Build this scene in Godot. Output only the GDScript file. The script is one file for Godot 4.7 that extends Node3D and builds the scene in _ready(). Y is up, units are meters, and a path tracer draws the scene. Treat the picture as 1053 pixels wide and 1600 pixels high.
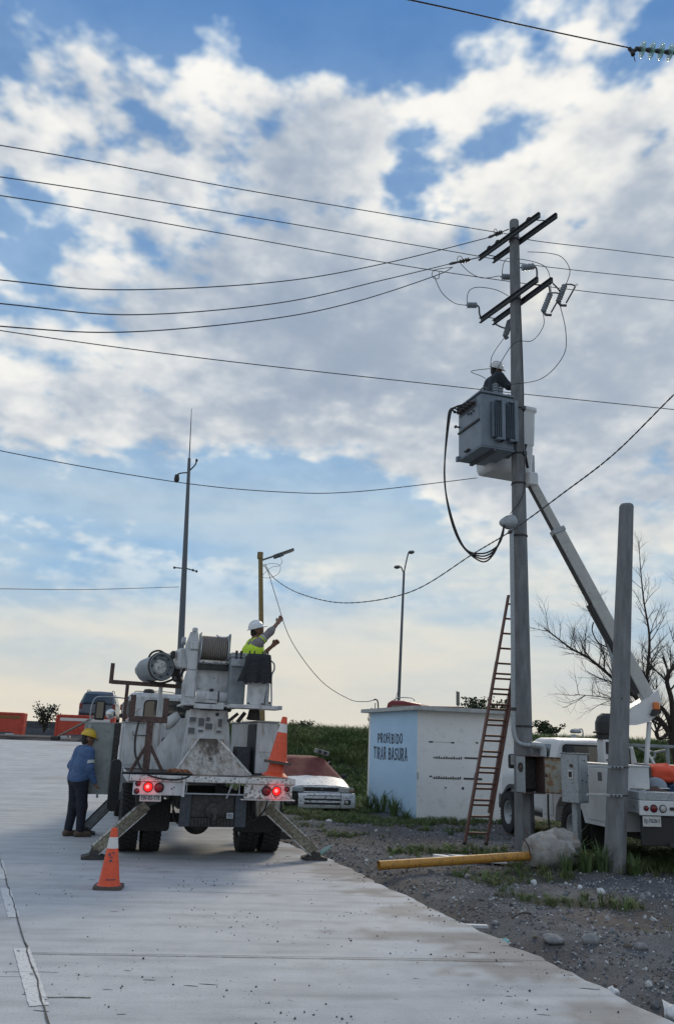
extends Node3D
# A utility crew at work: a digger derrick truck on a new concrete road, a concrete pole with a transformer, a bucket truck, a painted hut.
# Units are metres, y up. The photographer stands at the origin, eyes 1.75 m above the road, looking along -z.

var M := {}
var taken := {}
var rng := RandomNumberGenerator.new()
var nz := FastNoiseLite.new()

# ---------------------------------------------------------------- mesh builder
class MB:
	var v := PackedVector3Array()
	var n := PackedVector3Array()
	var c := PackedColorArray()
	var uv := PackedVector2Array()
	var uv2 := PackedVector2Array()
	var col := Color(1, 1, 1)
	var colored := false
	func put(p: Vector3, q: Vector3) -> void:
		v.append(p); n.append(q)
		if colored: c.append(col)
	# corners run anticlockwise as seen from outside
	func tri(a: Vector3, b: Vector3, d: Vector3) -> void:
		var q := (b - a).cross(d - a)
		if q.length_squared() < 1e-18: return
		q = q.normalized()
		put(a, q); put(d, q); put(b, q)
	func quad(a: Vector3, b: Vector3, d: Vector3, e: Vector3) -> void:
		tri(a, b, d); tri(a, d, e)
	func out_tri(a: Vector3, b: Vector3, d: Vector3, mid: Vector3) -> void:
		if (b - a).cross(d - a).dot((a + b + d) / 3.0 - mid) < 0.0: tri(a, d, b)
		else: tri(a, b, d)
	func out_quad(a: Vector3, b: Vector3, d: Vector3, e: Vector3, mid: Vector3) -> void:
		if (b - a).cross(d - a).dot((a + b + d + e) / 4.0 - mid) < 0.0: quad(a, e, d, b)
		else: quad(a, b, d, e)
	func smooth_tri(a: Vector3, b: Vector3, d: Vector3, na: Vector3, nb: Vector3, nd: Vector3) -> void:
		if (b - a).cross(d - a).dot(na + nb + nd) < 0.0:
			put(a, na); put(b, nb); put(d, nd)
		else:
			put(a, na); put(d, nd); put(b, nb)
	func box(mid: Vector3, size: Vector3, bas := Basis.IDENTITY, bev := 0.0) -> void:
		var h := size / 2.0
		if bev <= 0.0:
			for ax in 3:
				for s in [-1.0, 1.0]:
					var p := []
					for k in [[-1, -1], [1, -1], [1, 1], [-1, 1]]:
						var w := Vector3.ZERO
						w[ax] = s * h[ax]; w[(ax + 1) % 3] = k[0] * h[(ax + 1) % 3]; w[(ax + 2) % 3] = k[1] * h[(ax + 2) % 3]
						p.append(mid + bas * w)
					out_quad(p[0], p[1], p[2], p[3], mid)
			return
		var b: float = min(bev, min(h.x, min(h.y, h.z)) * 0.9)
		var g := func(ax: int, s: Vector3) -> Vector3:
			var w := Vector3(s.x * (h.x - b), s.y * (h.y - b), s.z * (h.z - b))
			w[ax] = s[ax] * h[ax]
			return mid + bas * w
		for ax in 3:
			var e: int = (ax + 1) % 3
			var f: int = (ax + 2) % 3
			for s in [-1.0, 1.0]:
				var p := []
				for k in [[-1, -1], [1, -1], [1, 1], [-1, 1]]:
					var w := Vector3.ZERO
					w[ax] = s; w[e] = k[0]; w[f] = k[1]
					p.append(g.call(ax, w))
				out_quad(p[0], p[1], p[2], p[3], mid)
			for s in [-1.0, 1.0]:
				for t in [-1.0, 1.0]:
					var w0 := Vector3.ZERO
					w0[e] = s; w0[f] = t; w0[ax] = -1.0
					var w1 := w0
					w1[ax] = 1.0
					out_quad(g.call(e, w0), g.call(e, w1), g.call(f, w1), g.call(f, w0), mid)
		for sx in [-1.0, 1.0]:
			for sy in [-1.0, 1.0]:
				for sz in [-1.0, 1.0]:
					var w := Vector3(sx, sy, sz)
					out_tri(g.call(0, w), g.call(1, w), g.call(2, w), mid)
	# a box given by its two corners
	func cube(x0: float, x1: float, y0: float, y1: float, z0: float, z1: float, bev := 0.0) -> void:
		box(Vector3(x0 + x1, y0 + y1, z0 + z1) / 2.0, Vector3(absf(x1 - x0), absf(y1 - y0), absf(z1 - z0)), Basis.IDENTITY, bev)
	# a bar of section w by h from p to q
	func bar(p: Vector3, q: Vector3, w: float, h: float, bev := 0.0, up := Vector3.UP) -> void:
		var d := (q - p).normalized()
		if absf(d.dot(up)) > 0.98: up = Vector3.RIGHT
		var x := up.cross(d).normalized()
		box((p + q) / 2.0, Vector3(w, h, p.distance_to(q)), Basis(x, d.cross(x), d), bev)
	func tube(pts: Array, rad, sides := 8, caps := true) -> void:
		var rings := []
		var last := Vector3.UP
		for i in pts.size():
			var p: Vector3 = pts[i]
			var d: Vector3 = ((pts[mini(i + 1, pts.size() - 1)] as Vector3) - (pts[maxi(i - 1, 0)] as Vector3)).normalized()
			if i == 0 and absf(d.dot(last)) > 0.95: last = Vector3.RIGHT
			var x := (last - d * last.dot(d)).normalized()
			last = x
			var y := d.cross(x)
			var r: float = rad[i] if rad is Array else rad
			var ring := []
			for k in sides:
				var a := TAU * k / sides
				var o := x * cos(a) + y * sin(a)
				ring.append([p + o * r, o])
			rings.append(ring)
		for i in rings.size() - 1:
			for k in sides:
				var k2 := (k + 1) % sides
				var a: Array = rings[i][k]; var b: Array = rings[i][k2]; var d: Array = rings[i + 1][k2]; var e: Array = rings[i + 1][k]
				smooth_tri(a[0], b[0], d[0], a[1], b[1], d[1]); smooth_tri(a[0], d[0], e[0], a[1], d[1], e[1])
		if caps:
			for i in [0, rings.size() - 1]:
				var inner: Vector3 = pts[1] if i == 0 else pts[pts.size() - 2]
				for k in range(1, sides - 1):
					out_tri(rings[i][0][0], rings[i][k][0], rings[i][k + 1][0], inner)
	# profile points are (radius, height along the axis); the y axis of bas is the axis
	func lathe(prof: Array, at: Vector3, bas := Basis.IDENTITY, segs := 16, flat := false) -> void:
		for i in prof.size() - 1:
			var p: Vector2 = prof[i]; var q: Vector2 = prof[i + 1]
			var t := (q - p).normalized()
			var nn := Vector2(t.y, -t.x)
			for k in segs:
				var a := TAU * k / segs; var b := TAU * (k + 1) / segs
				var ca := Vector3(cos(a), 0, sin(a)); var cb := Vector3(cos(b), 0, sin(b))
				if flat:
					var cm := (ca + cb).normalized()
					ca = ca; cb = cb
					var nf := bas * (cm * nn.x + Vector3.UP * nn.y)
					_lq(at + bas * (ca * p.x + Vector3.UP * p.y), at + bas * (cb * p.x + Vector3.UP * p.y), at + bas * (cb * q.x + Vector3.UP * q.y), at + bas * (ca * q.x + Vector3.UP * q.y), nf, nf)
				else:
					_lq(at + bas * (ca * p.x + Vector3.UP * p.y), at + bas * (cb * p.x + Vector3.UP * p.y), at + bas * (cb * q.x + Vector3.UP * q.y), at + bas * (ca * q.x + Vector3.UP * q.y), bas * (ca * nn.x + Vector3.UP * nn.y), bas * (cb * nn.x + Vector3.UP * nn.y))
	func _lq(a: Vector3, b: Vector3, d: Vector3, e: Vector3, na: Vector3, nb: Vector3) -> void:
		if a.distance_squared_to(b) > 1e-12: smooth_tri(a, b, d, na, nb, nb)
		if d.distance_squared_to(e) > 1e-12: smooth_tri(a, d, e, na, nb, na)
	# a flat outline in the xy plane of xf, extruded along its z by depth
	func prism(poly: Array, depth: float, xf := Transform3D.IDENTITY) -> void:
		var p := PackedVector2Array(poly)
		if Geometry2D.is_polygon_clockwise(p): p.reverse()
		var idx := Geometry2D.triangulate_polygon(p)
		var mid := xf * Vector3(p[0].x, p[0].y, depth / 2.0)
		for i in range(0, idx.size(), 3):
			var a := p[idx[i]]; var b := p[idx[i + 1]]; var d := p[idx[i + 2]]
			var f := xf.basis.z
			_face(xf * Vector3(a.x, a.y, depth), xf * Vector3(b.x, b.y, depth), xf * Vector3(d.x, d.y, depth), f)
			_face(xf * Vector3(a.x, a.y, 0), xf * Vector3(b.x, b.y, 0), xf * Vector3(d.x, d.y, 0), -f)
		for i in p.size():
			var a := p[i]; var b := p[(i + 1) % p.size()]
			var o := xf.basis * Vector3(b.y - a.y, a.x - b.x, 0)
			var q := [xf * Vector3(a.x, a.y, 0), xf * Vector3(b.x, b.y, 0), xf * Vector3(b.x, b.y, depth), xf * Vector3(a.x, a.y, depth)]
			_face(q[0], q[1], q[2], o); _face(q[0], q[2], q[3], o)
	func _face(a: Vector3, b: Vector3, d: Vector3, o: Vector3) -> void:
		if (b - a).cross(d - a).dot(o) < 0.0: tri(a, d, b)
		else: tri(a, b, d)
	# rows of points, drawn as one smooth skin; outward is away from mid
	func skin(rows: Array, mid: Vector3, wrap := false) -> void:
		var m: int = rows.size()
		var w: int = rows[0].size()
		var ns := []
		for i in m:
			var r := []
			for k in w:
				var l: int = (k - 1 + w) % w if wrap else maxi(k - 1, 0)
				var g: int = (k + 1) % w if wrap else mini(k + 1, w - 1)
				var dx: Vector3 = rows[i][g] - rows[i][l]
				var dy: Vector3 = rows[mini(i + 1, m - 1)][k] - rows[maxi(i - 1, 0)][k]
				var q := dx.cross(dy).normalized()
				if q.dot(rows[i][k] - mid) < 0.0: q = -q
				r.append(q)
			ns.append(r)
		for i in m - 1:
			for k in (w if wrap else w - 1):
				var g: int = (k + 1) % w
				smooth_tri(rows[i][k], rows[i][g], rows[i + 1][g], ns[i][k], ns[i][g], ns[i + 1][g])
				smooth_tri(rows[i][k], rows[i + 1][g], rows[i + 1][k], ns[i][k], ns[i + 1][g], ns[i + 1][k])
	func cap(ring: Array, mid: Vector3) -> void:
		var o := Vector3.ZERO
		for p in ring: o += p
		o /= ring.size()
		for k in ring.size(): out_tri(o, ring[k], ring[(k + 1) % ring.size()], mid)
	func mesh() -> ArrayMesh:
		var a := []
		a.resize(Mesh.ARRAY_MAX)
		a[Mesh.ARRAY_VERTEX] = v; a[Mesh.ARRAY_NORMAL] = n
		if colored: a[Mesh.ARRAY_COLOR] = c
		if uv.size() == v.size(): a[Mesh.ARRAY_TEX_UV] = uv
		if uv2.size() == v.size(): a[Mesh.ARRAY_TEX_UV2] = uv2
		var m := ArrayMesh.new()
		m.add_surface_from_arrays(Mesh.PRIMITIVE_TRIANGLES, a)
		return m

# ---------------------------------------------------------------- naming and tagging
func free_name(parent: Node, called: String) -> String:
	var key := str(parent.get_instance_id()) + called
	var k: int = taken.get(key, 0)
	taken[key] = k + 1
	return called if k == 0 else "%s_%03d" % [called, k]

func part(mb, called: String, m: Material, parent: Node = self, label := "") -> MeshInstance3D:
	var o := MeshInstance3D.new()
	o.mesh = mb.mesh() if mb is MB else mb
	o.material_override = m
	o.name = free_name(parent, called)
	parent.add_child(o, true)
	if label: o.set_meta("label", label)
	return o

func holder(called: String, parent: Node, at := Vector3.ZERO) -> Node3D:
	var o := Node3D.new()
	o.name = free_name(parent, called)
	parent.add_child(o, true)
	o.position = at
	return o

func tag(o: Node, label: String, category: String, group := "") -> Node:
	o.set_meta("label", label); o.set_meta("category", category)
	if group: o.set_meta("group", group)
	return o

func thing(called: String, label: String, category: String, at := Vector3.ZERO, turn := 0.0, group := "") -> Node3D:
	var o := holder(called, self, at)
	o.rotation.y = deg_to_rad(turn)
	tag(o, label, category, group)
	return o

func structure(o: Node) -> Node:
	o.set_meta("kind", "structure"); return o

func stuff(o: Node) -> Node:
	o.set_meta("kind", "stuff"); return o

func smooth_path(pts: Array, per := 8) -> Array:
	var out := []
	for i in pts.size() - 1:
		var a: Vector3 = pts[maxi(i - 1, 0)]; var b: Vector3 = pts[i]; var c: Vector3 = pts[i + 1]; var d: Vector3 = pts[mini(i + 2, pts.size() - 1)]
		for k in per:
			var t := float(k) / per
			out.append(0.5 * ((2.0 * b) + (c - a) * t + (2.0 * a - 5.0 * b + 4.0 * c - d) * t * t + (3.0 * b - a - 3.0 * c + d) * t * t * t))
	out.append(pts[-1])
	return out

func V(a: Array) -> Vector3: return Vector3(a[0], a[1], a[2])
func VV(a: Array) -> Array: return a.map(func(p): return Vector3(p[0], p[1], p[2]))
func axis(d: Vector3) -> Basis:
	# a basis whose y points along d
	d = d.normalized()
	var u := Vector3.UP if absf(d.y) < 0.95 else Vector3.RIGHT
	var x := u.cross(d).normalized()
	return Basis(x, d, x.cross(d))

# ---------------------------------------------------------------- materials
func lin(r: float, g: float, b: float) -> Color: return Color(r, g, b).linear_to_srgb()

# layers: [seed, frequency, octaves, [[level, colour, alpha] ...]], laid one over the other; colours are linear
func tex(size: int, layers: Array) -> ImageTexture:
	var px := PackedFloat32Array()
	px.resize(size * size * 3)
	for l in layers:
		var f := FastNoiseLite.new()
		f.seed = l[0]; f.frequency = l[1]; f.fractal_octaves = l[2]
		f.noise_type = FastNoiseLite.TYPE_SIMPLEX_SMOOTH
		if l.size() > 4: f.noise_type = l[4]
		var im := f.get_seamless_image(size, size)
		im.convert(Image.FORMAT_L8)
		var d := im.get_data()
		var lut := []
		for i in 256:
			var t := i / 255.0
			var s: Array = l[3]
			var k := 0
			while k < s.size() - 2 and t > s[k + 1][0]: k += 1
			var q: float = clampf((t - s[k][0]) / maxf(s[k + 1][0] - s[k][0], 1e-4), 0.0, 1.0)
			var ca: Color = s[k][1]; var cb: Color = s[k + 1][1]
			var cc := ca.lerp(cb, q)
			lut.append([cc.r, cc.g, cc.b, lerpf(s[k][2], s[k + 1][2], q)])
		for i in size * size:
			var e: Array = lut[d[i]]
			var a: float = e[3]
			if a <= 0.0: continue
			var j := i * 3
			px[j] += (e[0] - px[j]) * a; px[j + 1] += (e[1] - px[j + 1]) * a; px[j + 2] += (e[2] - px[j + 2]) * a
	var by := PackedByteArray()
	by.resize(size * size * 3)
	var gam := PackedByteArray()
	gam.resize(1025)
	for i in 1025:
		var t := i / 1024.0
		gam[i] = int(round(255.0 * (12.92 * t if t <= 0.0031308 else 1.055 * pow(t, 1.0 / 2.4) - 0.055)))
	for i in px.size(): by[i] = gam[int(clampf(px[i], 0.0, 1.0) * 1024.0)]
	return ImageTexture.create_from_image(Image.create_from_data(size, size, false, Image.FORMAT_RGB8, by))

func height_tex(size: int, sd: int, freq: float, oct: int) -> ImageTexture:
	var f := FastNoiseLite.new()
	f.seed = sd; f.frequency = freq; f.fractal_octaves = oct
	f.noise_type = FastNoiseLite.TYPE_SIMPLEX_SMOOTH
	return ImageTexture.create_from_image(f.get_seamless_image(size, size))

func plain(key: String, col: Color, rough := 0.7, metal := 0.0) -> StandardMaterial3D:
	var m := StandardMaterial3D.new()
	m.albedo_color = col; m.roughness = rough; m.metallic = metal
	M[key] = m
	return m

func textured(key: String, t: Texture2D, scale: float, rough := 0.75, metal := 0.0, bump: Texture2D = null, bump_cm := 0.2) -> StandardMaterial3D:
	var m := plain(key, Color.WHITE, rough, metal)
	m.albedo_texture = t
	m.uv1_triplanar = true
	m.uv1_scale = Vector3.ONE * scale
	if bump:
		m.heightmap_enabled = true; m.heightmap_texture = bump; m.heightmap_scale = bump_cm
	return m

func C(r: float, g: float, b: float) -> Color: return Color(r, g, b)

func make_materials() -> void:
	var hb := height_tex(256, 11, 0.09, 4)
	var hf := height_tex(256, 12, 0.25, 3)
	var soft := height_tex(256, 14, 0.02, 3)
	# worn white truck paint: grime film, rust specks, scratches
	textured("white_paint", tex(256, [
		[1, 0.012, 4, [[0.0, C(0.40, 0.42, 0.44), 1.0], [0.5, C(0.52, 0.535, 0.55), 1.0], [1.0, C(0.60, 0.605, 0.61), 1.0]]],
		[2, 0.02, 5, [[0.0, C(0.26, 0.25, 0.23), 0.0], [0.52, C(0.30, 0.29, 0.27), 0.0], [0.85, C(0.26, 0.24, 0.21), 0.6], [1.0, C(0.14, 0.11, 0.09), 0.85]]],
		[3, 0.16, 3, [[0.0, C(0.10, 0.07, 0.05), 0.0], [0.84, C(0.14, 0.11, 0.09), 0.0], [0.90, C(0.12, 0.09, 0.07), 0.7], [1.0, C(0.10, 0.07, 0.05), 0.8]]]]), 0.9, 0.45)
	textured("chipped_white", tex(256, [
		[4, 0.02, 4, [[0.0, C(0.42, 0.42, 0.41), 1.0], [1.0, C(0.68, 0.68, 0.66), 1.0]]],
		[5, 0.045, 5, [[0.0, C(0.1, 0.1, 0.1), 0.0], [0.60, C(0.13, 0.11, 0.09), 0.0], [0.68, C(0.12, 0.09, 0.07), 0.8], [1.0, C(0.07, 0.05, 0.04), 1.0]]]]), 1.3, 0.6)
	textured("stained_white", tex(256, [
		[6, 0.014, 4, [[0.0, C(0.30, 0.28, 0.25), 1.0], [0.5, C(0.46, 0.45, 0.42), 1.0], [1.0, C(0.56, 0.55, 0.52), 1.0]]],
		[7, 0.02, 5, [[0.0, C(0.12, 0.09, 0.07), 0.85], [0.33, C(0.16, 0.11, 0.07), 0.7], [0.5, C(0.25, 0.19, 0.13), 0.25], [0.7, C(0.25, 0.19, 0.13), 0.0], [1.0, C(0.2, 0.15, 0.1), 0.1]]],
		[8, 0.09, 3, [[0.0, C(0.06, 0.04, 0.03), 0.0], [0.74, C(0.06, 0.04, 0.03), 0.0], [0.82, C(0.05, 0.035, 0.03), 0.9], [1.0, C(0.05, 0.035, 0.03), 0.9]]]]), 0.9, 0.7)
	textured("clean_white", tex(256, [
		[9, 0.01, 4, [[0.0, C(0.55, 0.565, 0.58), 1.0], [1.0, C(0.66, 0.665, 0.67), 1.0]]],
		[10, 0.06, 4, [[0.0, C(0.3, 0.28, 0.25), 0.0], [0.7, C(0.3, 0.28, 0.25), 0.0], [1.0, C(0.26, 0.23, 0.2), 0.5]]]]), 0.6, 0.35)
	textured("grey_paint", tex(256, [
		[20, 0.015, 4, [[0.0, C(0.17, 0.19, 0.21), 1.0], [1.0, C(0.28, 0.31, 0.33), 1.0]]],
		[21, 0.07, 4, [[0.0, C(0.1, 0.08, 0.06), 0.0], [0.68, C(0.1, 0.08, 0.06), 0.0], [1.0, C(0.09, 0.06, 0.04), 0.8]]]]), 1.0, 0.5)
	textured("door_grey", tex(256, [
		[22, 0.012, 5, [[0.0, C(0.20, 0.23, 0.22), 1.0], [1.0, C(0.32, 0.35, 0.34), 1.0]]],
		[23, 0.05, 4, [[0.0, C(0.1, 0.1, 0.09), 0.0], [0.66, C(0.12, 0.11, 0.1), 0.0], [1.0, C(0.1, 0.09, 0.08), 0.7]]]]), 0.9, 0.5)
	textured("dark_metal", tex(256, [
		[24, 0.03, 4, [[0.0, C(0.018, 0.018, 0.02), 1.0], [1.0, C(0.06, 0.058, 0.056), 1.0]]],
		[25, 0.05, 4, [[0.0, C(0.1, 0.07, 0.05), 0.0], [0.6, C(0.1, 0.07, 0.05), 0.0], [1.0, C(0.11, 0.08, 0.06), 0.7]]]]), 1.5, 0.75)
	textured("navy_metal", tex(256, [[26, 0.03, 4, [[0.0, C(0.02, 0.026, 0.036), 1.0], [1.0, C(0.05, 0.06, 0.075), 1.0]]]]), 1.5, 0.6)
	textured("rust", tex(256, [
		[27, 0.03, 5, [[0.0, C(0.05, 0.032, 0.03), 1.0], [0.5, C(0.09, 0.055, 0.048), 1.0], [1.0, C(0.14, 0.09, 0.075), 1.0]]]]), 2.0, 0.85, 0.0, hb, 0.15)
	textured("muddy_steel", tex(256, [
		[28, 0.03, 5, [[0.0, C(0.10, 0.09, 0.07), 1.0], [0.45, C(0.20, 0.18, 0.13), 1.0], [1.0, C(0.34, 0.32, 0.26), 1.0]]],
		[29, 0.08, 4, [[0.0, C(0.04, 0.03, 0.025), 0.9], [0.35, C(0.04, 0.03, 0.025), 0.0], [1.0, C(0.04, 0.03, 0.025), 0.0]]]]), 1.8, 0.85)
	textured("galvanised", tex(256, [
		[30, 0.05, 4, [[0.0, C(0.26, 0.29, 0.31), 1.0], [1.0, C(0.42, 0.45, 0.47), 1.0]]],
		[31, 0.02, 4, [[0.0, C(0.15, 0.15, 0.15), 0.0], [0.6, C(0.15, 0.15, 0.15), 0.0], [1.0, C(0.14, 0.13, 0.12), 0.6]]]]), 1.6, 0.5, 0.35)
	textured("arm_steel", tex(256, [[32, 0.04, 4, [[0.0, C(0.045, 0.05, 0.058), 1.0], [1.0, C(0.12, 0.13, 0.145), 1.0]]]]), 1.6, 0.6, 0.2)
	textured("transformer_grey", tex(256, [
		[33, 0.012, 4, [[0.0, C(0.13, 0.165, 0.205), 1.0], [1.0, C(0.18, 0.22, 0.265), 1.0]]],
		[34, 0.06, 4, [[0.0, C(0.1, 0.1, 0.1), 0.0], [0.72, C(0.1, 0.1, 0.1), 0.0], [1.0, C(0.09, 0.08, 0.07), 0.7]]]]), 0.9, 0.45)
	# spun concrete of the poles
	textured("pole_concrete", tex(256, [
		[35, 0.015, 5, [[0.0, C(0.125, 0.132, 0.142), 1.0], [0.5, C(0.18, 0.187, 0.196), 1.0], [1.0, C(0.245, 0.25, 0.257), 1.0]]],
		[36, 0.12, 3, [[0.0, C(0.1, 0.1, 0.1), 0.0], [0.75, C(0.1, 0.1, 0.1), 0.0], [0.85, C(0.09, 0.085, 0.08), 0.7], [1.0, C(0.08, 0.08, 0.08), 0.8]]],
		[37, 0.03, 4, [[0.0, C(0.14, 0.13, 0.12), 0.6], [0.35, C(0.14, 0.13, 0.12), 0.0], [1.0, C(0.14, 0.13, 0.12), 0.0]]]]), 0.9, 0.9, 0.0, hf, 0.15)
	textured("rough_concrete", tex(256, [
		[38, 0.02, 5, [[0.0, C(0.17, 0.165, 0.16), 1.0], [1.0, C(0.40, 0.39, 0.37), 1.0]]],
		[39, 0.016, 3, [[0.0, C(0.3, 0.17, 0.07), 0.0], [0.62, C(0.34, 0.20, 0.09), 0.0], [0.85, C(0.30, 0.19, 0.10), 0.4], [1.0, C(0.28, 0.17, 0.08), 0.5]]]]), 1.2, 0.95, 0.0, hb, 0.8)
	textured("wall_paint", tex(256, [
		[40, 0.008, 4, [[0.0, C(0.76, 0.765, 0.77), 1.0], [1.0, C(0.83, 0.83, 0.82), 1.0]]],
		[41, 0.022, 5, [[0.0, C(0.6, 0.59, 0.57), 0.25], [0.3, C(0.6, 0.59, 0.57), 0.0], [0.68, C(0.55, 0.53, 0.5), 0.0], [1.0, C(0.45, 0.43, 0.40), 0.5]]],
		[42, 0.12, 3, [[0.0, C(0.3, 0.28, 0.26), 0.0], [0.82, C(0.3, 0.28, 0.26), 0.0], [0.9, C(0.28, 0.26, 0.24), 0.6], [1.0, C(0.28, 0.26, 0.24), 0.6]]]]), 0.4, 0.85, 0.0, hf, 0.35)
	textured("skylit_wall_paint", tex(256, [  # white wall paint with this side's blue skylight put into the colour
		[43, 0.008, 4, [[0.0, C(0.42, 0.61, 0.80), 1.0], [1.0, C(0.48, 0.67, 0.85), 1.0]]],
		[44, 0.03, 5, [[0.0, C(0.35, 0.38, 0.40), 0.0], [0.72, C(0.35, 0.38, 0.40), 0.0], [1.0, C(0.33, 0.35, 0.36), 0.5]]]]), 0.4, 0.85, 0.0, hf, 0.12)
	textured("roof_concrete", tex(256, [[45, 0.02, 5, [[0.0, C(0.30, 0.32, 0.32), 1.0], [1.0, C(0.48, 0.50, 0.49), 1.0]]]]), 0.8, 0.9, 0.0, hf, 0.2)
	M.white_paint.uv1_scale = Vector3(1.3, 0.55, 1.3)
	M.stained_white.uv1_scale = Vector3(1.2, 0.6, 1.2)
	M.pole_concrete.uv1_scale = Vector3(1.6, 0.32, 1.6)
	M["stained_vertex"] = M.stained_white.duplicate()
	M.stained_vertex.vertex_color_use_as_albedo = true
	textured("boom_cream", tex(256, [[88, 0.012, 4, [[0.0, C(0.40, 0.40, 0.38), 1.0], [1.0, C(0.50, 0.50, 0.475), 1.0]]], [89, 0.05, 4, [[0.0, C(0.2, 0.19, 0.17), 0.0], [0.66, C(0.2, 0.19, 0.17), 0.0], [1.0, C(0.15, 0.13, 0.11), 0.7]]]]), 0.9, 0.5)
	plain("mast_grey", lin(0.10, 0.115, 0.135), 0.5, 0.2)
	plain("letter_paint", lin(0.06, 0.075, 0.11), 0.8)
	textured("orange_plastic", tex(256, [
		[46, 0.02, 4, [[0.0, C(0.62, 0.07, 0.025), 1.0], [1.0, C(0.80, 0.105, 0.035), 1.0]]],
		[47, 0.06, 4, [[0.0, C(0.15, 0.07, 0.05), 0.0], [0.68, C(0.15, 0.07, 0.05), 0.0], [0.9, C(0.10, 0.05, 0.04), 0.8], [1.0, C(0.08, 0.05, 0.04), 0.9]]]]), 2.2, 0.5)
	textured("reflective_band", tex(256, [
		[48, 0.03, 4, [[0.0, C(0.55, 0.54, 0.52), 1.0], [1.0, C(0.74, 0.72, 0.70), 1.0]]],
		[49, 0.06, 4, [[0.0, C(0.3, 0.2, 0.15), 0.0], [0.66, C(0.3, 0.2, 0.15), 0.0], [0.8, C(0.25, 0.16, 0.12), 0.7], [1.0, C(0.2, 0.14, 0.1), 0.8]]]]), 4.0, 0.5)
	textured("rubber", tex(256, [[50, 0.05, 4, [[0.0, C(0.014, 0.014, 0.015), 1.0], [0.6, C(0.025, 0.025, 0.026), 1.0], [1.0, C(0.065, 0.06, 0.055), 1.0]]]]), 2.0, 0.85)
	textured("cone_rubber", tex(256, [[51, 0.05, 4, [[0.0, C(0.05, 0.042, 0.036), 1.0], [1.0, C(0.14, 0.11, 0.095), 1.0]]]]), 3.0, 0.85)
	plain("black_plastic", lin(0.018, 0.018, 0.02), 0.5)
	plain("cable_black", lin(0.014, 0.014, 0.016), 0.6)
	plain("wire_grey", lin(0.06, 0.062, 0.068), 0.55, 0.3)
	plain("wire_pale", lin(0.24, 0.25, 0.26), 0.5, 0.2)
	plain("porcelain_grey", lin(0.22, 0.25, 0.28), 0.25)
	plain("porcelain_dark", lin(0.05, 0.04, 0.038), 0.3)
	plain("chrome", lin(0.55, 0.56, 0.58), 0.2, 1.0)
	var g := plain("glass_dark", lin(0.02, 0.025, 0.03), 0.05)
	g.metallic_specular = 0.8
	var gp := plain("glass_pane", Color(0.55, 0.62, 0.66, 0.25), 0.03)
	gp.transparency = BaseMaterial3D.TRANSPARENCY_ALPHA
	var gi := plain("insulator_glass", Color(lin(0.30, 0.55, 0.50), 0.45), 0.05)
	gi.transparency = BaseMaterial3D.TRANSPARENCY_ALPHA
	plain("red_lens", lin(0.16, 0.012, 0.018), 0.15)
	var rl := plain("red_lamp_lit", lin(0.6, 0.03, 0.03), 0.2)
	rl.emission_enabled = true; rl.emission = Color(1.0, 0.10, 0.09); rl.emission_energy_multiplier = 0.75
	var rc := plain("red_lamp_core", lin(0.9, 0.3, 0.3), 0.2)
	rc.emission_enabled = true; rc.emission = Color(1.0, 0.45, 0.42); rc.emission_energy_multiplier = 1.5
	plain("white_lens", lin(0.42, 0.42, 0.40), 0.15)
	plain("amber_lens", lin(0.62, 0.16, 0.03), 0.2)
	textured("plate_white", tex(128, [[52, 0.04, 4, [[0.0, C(0.46, 0.46, 0.44), 1.0], [1.0, C(0.60, 0.60, 0.58), 1.0]]]]), 3.0, 0.5)
	textured("decal_dark", tex(128, [[53, 0.18, 2, [[0.0, C(0.05, 0.055, 0.06), 1.0], [0.55, C(0.09, 0.095, 0.105), 1.0], [1.0, C(0.30, 0.31, 0.32), 1.0]]]]), 6.0, 0.5)
	textured("rope", tex(128, [[54, 0.06, 4, [[0.0, C(0.14, 0.12, 0.11), 1.0], [1.0, C(0.30, 0.265, 0.24), 1.0]]]]), 4.0, 0.9)
	textured("yellow_paint", tex(256, [
		[55, 0.02, 4, [[0.0, C(0.40, 0.19, 0.03), 1.0], [1.0, C(0.56, 0.28, 0.045), 1.0]]],
		[56, 0.04, 5, [[0.0, C(0.20, 0.10, 0.04), 0.5], [0.35, C(0.2, 0.1, 0.04), 0.0], [0.55, C(0.16, 0.08, 0.03), 0.0], [0.75, C(0.13, 0.065, 0.03), 0.7], [1.0, C(0.09, 0.05, 0.03), 0.9]]]]), 1.5, 0.55)
	textured("rusty_yellow", tex(256, [[57, 0.03, 5, [[0.0, C(0.09, 0.045, 0.02), 1.0], [0.5, C(0.22, 0.11, 0.04), 1.0], [1.0, C(0.36, 0.18, 0.06), 1.0]]]]), 2.5, 0.8, 0.0, hb, 0.15)
	textured("olive_pole", tex(256, [[58, 0.03, 4, [[0.0, C(0.14, 0.095, 0.03), 1.0], [1.0, C(0.28, 0.20, 0.07), 1.0]]]]), 1.5, 0.6)
	textured("rusty_door", tex(256, [
		[59, 0.012, 4, [[0.0, C(0.24, 0.24, 0.20), 1.0], [1.0, C(0.38, 0.375, 0.32), 1.0]]],
		[60, 0.014, 5, [[0.0, C(0.22, 0.09, 0.03), 0.9], [0.28, C(0.24, 0.11, 0.035), 0.75], [0.48, C(0.32, 0.19, 0.08), 0.1], [1.0, C(0.3, 0.2, 0.1), 0.0]]]]), 1.7, 0.7)
	textured("ladder_fibre", tex(256, [[61, 0.04, 4, [[0.0, C(0.095, 0.044, 0.034), 1.0], [1.0, C(0.17, 0.085, 0.065), 1.0]]]]), 2.0, 0.6)
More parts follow.
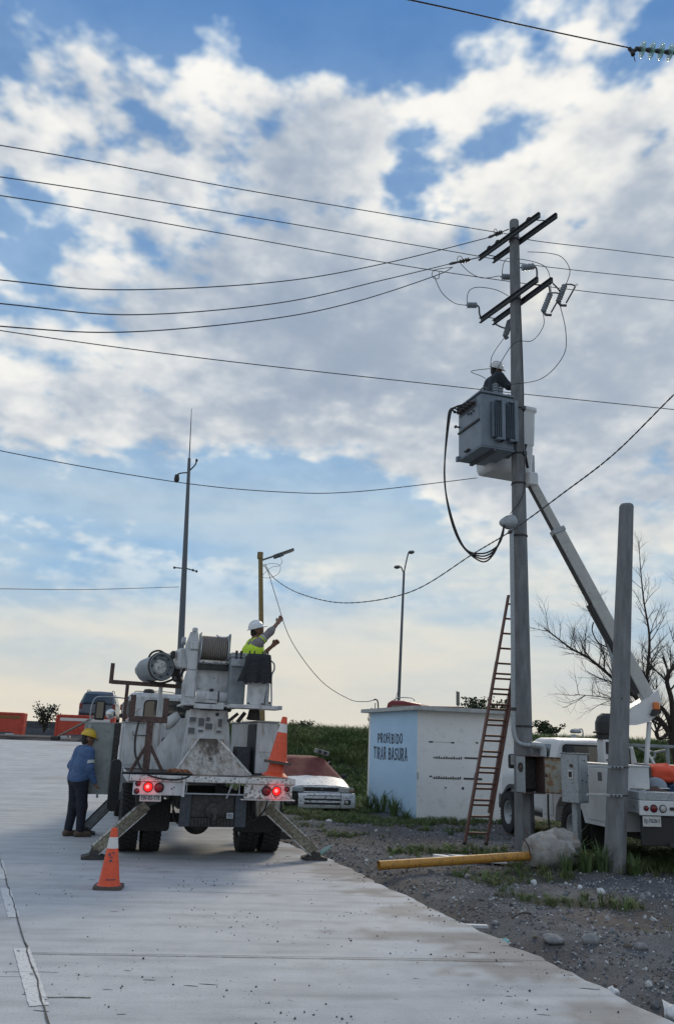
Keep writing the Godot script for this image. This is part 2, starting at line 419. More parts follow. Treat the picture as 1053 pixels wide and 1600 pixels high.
	textured("red_plastic", tex(256, [
		[62, 0.015, 4, [[0.0, C(0.42, 0.045, 0.025), 1.0], [1.0, C(0.58, 0.075, 0.035), 1.0]]],
		[63, 0.05, 4, [[0.0, C(0.12, 0.05, 0.05), 0.0], [0.6, C(0.12, 0.05, 0.05), 0.0], [1.0, C(0.10, 0.05, 0.05), 0.7]]]]), 0.9, 0.6)
	textured("suv_blue", tex(128, [[64, 0.02, 3, [[0.0, C(0.09, 0.11, 0.15), 1.0], [1.0, C(0.12, 0.145, 0.19), 1.0]]]]), 0.5, 0.25, 0.4)
	textured("suv_silver", tex(128, [[65, 0.02, 3, [[0.0, C(0.38, 0.39, 0.40), 1.0], [1.0, C(0.46, 0.47, 0.47), 1.0]]]]), 0.5, 0.3, 0.4)
	textured("red_cab", tex(128, [[66, 0.03, 3, [[0.0, C(0.16, 0.012, 0.022), 1.0], [1.0, C(0.24, 0.02, 0.032), 1.0]]]]), 0.5, 0.35)
	textured("maroon_cover", tex(256, [
		[67, 0.015, 5, [[0.0, C(0.085, 0.018, 0.015), 1.0], [0.6, C(0.15, 0.034, 0.028), 1.0], [1.0, C(0.21, 0.06, 0.05), 1.0]]],
		[68, 0.16, 2, [[0.0, C(0.3, 0.2, 0.17), 0.0], [0.7, C(0.3, 0.2, 0.17), 0.0], [1.0, C(0.28, 0.19, 0.16), 0.4]]]]), 0.8, 0.85)
	textured("peeling_white", tex(256, [
		[69, 0.012, 4, [[0.0, C(0.60, 0.62, 0.65), 1.0], [1.0, C(0.75, 0.76, 0.77), 1.0]]],
		[70, 0.022, 5, [[0.0, C(0.08, 0.08, 0.085), 0.0], [0.70, C(0.08, 0.08, 0.085), 0.0], [0.715, C(0.06, 0.06, 0.065), 0.9], [0.735, C(0.06, 0.06, 0.065), 0.9], [0.75, C(0.3, 0.3, 0.32), 0.0], [1.0, C(0.3, 0.3, 0.32), 0.0]]],
		[71, 0.07, 4, [[0.0, C(0.05, 0.05, 0.05), 0.0], [0.72, C(0.05, 0.05, 0.05), 0.0], [0.77, C(0.05, 0.05, 0.05), 0.9], [1.0, C(0.05, 0.05, 0.05), 0.9]]]]), 0.7, 0.4)
	textured("skin", tex(128, [[72, 0.05, 3, [[0.0, C(0.17, 0.085, 0.055), 1.0], [1.0, C(0.24, 0.125, 0.085), 1.0]]]]), 4.0, 0.6)
	textured("blue_shirt", tex(256, [[73, 0.03, 5, [[0.0, C(0.045, 0.085, 0.18), 1.0], [0.6, C(0.065, 0.12, 0.24), 1.0], [1.0, C(0.095, 0.16, 0.29), 1.0]]]]), 2.0, 0.9, 0.0, soft, 1.2)
	textured("navy_trousers", tex(256, [[74, 0.03, 5, [[0.0, C(0.008, 0.010, 0.018), 1.0], [1.0, C(0.022, 0.026, 0.042), 1.0]]]]), 2.0, 0.9, 0.0, soft, 1.2)
	textured("boot_leather", tex(128, [[75, 0.04, 4, [[0.0, C(0.06, 0.045, 0.03), 1.0], [1.0, C(0.13, 0.10, 0.07), 1.0]]]]), 4.0, 0.8)
	textured("grey_shirt", tex(128, [[76, 0.04, 4, [[0.0, C(0.16, 0.145, 0.15), 1.0], [1.0, C(0.24, 0.22, 0.225), 1.0]]]]), 3.0, 0.9, 0.0, soft, 1.0)
	textured("dark_shirt", tex(128, [[77, 0.04, 4, [[0.0, C(0.014, 0.02, 0.03), 1.0], [1.0, C(0.035, 0.045, 0.06), 1.0]]]]), 3.0, 0.9)
	textured("vest_lime", tex(128, [[78, 0.03, 4, [[0.0, C(0.46, 0.66, 0.03), 1.0], [1.0, C(0.58, 0.78, 0.06), 1.0]]]]), 3.0, 0.8)
	plain("silver_tape", lin(0.45, 0.47, 0.47), 0.4)
	textured("apron_black", tex(256, [[79, 0.04, 4, [[0.0, C(0.010, 0.012, 0.016), 1.0], [1.0, C(0.026, 0.028, 0.034), 1.0]]]]), 2.0, 0.75, 0.0, soft, 1.5)
	plain("hair_black", lin(0.012, 0.010, 0.009), 0.7)
	plain("eye_white", lin(0.5, 0.48, 0.45), 0.3)
	plain("helmet_yellow", lin(0.62, 0.40, 0.03), 0.3)
	plain("helmet_white", lin(0.66, 0.67, 0.68), 0.3)
	plain("helmet_grey", lin(0.20, 0.23, 0.27), 0.4)
	textured("bark", tex(256, [[80, 0.06, 5, [[0.0, C(0.022, 0.018, 0.015), 1.0], [1.0, C(0.075, 0.06, 0.05), 1.0]]]]), 3.0, 0.95, 0.0, hb, 0.6)
	for k in [["leaf_dark", C(0.016, 0.03, 0.010), C(0.045, 0.07, 0.022)], ["leaf_grey", C(0.03, 0.036, 0.026), C(0.07, 0.078, 0.055)]]:
		var lm := textured(k[0], tex(128, [[81, 0.08, 4, [[0.0, k[1], 1.0], [1.0, k[2], 1.0]]]]), 3.0, 0.8)
		lm.backlight_enabled = true; lm.backlight = Color(0.12, 0.16, 0.05)
	var gr := plain("grass_blade", Color.WHITE, 0.8)
	gr.vertex_color_use_as_albedo = true
	gr.backlight_enabled = true; gr.backlight = Color(0.16, 0.2, 0.08)
	textured("stone", tex(256, [[82, 0.03, 4, [[0.0, C(0.11, 0.112, 0.12), 1.0], [0.6, C(0.20, 0.20, 0.205), 1.0], [1.0, C(0.36, 0.35, 0.34), 1.0]]]]), 2.0, 0.9, 0.0, hb, 0.3)
	var st := plain("gravel_stone", Color.WHITE, 0.9)
	st.vertex_color_use_as_albedo = true
	textured("white_scrap", tex(128, [[83, 0.04, 4, [[0.0, C(0.45, 0.47, 0.49), 1.0], [1.0, C(0.65, 0.66, 0.66), 1.0]]]]), 4.0, 0.7)
	plain("teal_print", lin(0.05, 0.30, 0.33), 0.5)
	textured("road_paint", tex(256, [
		[84, 0.03, 4, [[0.0, C(0.52, 0.53, 0.54), 1.0], [1.0, C(0.66, 0.66, 0.66), 1.0]]],
		[85, 0.08, 4, [[0.0, C(0.36, 0.36, 0.36), 0.8], [0.32, C(0.38, 0.38, 0.38), 0.7], [0.42, C(0.4, 0.4, 0.4), 0.0], [1.0, C(0.4, 0.4, 0.4), 0.0]]]]), 1.5, 0.85)
	textured("asphalt", tex(256, [[86, 0.06, 4, [[0.0, C(0.055, 0.06, 0.068), 1.0], [1.0, C(0.10, 0.106, 0.115), 1.0]]]]), 0.5, 0.9)
	var wg := plain("weed_green", lin(0.075, 0.115, 0.04), 0.8)
	wg.backlight_enabled = true; wg.backlight = Color(0.14, 0.18, 0.07)
	plain("dirty_orange", lin(0.24, 0.10, 0.05), 0.85)
	plain("orange_cloth", lin(0.72, 0.085, 0.035), 0.7)
	plain("brown_cloth", lin(0.10, 0.06, 0.05), 0.9)
	plain("blue_cloth", lin(0.08, 0.14, 0.25), 0.9)
	plain("lamp_shell", lin(0.14, 0.15, 0.155), 0.5)
	plain("sign_back", lin(0.10, 0.095, 0.085), 0.6)

# ---------------------------------------------------------------- sky: drawn by direction, azimuth from -z towards +x, in degrees
const CLOUDS = [[-17.3, 44.6, 15.8, 2.4, -0.72, 0.0], [0.1, 46.1, 8.7, 2.3, -0.34, 0.0], [4.9, 41.0, 2.0, 2.9, -0.42, 0.0], [11.6, 39.3, 2.2, 1.4, -0.34, 0.0], [7.8, 36.3, 2.0, 1.3, -0.2, 0.0], [21.6, 42.3, 2.3, 1.3, -0.35, 0.0], [15.6, 44.1, 2.0, 1.3, -0.1, -0.1], [18.7, 35.6, 1.8, 1.1, -0.2, 0.0], [-23.7, 37.5, 3.6, 1.7, 0.16, -0.15], [-18.5, 37.2, 5.3, 1.8, 0.25, -0.15], [-9.4, 40.3, 4.1, 2.2, 0.22, -0.15], [11.2, 42.6, 4.6, 2.4, 0.5, -0.42], [12.8, 36.6, 6.2, 1.9, 0.35, -0.28], [20.5, 37.6, 4.0, 2.5, 0.33, -0.22], [6.8, 39.2, 3.1, 2.2, -0.05, 0.0], [-2.6, 39.1, 5.7, 4.6, 0.42, 0.22], [-11.8, 30.4, 16.2, 4.5, 0.33, 0.1], [2.8, 35.4, 3.0, 2.4, 0.1, -0.2], [15.5, 31.4, 10.1, 2.8, 0.38, 0.05], [17.1, 25.5, 9.2, 3.3, 0.42, 0.22], [1.1, 27.3, 9.6, 3.4, 0.36, 0.26], [-23.7, 30.3, 1.7, 2.3, -0.28, 0.0], [-20.1, 23.8, 7.0, 1.2, 0.15, -0.12], [-16.2, 21.1, 9.9, 1.3, 0.28, -0.05], [4.1, 22.2, 10.6, 2.2, 0.38, 0.24], [-2.5, 22.4, 4.7, 1.1, 0.1, -0.15], [16.7, 16.8, 7.7, 2.5, 0.36, 0.2], [7.9, 18.3, 5.4, 1.5, 0.3, 0.0], [-15.5, 15.4, 11.5, 2.1, -0.55, 0.0], [-2.1, 15.4, 5.9, 1.8, -0.45, 0.0], [-2.0, 12.3, 9.0, 1.3, -0.2, 0.0], [-9.2, 18.4, 4.6, 1.3, -0.1, -0.1], [5.6, 14.3, 2.7, 0.9, -0.15, 0.0]]
var cl_big := FastNoiseLite.new()
var cl_fine := FastNoiseLite.new()
var cl_low := FastNoiseLite.new()
var cl_wisp := FastNoiseLite.new()
var cg := PackedVector2Array()

func ss(a: float, b: float, x: float) -> float:
	var t := clampf((x - a) / (b - a), 0.0, 1.0)
	return t * t * (3.0 - 2.0 * t)

# how much cloud and how thick, on a one-degree grid round the view; elsewhere an even broken cover
func cloud_grid() -> void:
	cg.resize(81 * 61)
	for j in 61:
		for i in 81:
			var az := i - 40.0
			var el := float(j)
			var d := 0.0
			var t := 0.0
			for b in CLOUDS:
				var x: float = (az - b[0]) / b[2]
				var y: float = (el - b[1]) / b[3]
				var w := exp(-0.5 * (x * x + y * y))
				d += w * b[4]; t += w * b[5]
			var edge := (1.0 - ss(30.0, 40.0, absf(az))) * (1.0 - ss(50.0, 60.0, el))
			cg[j * 81 + i] = Vector2(d, t) * edge

func cover(az: float, el: float) -> Vector2:
	if absf(az) >= 39.9 or el >= 59.9 or el < 0.0: return Vector2.ZERO
	var x := az + 40.0
	var i := int(x); var j := int(el)
	var fx := x - i; var fy := el - j
	var k := j * 81 + i
	return (cg[k] * (1.0 - fx) + cg[k + 1] * fx) * (1.0 - fy) + (cg[k + 81] * (1.0 - fx) + cg[k + 82] * fx) * fy

func sky_color(az: float, el: float) -> Color:
	var a := deg_to_rad(az); var e := deg_to_rad(maxf(el, 0.0))
	var d := Vector3(sin(a) * cos(e), sin(e), -cos(a) * cos(e))
	var up := d.y
	# clear air: blue overhead, pale towards the horizon
	var c := Color(0.315, 0.485, 0.70).lerp(Color(0.50, 0.655, 0.80), 1.0 - ss(12.0, 46.0, el))
	c = c.lerp(Color(0.29, 0.475, 0.715), ss(45.0, 80.0, el))
	# broken cloud layer
	var p := Vector3(d.x, 0, d.z) / (up + 0.30) * 1.0
	p.y = up * 1.2
	var g := cover(az, el)
	var big := cl_big.get_noise_3dv(p * 100.0)
	var fine := cl_fine.get_noise_3dv(p * 100.0)
	var wisp := cl_wisp.get_noise_3dv(p * 100.0)
	var puff := ss(24.0, 37.0, el)
	var fa := lerpf(0.42, 0.85, puff)
	var n := big * 0.46 + fine * fa + wisp * lerpf(0.26, 0.36, puff) + 0.07 + g.x + 0.05 * (1.0 - puff)
	# drawn-out streaks in the lower half of the layer
	var drawn := cl_low.get_noise_3d(az * 2.2 + el * 1.2, el * 11.0, 30.0) * (1.0 - puff) * ss(9.0, 16.0, el)
	n += drawn * 0.40
	var den := maxf(ss(-0.26, 0.36, n), 0.20 * ss(47.0, 40.0, el) + 0.06)
	var thick := ss(0.0, 1.25, n + g.y * 0.9 - 0.02)
	# the side of each swelling that is turned to the sun is brighter
	var ps := p + Vector3(0.02, 0.035, -0.02)
	var lit := (fine - cl_fine.get_noise_3dv(ps * 100.0)) * 1.0 + (big - cl_big.get_noise_3dv(ps * 100.0)) * 1.2
	var heavy := thick * 0.95 - lit * lerpf(0.8, 1.15, puff) - fine * fa * 0.95 - wisp * lerpf(0.32, 0.42, puff) + g.y * 0.55 + lerpf(0.13, 0.11, puff) - drawn * 0.45 - cl_low.get_noise_3d(az * 2.6, el * 4.5, 60.0) * 0.42
	var grey := 0.5 + 0.5 * tanh((heavy - 0.48) * 1.35)
	var cc := Color(0.965, 0.945, 0.91).lerp(Color(0.545, 0.60, 0.675), grey)
	var sd := Vector2((az - 14.5) * cos(e), el - 29.4).length()
	cc = cc.lerp(Color(1.0, 0.96, 0.88), 0.6 * exp(-pow(sd / 2.0, 2.0)) * (0.6 + fine) + 0.14 * exp(-pow(sd / 14.0, 2.0)))
	var fade := ss(4.0, 17.0, el)
	c = c.lerp(cc, den * (0.25 + 0.75 * fade) * 0.95)
	# thin level bands and the pale warm air near the ground
	var band := cl_low.get_noise_3d(az * 1.1, el * 7.0, 0.0)
	c = c.lerp(Color(0.86, 0.845, 0.80), clampf(band * 1.3 + 0.30, 0.0, 0.75) * ss(21.0, 9.0, el))
	c = c.lerp(Color(0.70, 0.775, 0.815), clampf(-band * 1.2, 0.0, 0.5) * ss(14.0, 6.0, el) * ss(0.0, 5.0, el))
	c = c.lerp(Color(0.865, 0.815, 0.735), 0.82 * ss(11.0, 0.5, el))
	return c

func make_sky() -> ImageTexture:
	for q in [[cl_big, 5, 0.014, 4], [cl_fine, 6, 0.055, 5], [cl_low, 7, 0.022, 4], [cl_wisp, 8, 0.16, 4]]:
		q[0].seed = q[1]; q[0].frequency = q[2]; q[0].fractal_octaves = q[3]
		q[0].noise_type = FastNoiseLite.TYPE_SIMPLEX_SMOOTH
	cl_fine.fractal_gain = 0.55
	cloud_grid()
	var low := strip(0.0, 360.0, 90.0, 1024, 256)
	var all := Image.create_empty(1024, 512, false, Image.FORMAT_RGB8)
	all.fill(Color(0.50, 0.51, 0.50))
	all.blit_rect(low, Rect2i(0, 0, 1024, 256), Vector2i.ZERO)
	all.resize(4096, 2048, Image.INTERPOLATE_CUBIC)
	# the same sky, drawn more finely where the camera looks: 64 degrees wide, from 52 degrees up to the horizon
	var px := 4096.0 / 360.0
	var w := 728; var h := 592
	var fine := strip(-32.0, w / px, h / px, w, h)
	var top := 1024 - h
	var cut := int(round(32.0 * px))
	all.blit_rect(fine, Rect2i(0, 0, cut, h), Vector2i(4096 - cut, top))
	all.blit_rect(fine, Rect2i(cut, 0, w - cut, h), Vector2i(0, top))
	return ImageTexture.create_from_image(all)

func strip(az0: float, span: float, el_top: float, w: int, h: int) -> Image:
	var by := PackedByteArray()
	by.resize(w * h * 3)
	var k := 0
	for j in h:
		var el := el_top * (1.0 - (j + 0.5) / h)
		for i in w:
			var az := az0 + span * (i + 0.5) / w
			if az > 180.0: az -= 360.0
			var c := sky_color(az, el)
			by[k] = int(clampf(c.r, 0, 1) * 255.0); by[k + 1] = int(clampf(c.g, 0, 1) * 255.0); by[k + 2] = int(clampf(c.b, 0, 1) * 255.0)
			k += 3
	return Image.create_from_data(w, h, false, Image.FORMAT_RGB8, by)

# ---------------------------------------------------------------- the ground and the road
func edge_x(z: float) -> float:
	# right edge of the concrete road
	if z > -14.0: return 2.41 + (z + 6.45) * 0.309
	return 0.077 + (z + 14.0) * 0.42
func joint_x(z: float) -> float: return -1.68 + (z + 5.9) * 0.4256
func road_y(z: float) -> float: return 1.45 * ss(16.5, 36.0, -z)

func ground_y(x: float, z: float) -> float:
	var d := -z
	var e := x - edge_x(z)
	var w := ss(-0.6, 0.02, e)
	var left := road_y(z) + 0.55 * ss(36.5, 45.0, d) - 0.16 * (1.0 - ss(35.6, 36.6, d))
	var bank := 2.22 * ss(26.5, 37.0, d)
	var far := 1.0 - ss(60.0, 300.0, d)
	var right := bank
	if e < 8.0 and d > 15.0:
		# the verge climbs with the road where it runs beside it
		var k := 1.0 - ss(0.0, 4.5, e)
		right = lerpf(bank, maxf(bank, road_y(z) - 0.05), k)
	if d < 32.0 and d > 3.0:
		right += nz.get_noise_2d(x * 1.2, z * 1.2) * 0.07 + nz.get_noise_2d(x * 6.0, z * 6.0) * 0.022
		right -= 0.10 * exp(-pow((e - 0.22) / 0.32, 2.0)) * (1.0 - ss(14.0, 17.0, d))
		right -= 0.045 * (1.0 - ss(0.3, 1.6, e))
		right += 0.22 * exp(-(pow((x - 3.75) / 0.55, 2.0) + pow((z + 8.75) / 0.45, 2.0)))
		right -= 0.02
	return lerpf(left, right, w) * far

func lines(stops: Array) -> Array:
	# [from, to, step] runs
	var out := []
	for s in stops:
		var x: float = s[0]
		while (x < s[1] - 1e-4) if s[1] > s[0] else (x > s[1] + 1e-4):
			out.append(x)
			x += s[2]
	out.append(stops[-1][1])
	return out

func grassy(x: float, z: float) -> float:
	var d := -z
	var n := nz.get_noise_2d(x * 2.2 + 40.0, z * 2.2)
	var e := x - edge_x(z)
	if e < 0.4: return 0.0
	var g := ss(25.2, 26.6, d + n * 1.2)
	g = maxf(g, ss(20.6, 21.3, d + n * 0.6) * ss(1.6, 1.0, x) * ss(-2.6, -1.6, x))
	# foot of the hut, round the poles, beside the bucket truck
	var hut := (z + 21.66) + 0.233 * (x - 2.24)
	g = maxf(g, ss(1.05, 0.45, absf(hut - 0.25) + n * 0.7) * ss(-0.9, -0.3, x))
	g = maxf(g, ss(1.45, 0.7, Vector2(x - 4.25, (z + 14.5) * 1.2).length() + n * 1.4))
	g = maxf(g, ss(0.6, 1.2, x - 3.9 + n * 1.0) * ss(13.2, 13.9, d + n * 0.8) * ss(22.5, 21.0, d) * 0.9)
	g = maxf(g, ss(0.55, 0.2, absf(z + 15.55 + (x - 1.8) * 0.1) + n * 0.5) * ss(0.9, 1.3, x) * ss(3.6, 3.1, x))
	g = maxf(g, ss(0.55, 0.25, Vector2(x - 4.3, z + 9.7).length() + n * 0.6))
	g = maxf(g, 0.8 * ss(0.18, 0.36, nz.get_noise_2d(x * 1.5 + 17.0, z * 1.5)) * ss(0.9, 1.6, e) * ss(21.5, 20.0, d))
	return clampf(g, 0.0, 1.0)

func make_ground() -> void:
	var xs := lines([[-3000.0, -600.0, 600.0], [-600.0, -100.0, 100.0], [-100.0, -30.0, 10.0], [-30.0, -4.0, 1.3], [-4.0, -0.5, 0.35], [-0.5, 7.0, 0.085], [7.0, 14.0, 0.3], [14.0, 40.0, 1.3], [40.0, 100.0, 10.0], [100.0, 600.0, 100.0], [600.0, 3000.0, 600.0]])
	var zs := lines([[60.0, 0.0, -6.0], [0.0, -5.0, -0.5], [-5.0, -11.0, -0.08], [-11.0, -22.0, -0.11], [-22.0, -40.0, -0.3], [-40.0, -60.0, -1.0], [-60.0, -200.0, -14.0], [-200.0, -600.0, -60.0], [-600.0, -3000.0, -400.0]])
	var P := PackedVector3Array(); var K := PackedColorArray(); var N := PackedVector3Array(); var I := PackedInt32Array()
	var w := xs.size(); var h := zs.size()
	P.resize(w * h); K.resize(w * h); N.resize(w * h)
	for j in h:
		for i in w:
			var x: float = xs[i]; var z: float = zs[j]
			P[j * w + i] = Vector3(x, ground_y(x, z), z)
			var e := x - edge_x(z)
			var n1 := nz.get_noise_2d(x * 0.8, z * 0.8); var n2 := nz.get_noise_2d(x * 3.5 + 9.0, z * 3.5)
			var c := Color(0.10, 0.107, 0.124).lerp(Color(0.205, 0.212, 0.228), clampf(0.5 + n2 * 0.9, 0, 1))
			c = c.lerp(Color(0.17, 0.135, 0.108), clampf(n1 * 1.6 + 0.05 + 0.5 * ss(1.6, 0.2, absf(z + 16.5)) * ss(2.2, 0.6, x), 0.0, 0.85))
			if e < 1.2: c = c.lerp(Color(0.115, 0.105, 0.098), 0.6 * ss(1.2, 0.1, e + n2))
			if z < -36.0 and e < 0.0: c = Color(0.085, 0.09, 0.10)
			c = c.lerp(Color(0.040, 0.048, 0.020), grassy(x, z) * 0.9)
			K[j * w + i] = c
	for j in h:
		for i in w:
			var dx := P[j * w + mini(i + 1, w - 1)] - P[j * w + maxi(i - 1, 0)]
			var dz := P[mini(j + 1, h - 1) * w + i] - P[maxi(j - 1, 0) * w + i]
			var q := dx.cross(dz).normalized()
			N[j * w + i] = q if q.y > 0.0 else -q
	for j in h - 1:
		for i in w - 1:
			var a := j * w + i
			# z runs away from the viewer: a, a+1 near, a+w, a+w+1 far; clockwise from above
			I.append_array(PackedInt32Array([a, a + w, a + 1, a + 1, a + w, a + w + 1]))
	var arr := []
	arr.resize(Mesh.ARRAY_MAX)
	arr[Mesh.ARRAY_VERTEX] = P; arr[Mesh.ARRAY_NORMAL] = N; arr[Mesh.ARRAY_COLOR] = K; arr[Mesh.ARRAY_INDEX] = I
	var m := ArrayMesh.new()
	m.add_surface_from_arrays(Mesh.PRIMITIVE_TRIANGLES, arr)
	var g := textured("earth", tex(512, [
		[90, 0.06, 5, [[0.0, C(0.40, 0.40, 0.40), 1.0], [0.5, C(0.66, 0.66, 0.66), 1.0], [1.0, C(0.9, 0.9, 0.9), 1.0]]],
		[91, 0.16, 3, [[0.0, C(0.22, 0.22, 0.23), 0.9], [0.36, C(0.4, 0.4, 0.41), 0.5], [0.5, C(0.7, 0.7, 0.7), 0.0], [0.68, C(1, 1, 1), 0.0], [0.8, C(1, 1, 1), 1.0], [1.0, C(1, 1, 1), 1.0]]]]), 0.9, 0.95, 0.0, height_tex(512, 92, 0.12, 4), 1.6)
	g.vertex_color_use_as_albedo = true
	structure(part(m, "ground", g))

func road_dirt(x: float, z: float) -> Color:
	# mud and grit carried onto the slab beside the verge, tyre scuffs, cement stains
	var e := edge_x(z) - x
	var a := nz.get_noise_2d(x * 1.1 + 70.0, z * 2.6); var b := nz.get_noise_2d(x * 5.0, z * 9.0 + 31.0)
	var c := Color(1, 1, 1)
	var c2 := nz.get_noise_2d(x * 16.0 + 4.0, z * 26.0)
	var mud := ss(0.0, 0.30, a * 0.55 + b * 0.40 + c2 * 0.45 - 0.30 + 0.62 * exp(-pow((e - 0.25) / 0.60, 2.0)) * ss(-0.15, 0.25, a + 0.22) + 0.40 * exp(-(pow((x - 0.75) / 1.0, 2.0) + pow((z + 8.9) / 0.55, 2.0))) - 0.10 * ss(1.4, 3.0, e))
	c = c.lerp(Color(0.56, 0.51, 0.46), mud * 0.8)
	var s := nz.get_noise_2d(x * 0.7 + 11.0, z * 4.4 + 5.0)
	c *= 1.0 + 0.07 * clampf(s * 1.8, -1.0, 1.0) + 0.05 * c2
	return Color(c.r, c.g, c.b)

func make_road() -> void:
	var road := holder("concrete_road", self)
	structure(road)
	var base := tex(512, [
		[95, 0.010, 4, [[0.0, C(0.42, 0.435, 0.455), 1.0], [1.0, C(0.51, 0.525, 0.54), 1.0]]],
		[96, 0.25, 3, [[0.0, C(0.22, 0.22, 0.22), 0.55], [0.38, C(0.3, 0.3, 0.3), 0.0], [0.8, C(0.3, 0.3, 0.3), 0.0], [1.0, C(0.55, 0.55, 0.54), 0.4]]],
		[97, 0.07, 4, [[0.0, C(0.28, 0.275, 0.265), 0.5], [0.3, C(0.3, 0.295, 0.285), 0.0], [1.0, C(0.3, 0.3, 0.3), 0.0]]]])
	var streak := tex(256, [[98, 0.02, 5, [[0.0, C(0.70, 0.70, 0.70), 1.0], [0.35, C(0.88, 0.88, 0.88), 1.0], [0.6, C(0.94, 0.94, 0.94), 1.0], [1.0, C(1, 1, 1), 1.0]]], [99, 0.09, 4, [[0.0, C(0.7, 0.7, 0.7), 0.4], [0.35, C(0.8, 0.8, 0.8), 0.0], [1.0, C(0.8, 0.8, 0.8), 0.0]]]])
	var m := StandardMaterial3D.new()
	m.albedo_texture = base
	m.roughness = 0.85
	m.vertex_color_use_as_albedo = true
	m.heightmap_enabled = true; m.heightmap_texture = height_tex(512, 94, 0.2, 4); m.heightmap_scale = 0.35
	m.detail_enabled = true
	m.detail_albedo = streak
	m.detail_blend_mode = BaseMaterial3D.BLEND_MODE_MUL
	m.detail_uv_layer = BaseMaterial3D.DETAIL_UV_2
	var slabs := []
	for k in 5:
		for r in 14:
			var z0 := -1.74 - 2.97 * r + (0.0 if k == 0 else 0.72)
			var z1 := z0 - 2.97
			if z1 < -35.5: continue
			slabs.append([k, z0, z1, r])
	for s in slabs:
		var k: int = s[0]
		# the joint lines across the road are not quite square to it
		var corner := func(u: float, t: float) -> Vector3:
			var z := lerpf(s[1], s[2], t)
			var l: float; var rr: float
			if k == 0: rr = edge_x(z); l = joint_x(z)
			else: rr = joint_x(z) - 4.3 * (k - 1); l = joint_x(z) - 4.3 * k
			var x := lerpf(l, rr, u)
			var zz := z - 0.095 * (x + 1.0)
			if k == 0: rr = edge_x(zz); l = joint_x(zz)
			else: rr = joint_x(zz) - 4.3 * (k - 1); l = joint_x(zz) - 4.3 * k
			x = lerpf(l, rr, u)
			return Vector3(x, road_y(zz), zz)
		var near: bool = s[2] > -17.0 and k < 2
		var nu := 34 if near else 5
		var nt := 24 if near else 5
		var us := []; var ts := []
		var gap := 0.0012
		for i in nu + 1: us.append(lerpf(gap, 1.0 - gap, float(i) / nu))
		for i in nt + 1: ts.append(lerpf(gap * 1.6, 1.0 - gap * 1.6, float(i) / nt))
		var b := MB.new()
		b.colored = true
		var rows := []
		var tint := 1.0 + rng.randf_range(-0.035, 0.035)
		for t in ts:
			var row := []
			for u in us:
				var p: Vector3 = corner.call(u, t)
				# the outer edge is broken and uneven
				if k == 0 and u > 0.99: p.x += 0.07 * nz.get_noise_2d(p.z * 4.0, 3.0) + 0.05 * nz.get_noise_2d(p.z * 14.0, 8.0)
				row.append(p)
			rows.append(row)
		for j in nt:
			for i in nu:
				var q := [rows[j][i], rows[j][i + 1], rows[j + 1][i + 1], rows[j + 1][i]]
				for o in [0, 2, 1, 0, 3, 2]:
					var p: Vector3 = q[o]
					b.col = road_dirt(p.x, p.z) * tint
					b.put(p, Vector3.UP)
					b.uv.append(Vector2(p.x, p.z) * 0.42)
					b.uv2.append(Vector2(p.x * 0.10 + p.z * 0.01, p.z * 0.55 + p.x * 0.05))
		# side faces, 0.18 m deep
		b.col = Color(0.7, 0.68, 0.65) * tint
		var loop := []
		for i in nu + 1: loop.append(rows[0][i])
		for j in range(1, nt + 1): loop.append(rows[j][nu])
		for i in range(nu - 1, -1, -1): loop.append(rows[nt][i])
		for j in range(nt - 1, 0, -1): loop.append(rows[j][0])
		var mid: Vector3 = corner.call(0.5, 0.5)
		for i in loop.size():
			var a: Vector3 = loop[i]; var c: Vector3 = loop[(i + 1) % loop.size()]
			b.out_quad(a, c, c - Vector3(0, 0.18, 0), a - Vector3(0, 0.18, 0), mid)
		while b.uv.size() < b.v.size():
			var p := b.v[b.uv.size()]
			b.uv.append(Vector2(p.x + p.z, p.y) * 0.42); b.uv2.append(Vector2(p.x * 0.1, p.y))
		part(b, "slab", m, road)
	# a crack that wanders along the long joint, dark with dirt, and the whitish patches of a joint marking beside it
	for q in [[[-4.45, -12.4], [-3.85, -10.95], 0.045], [[-3.60, -10.33], [-2.96, -8.83], 0.055], [[-2.47, -7.66], [-1.83, -6.18], 0.065]]:
		var b := MB.new()
		var a := Vector3(q[0][0], 0.004, q[0][1]); var c := Vector3(q[1][0], 0.004, q[1][1])
		var side: Vector3 = (c - a).cross(Vector3.UP).normalized() * q[2]
		var rows := []
		for i in 25:
			var p := a.lerp(c, i / 24.0)
			var w1 := 1.0 + 0.12 * nz.get_noise_2d(i * 9.0, q[0][0] * 20.0); var w2 := 1.0 + 0.12 * nz.get_noise_2d(i * 9.0, q[0][0] * 20.0 + 50.0)
			rows.append([p - side * w1, p + side * w2])
		for i in 24:
			for j in 6:
				if nz.get_noise_2d(i * 5.0 + 3.0, j * 11.0 + q[0][1] * 9.0) < -0.48: continue
				var l0: Vector3 = rows[i][0].lerp(rows[i][1], j / 6.0); var l1: Vector3 = rows[i][0].lerp(rows[i][1], (j + 1) / 6.0)
				var m0: Vector3 = rows[i + 1][0].lerp(rows[i + 1][1], j / 6.0); var m1: Vector3 = rows[i + 1][0].lerp(rows[i + 1][1], (j + 1) / 6.0)
				b._face(l0, l1, m1, Vector3.UP); b._face(l0, m1, m0, Vector3.UP)
		part(b, "paint_patch", M.road_paint, road)
	var ck := MB.new()
	var pts := []
	for i in 60:
		var z := -5.0 - i * 0.16
		var x := joint_x(z) + 0.022 * nz.get_noise_2d(z * 5.0, 1.0) + 0.012 * nz.get_noise_2d(z * 25.0, 1.0)
		pts.append(Vector3(x, 0.0065, z))
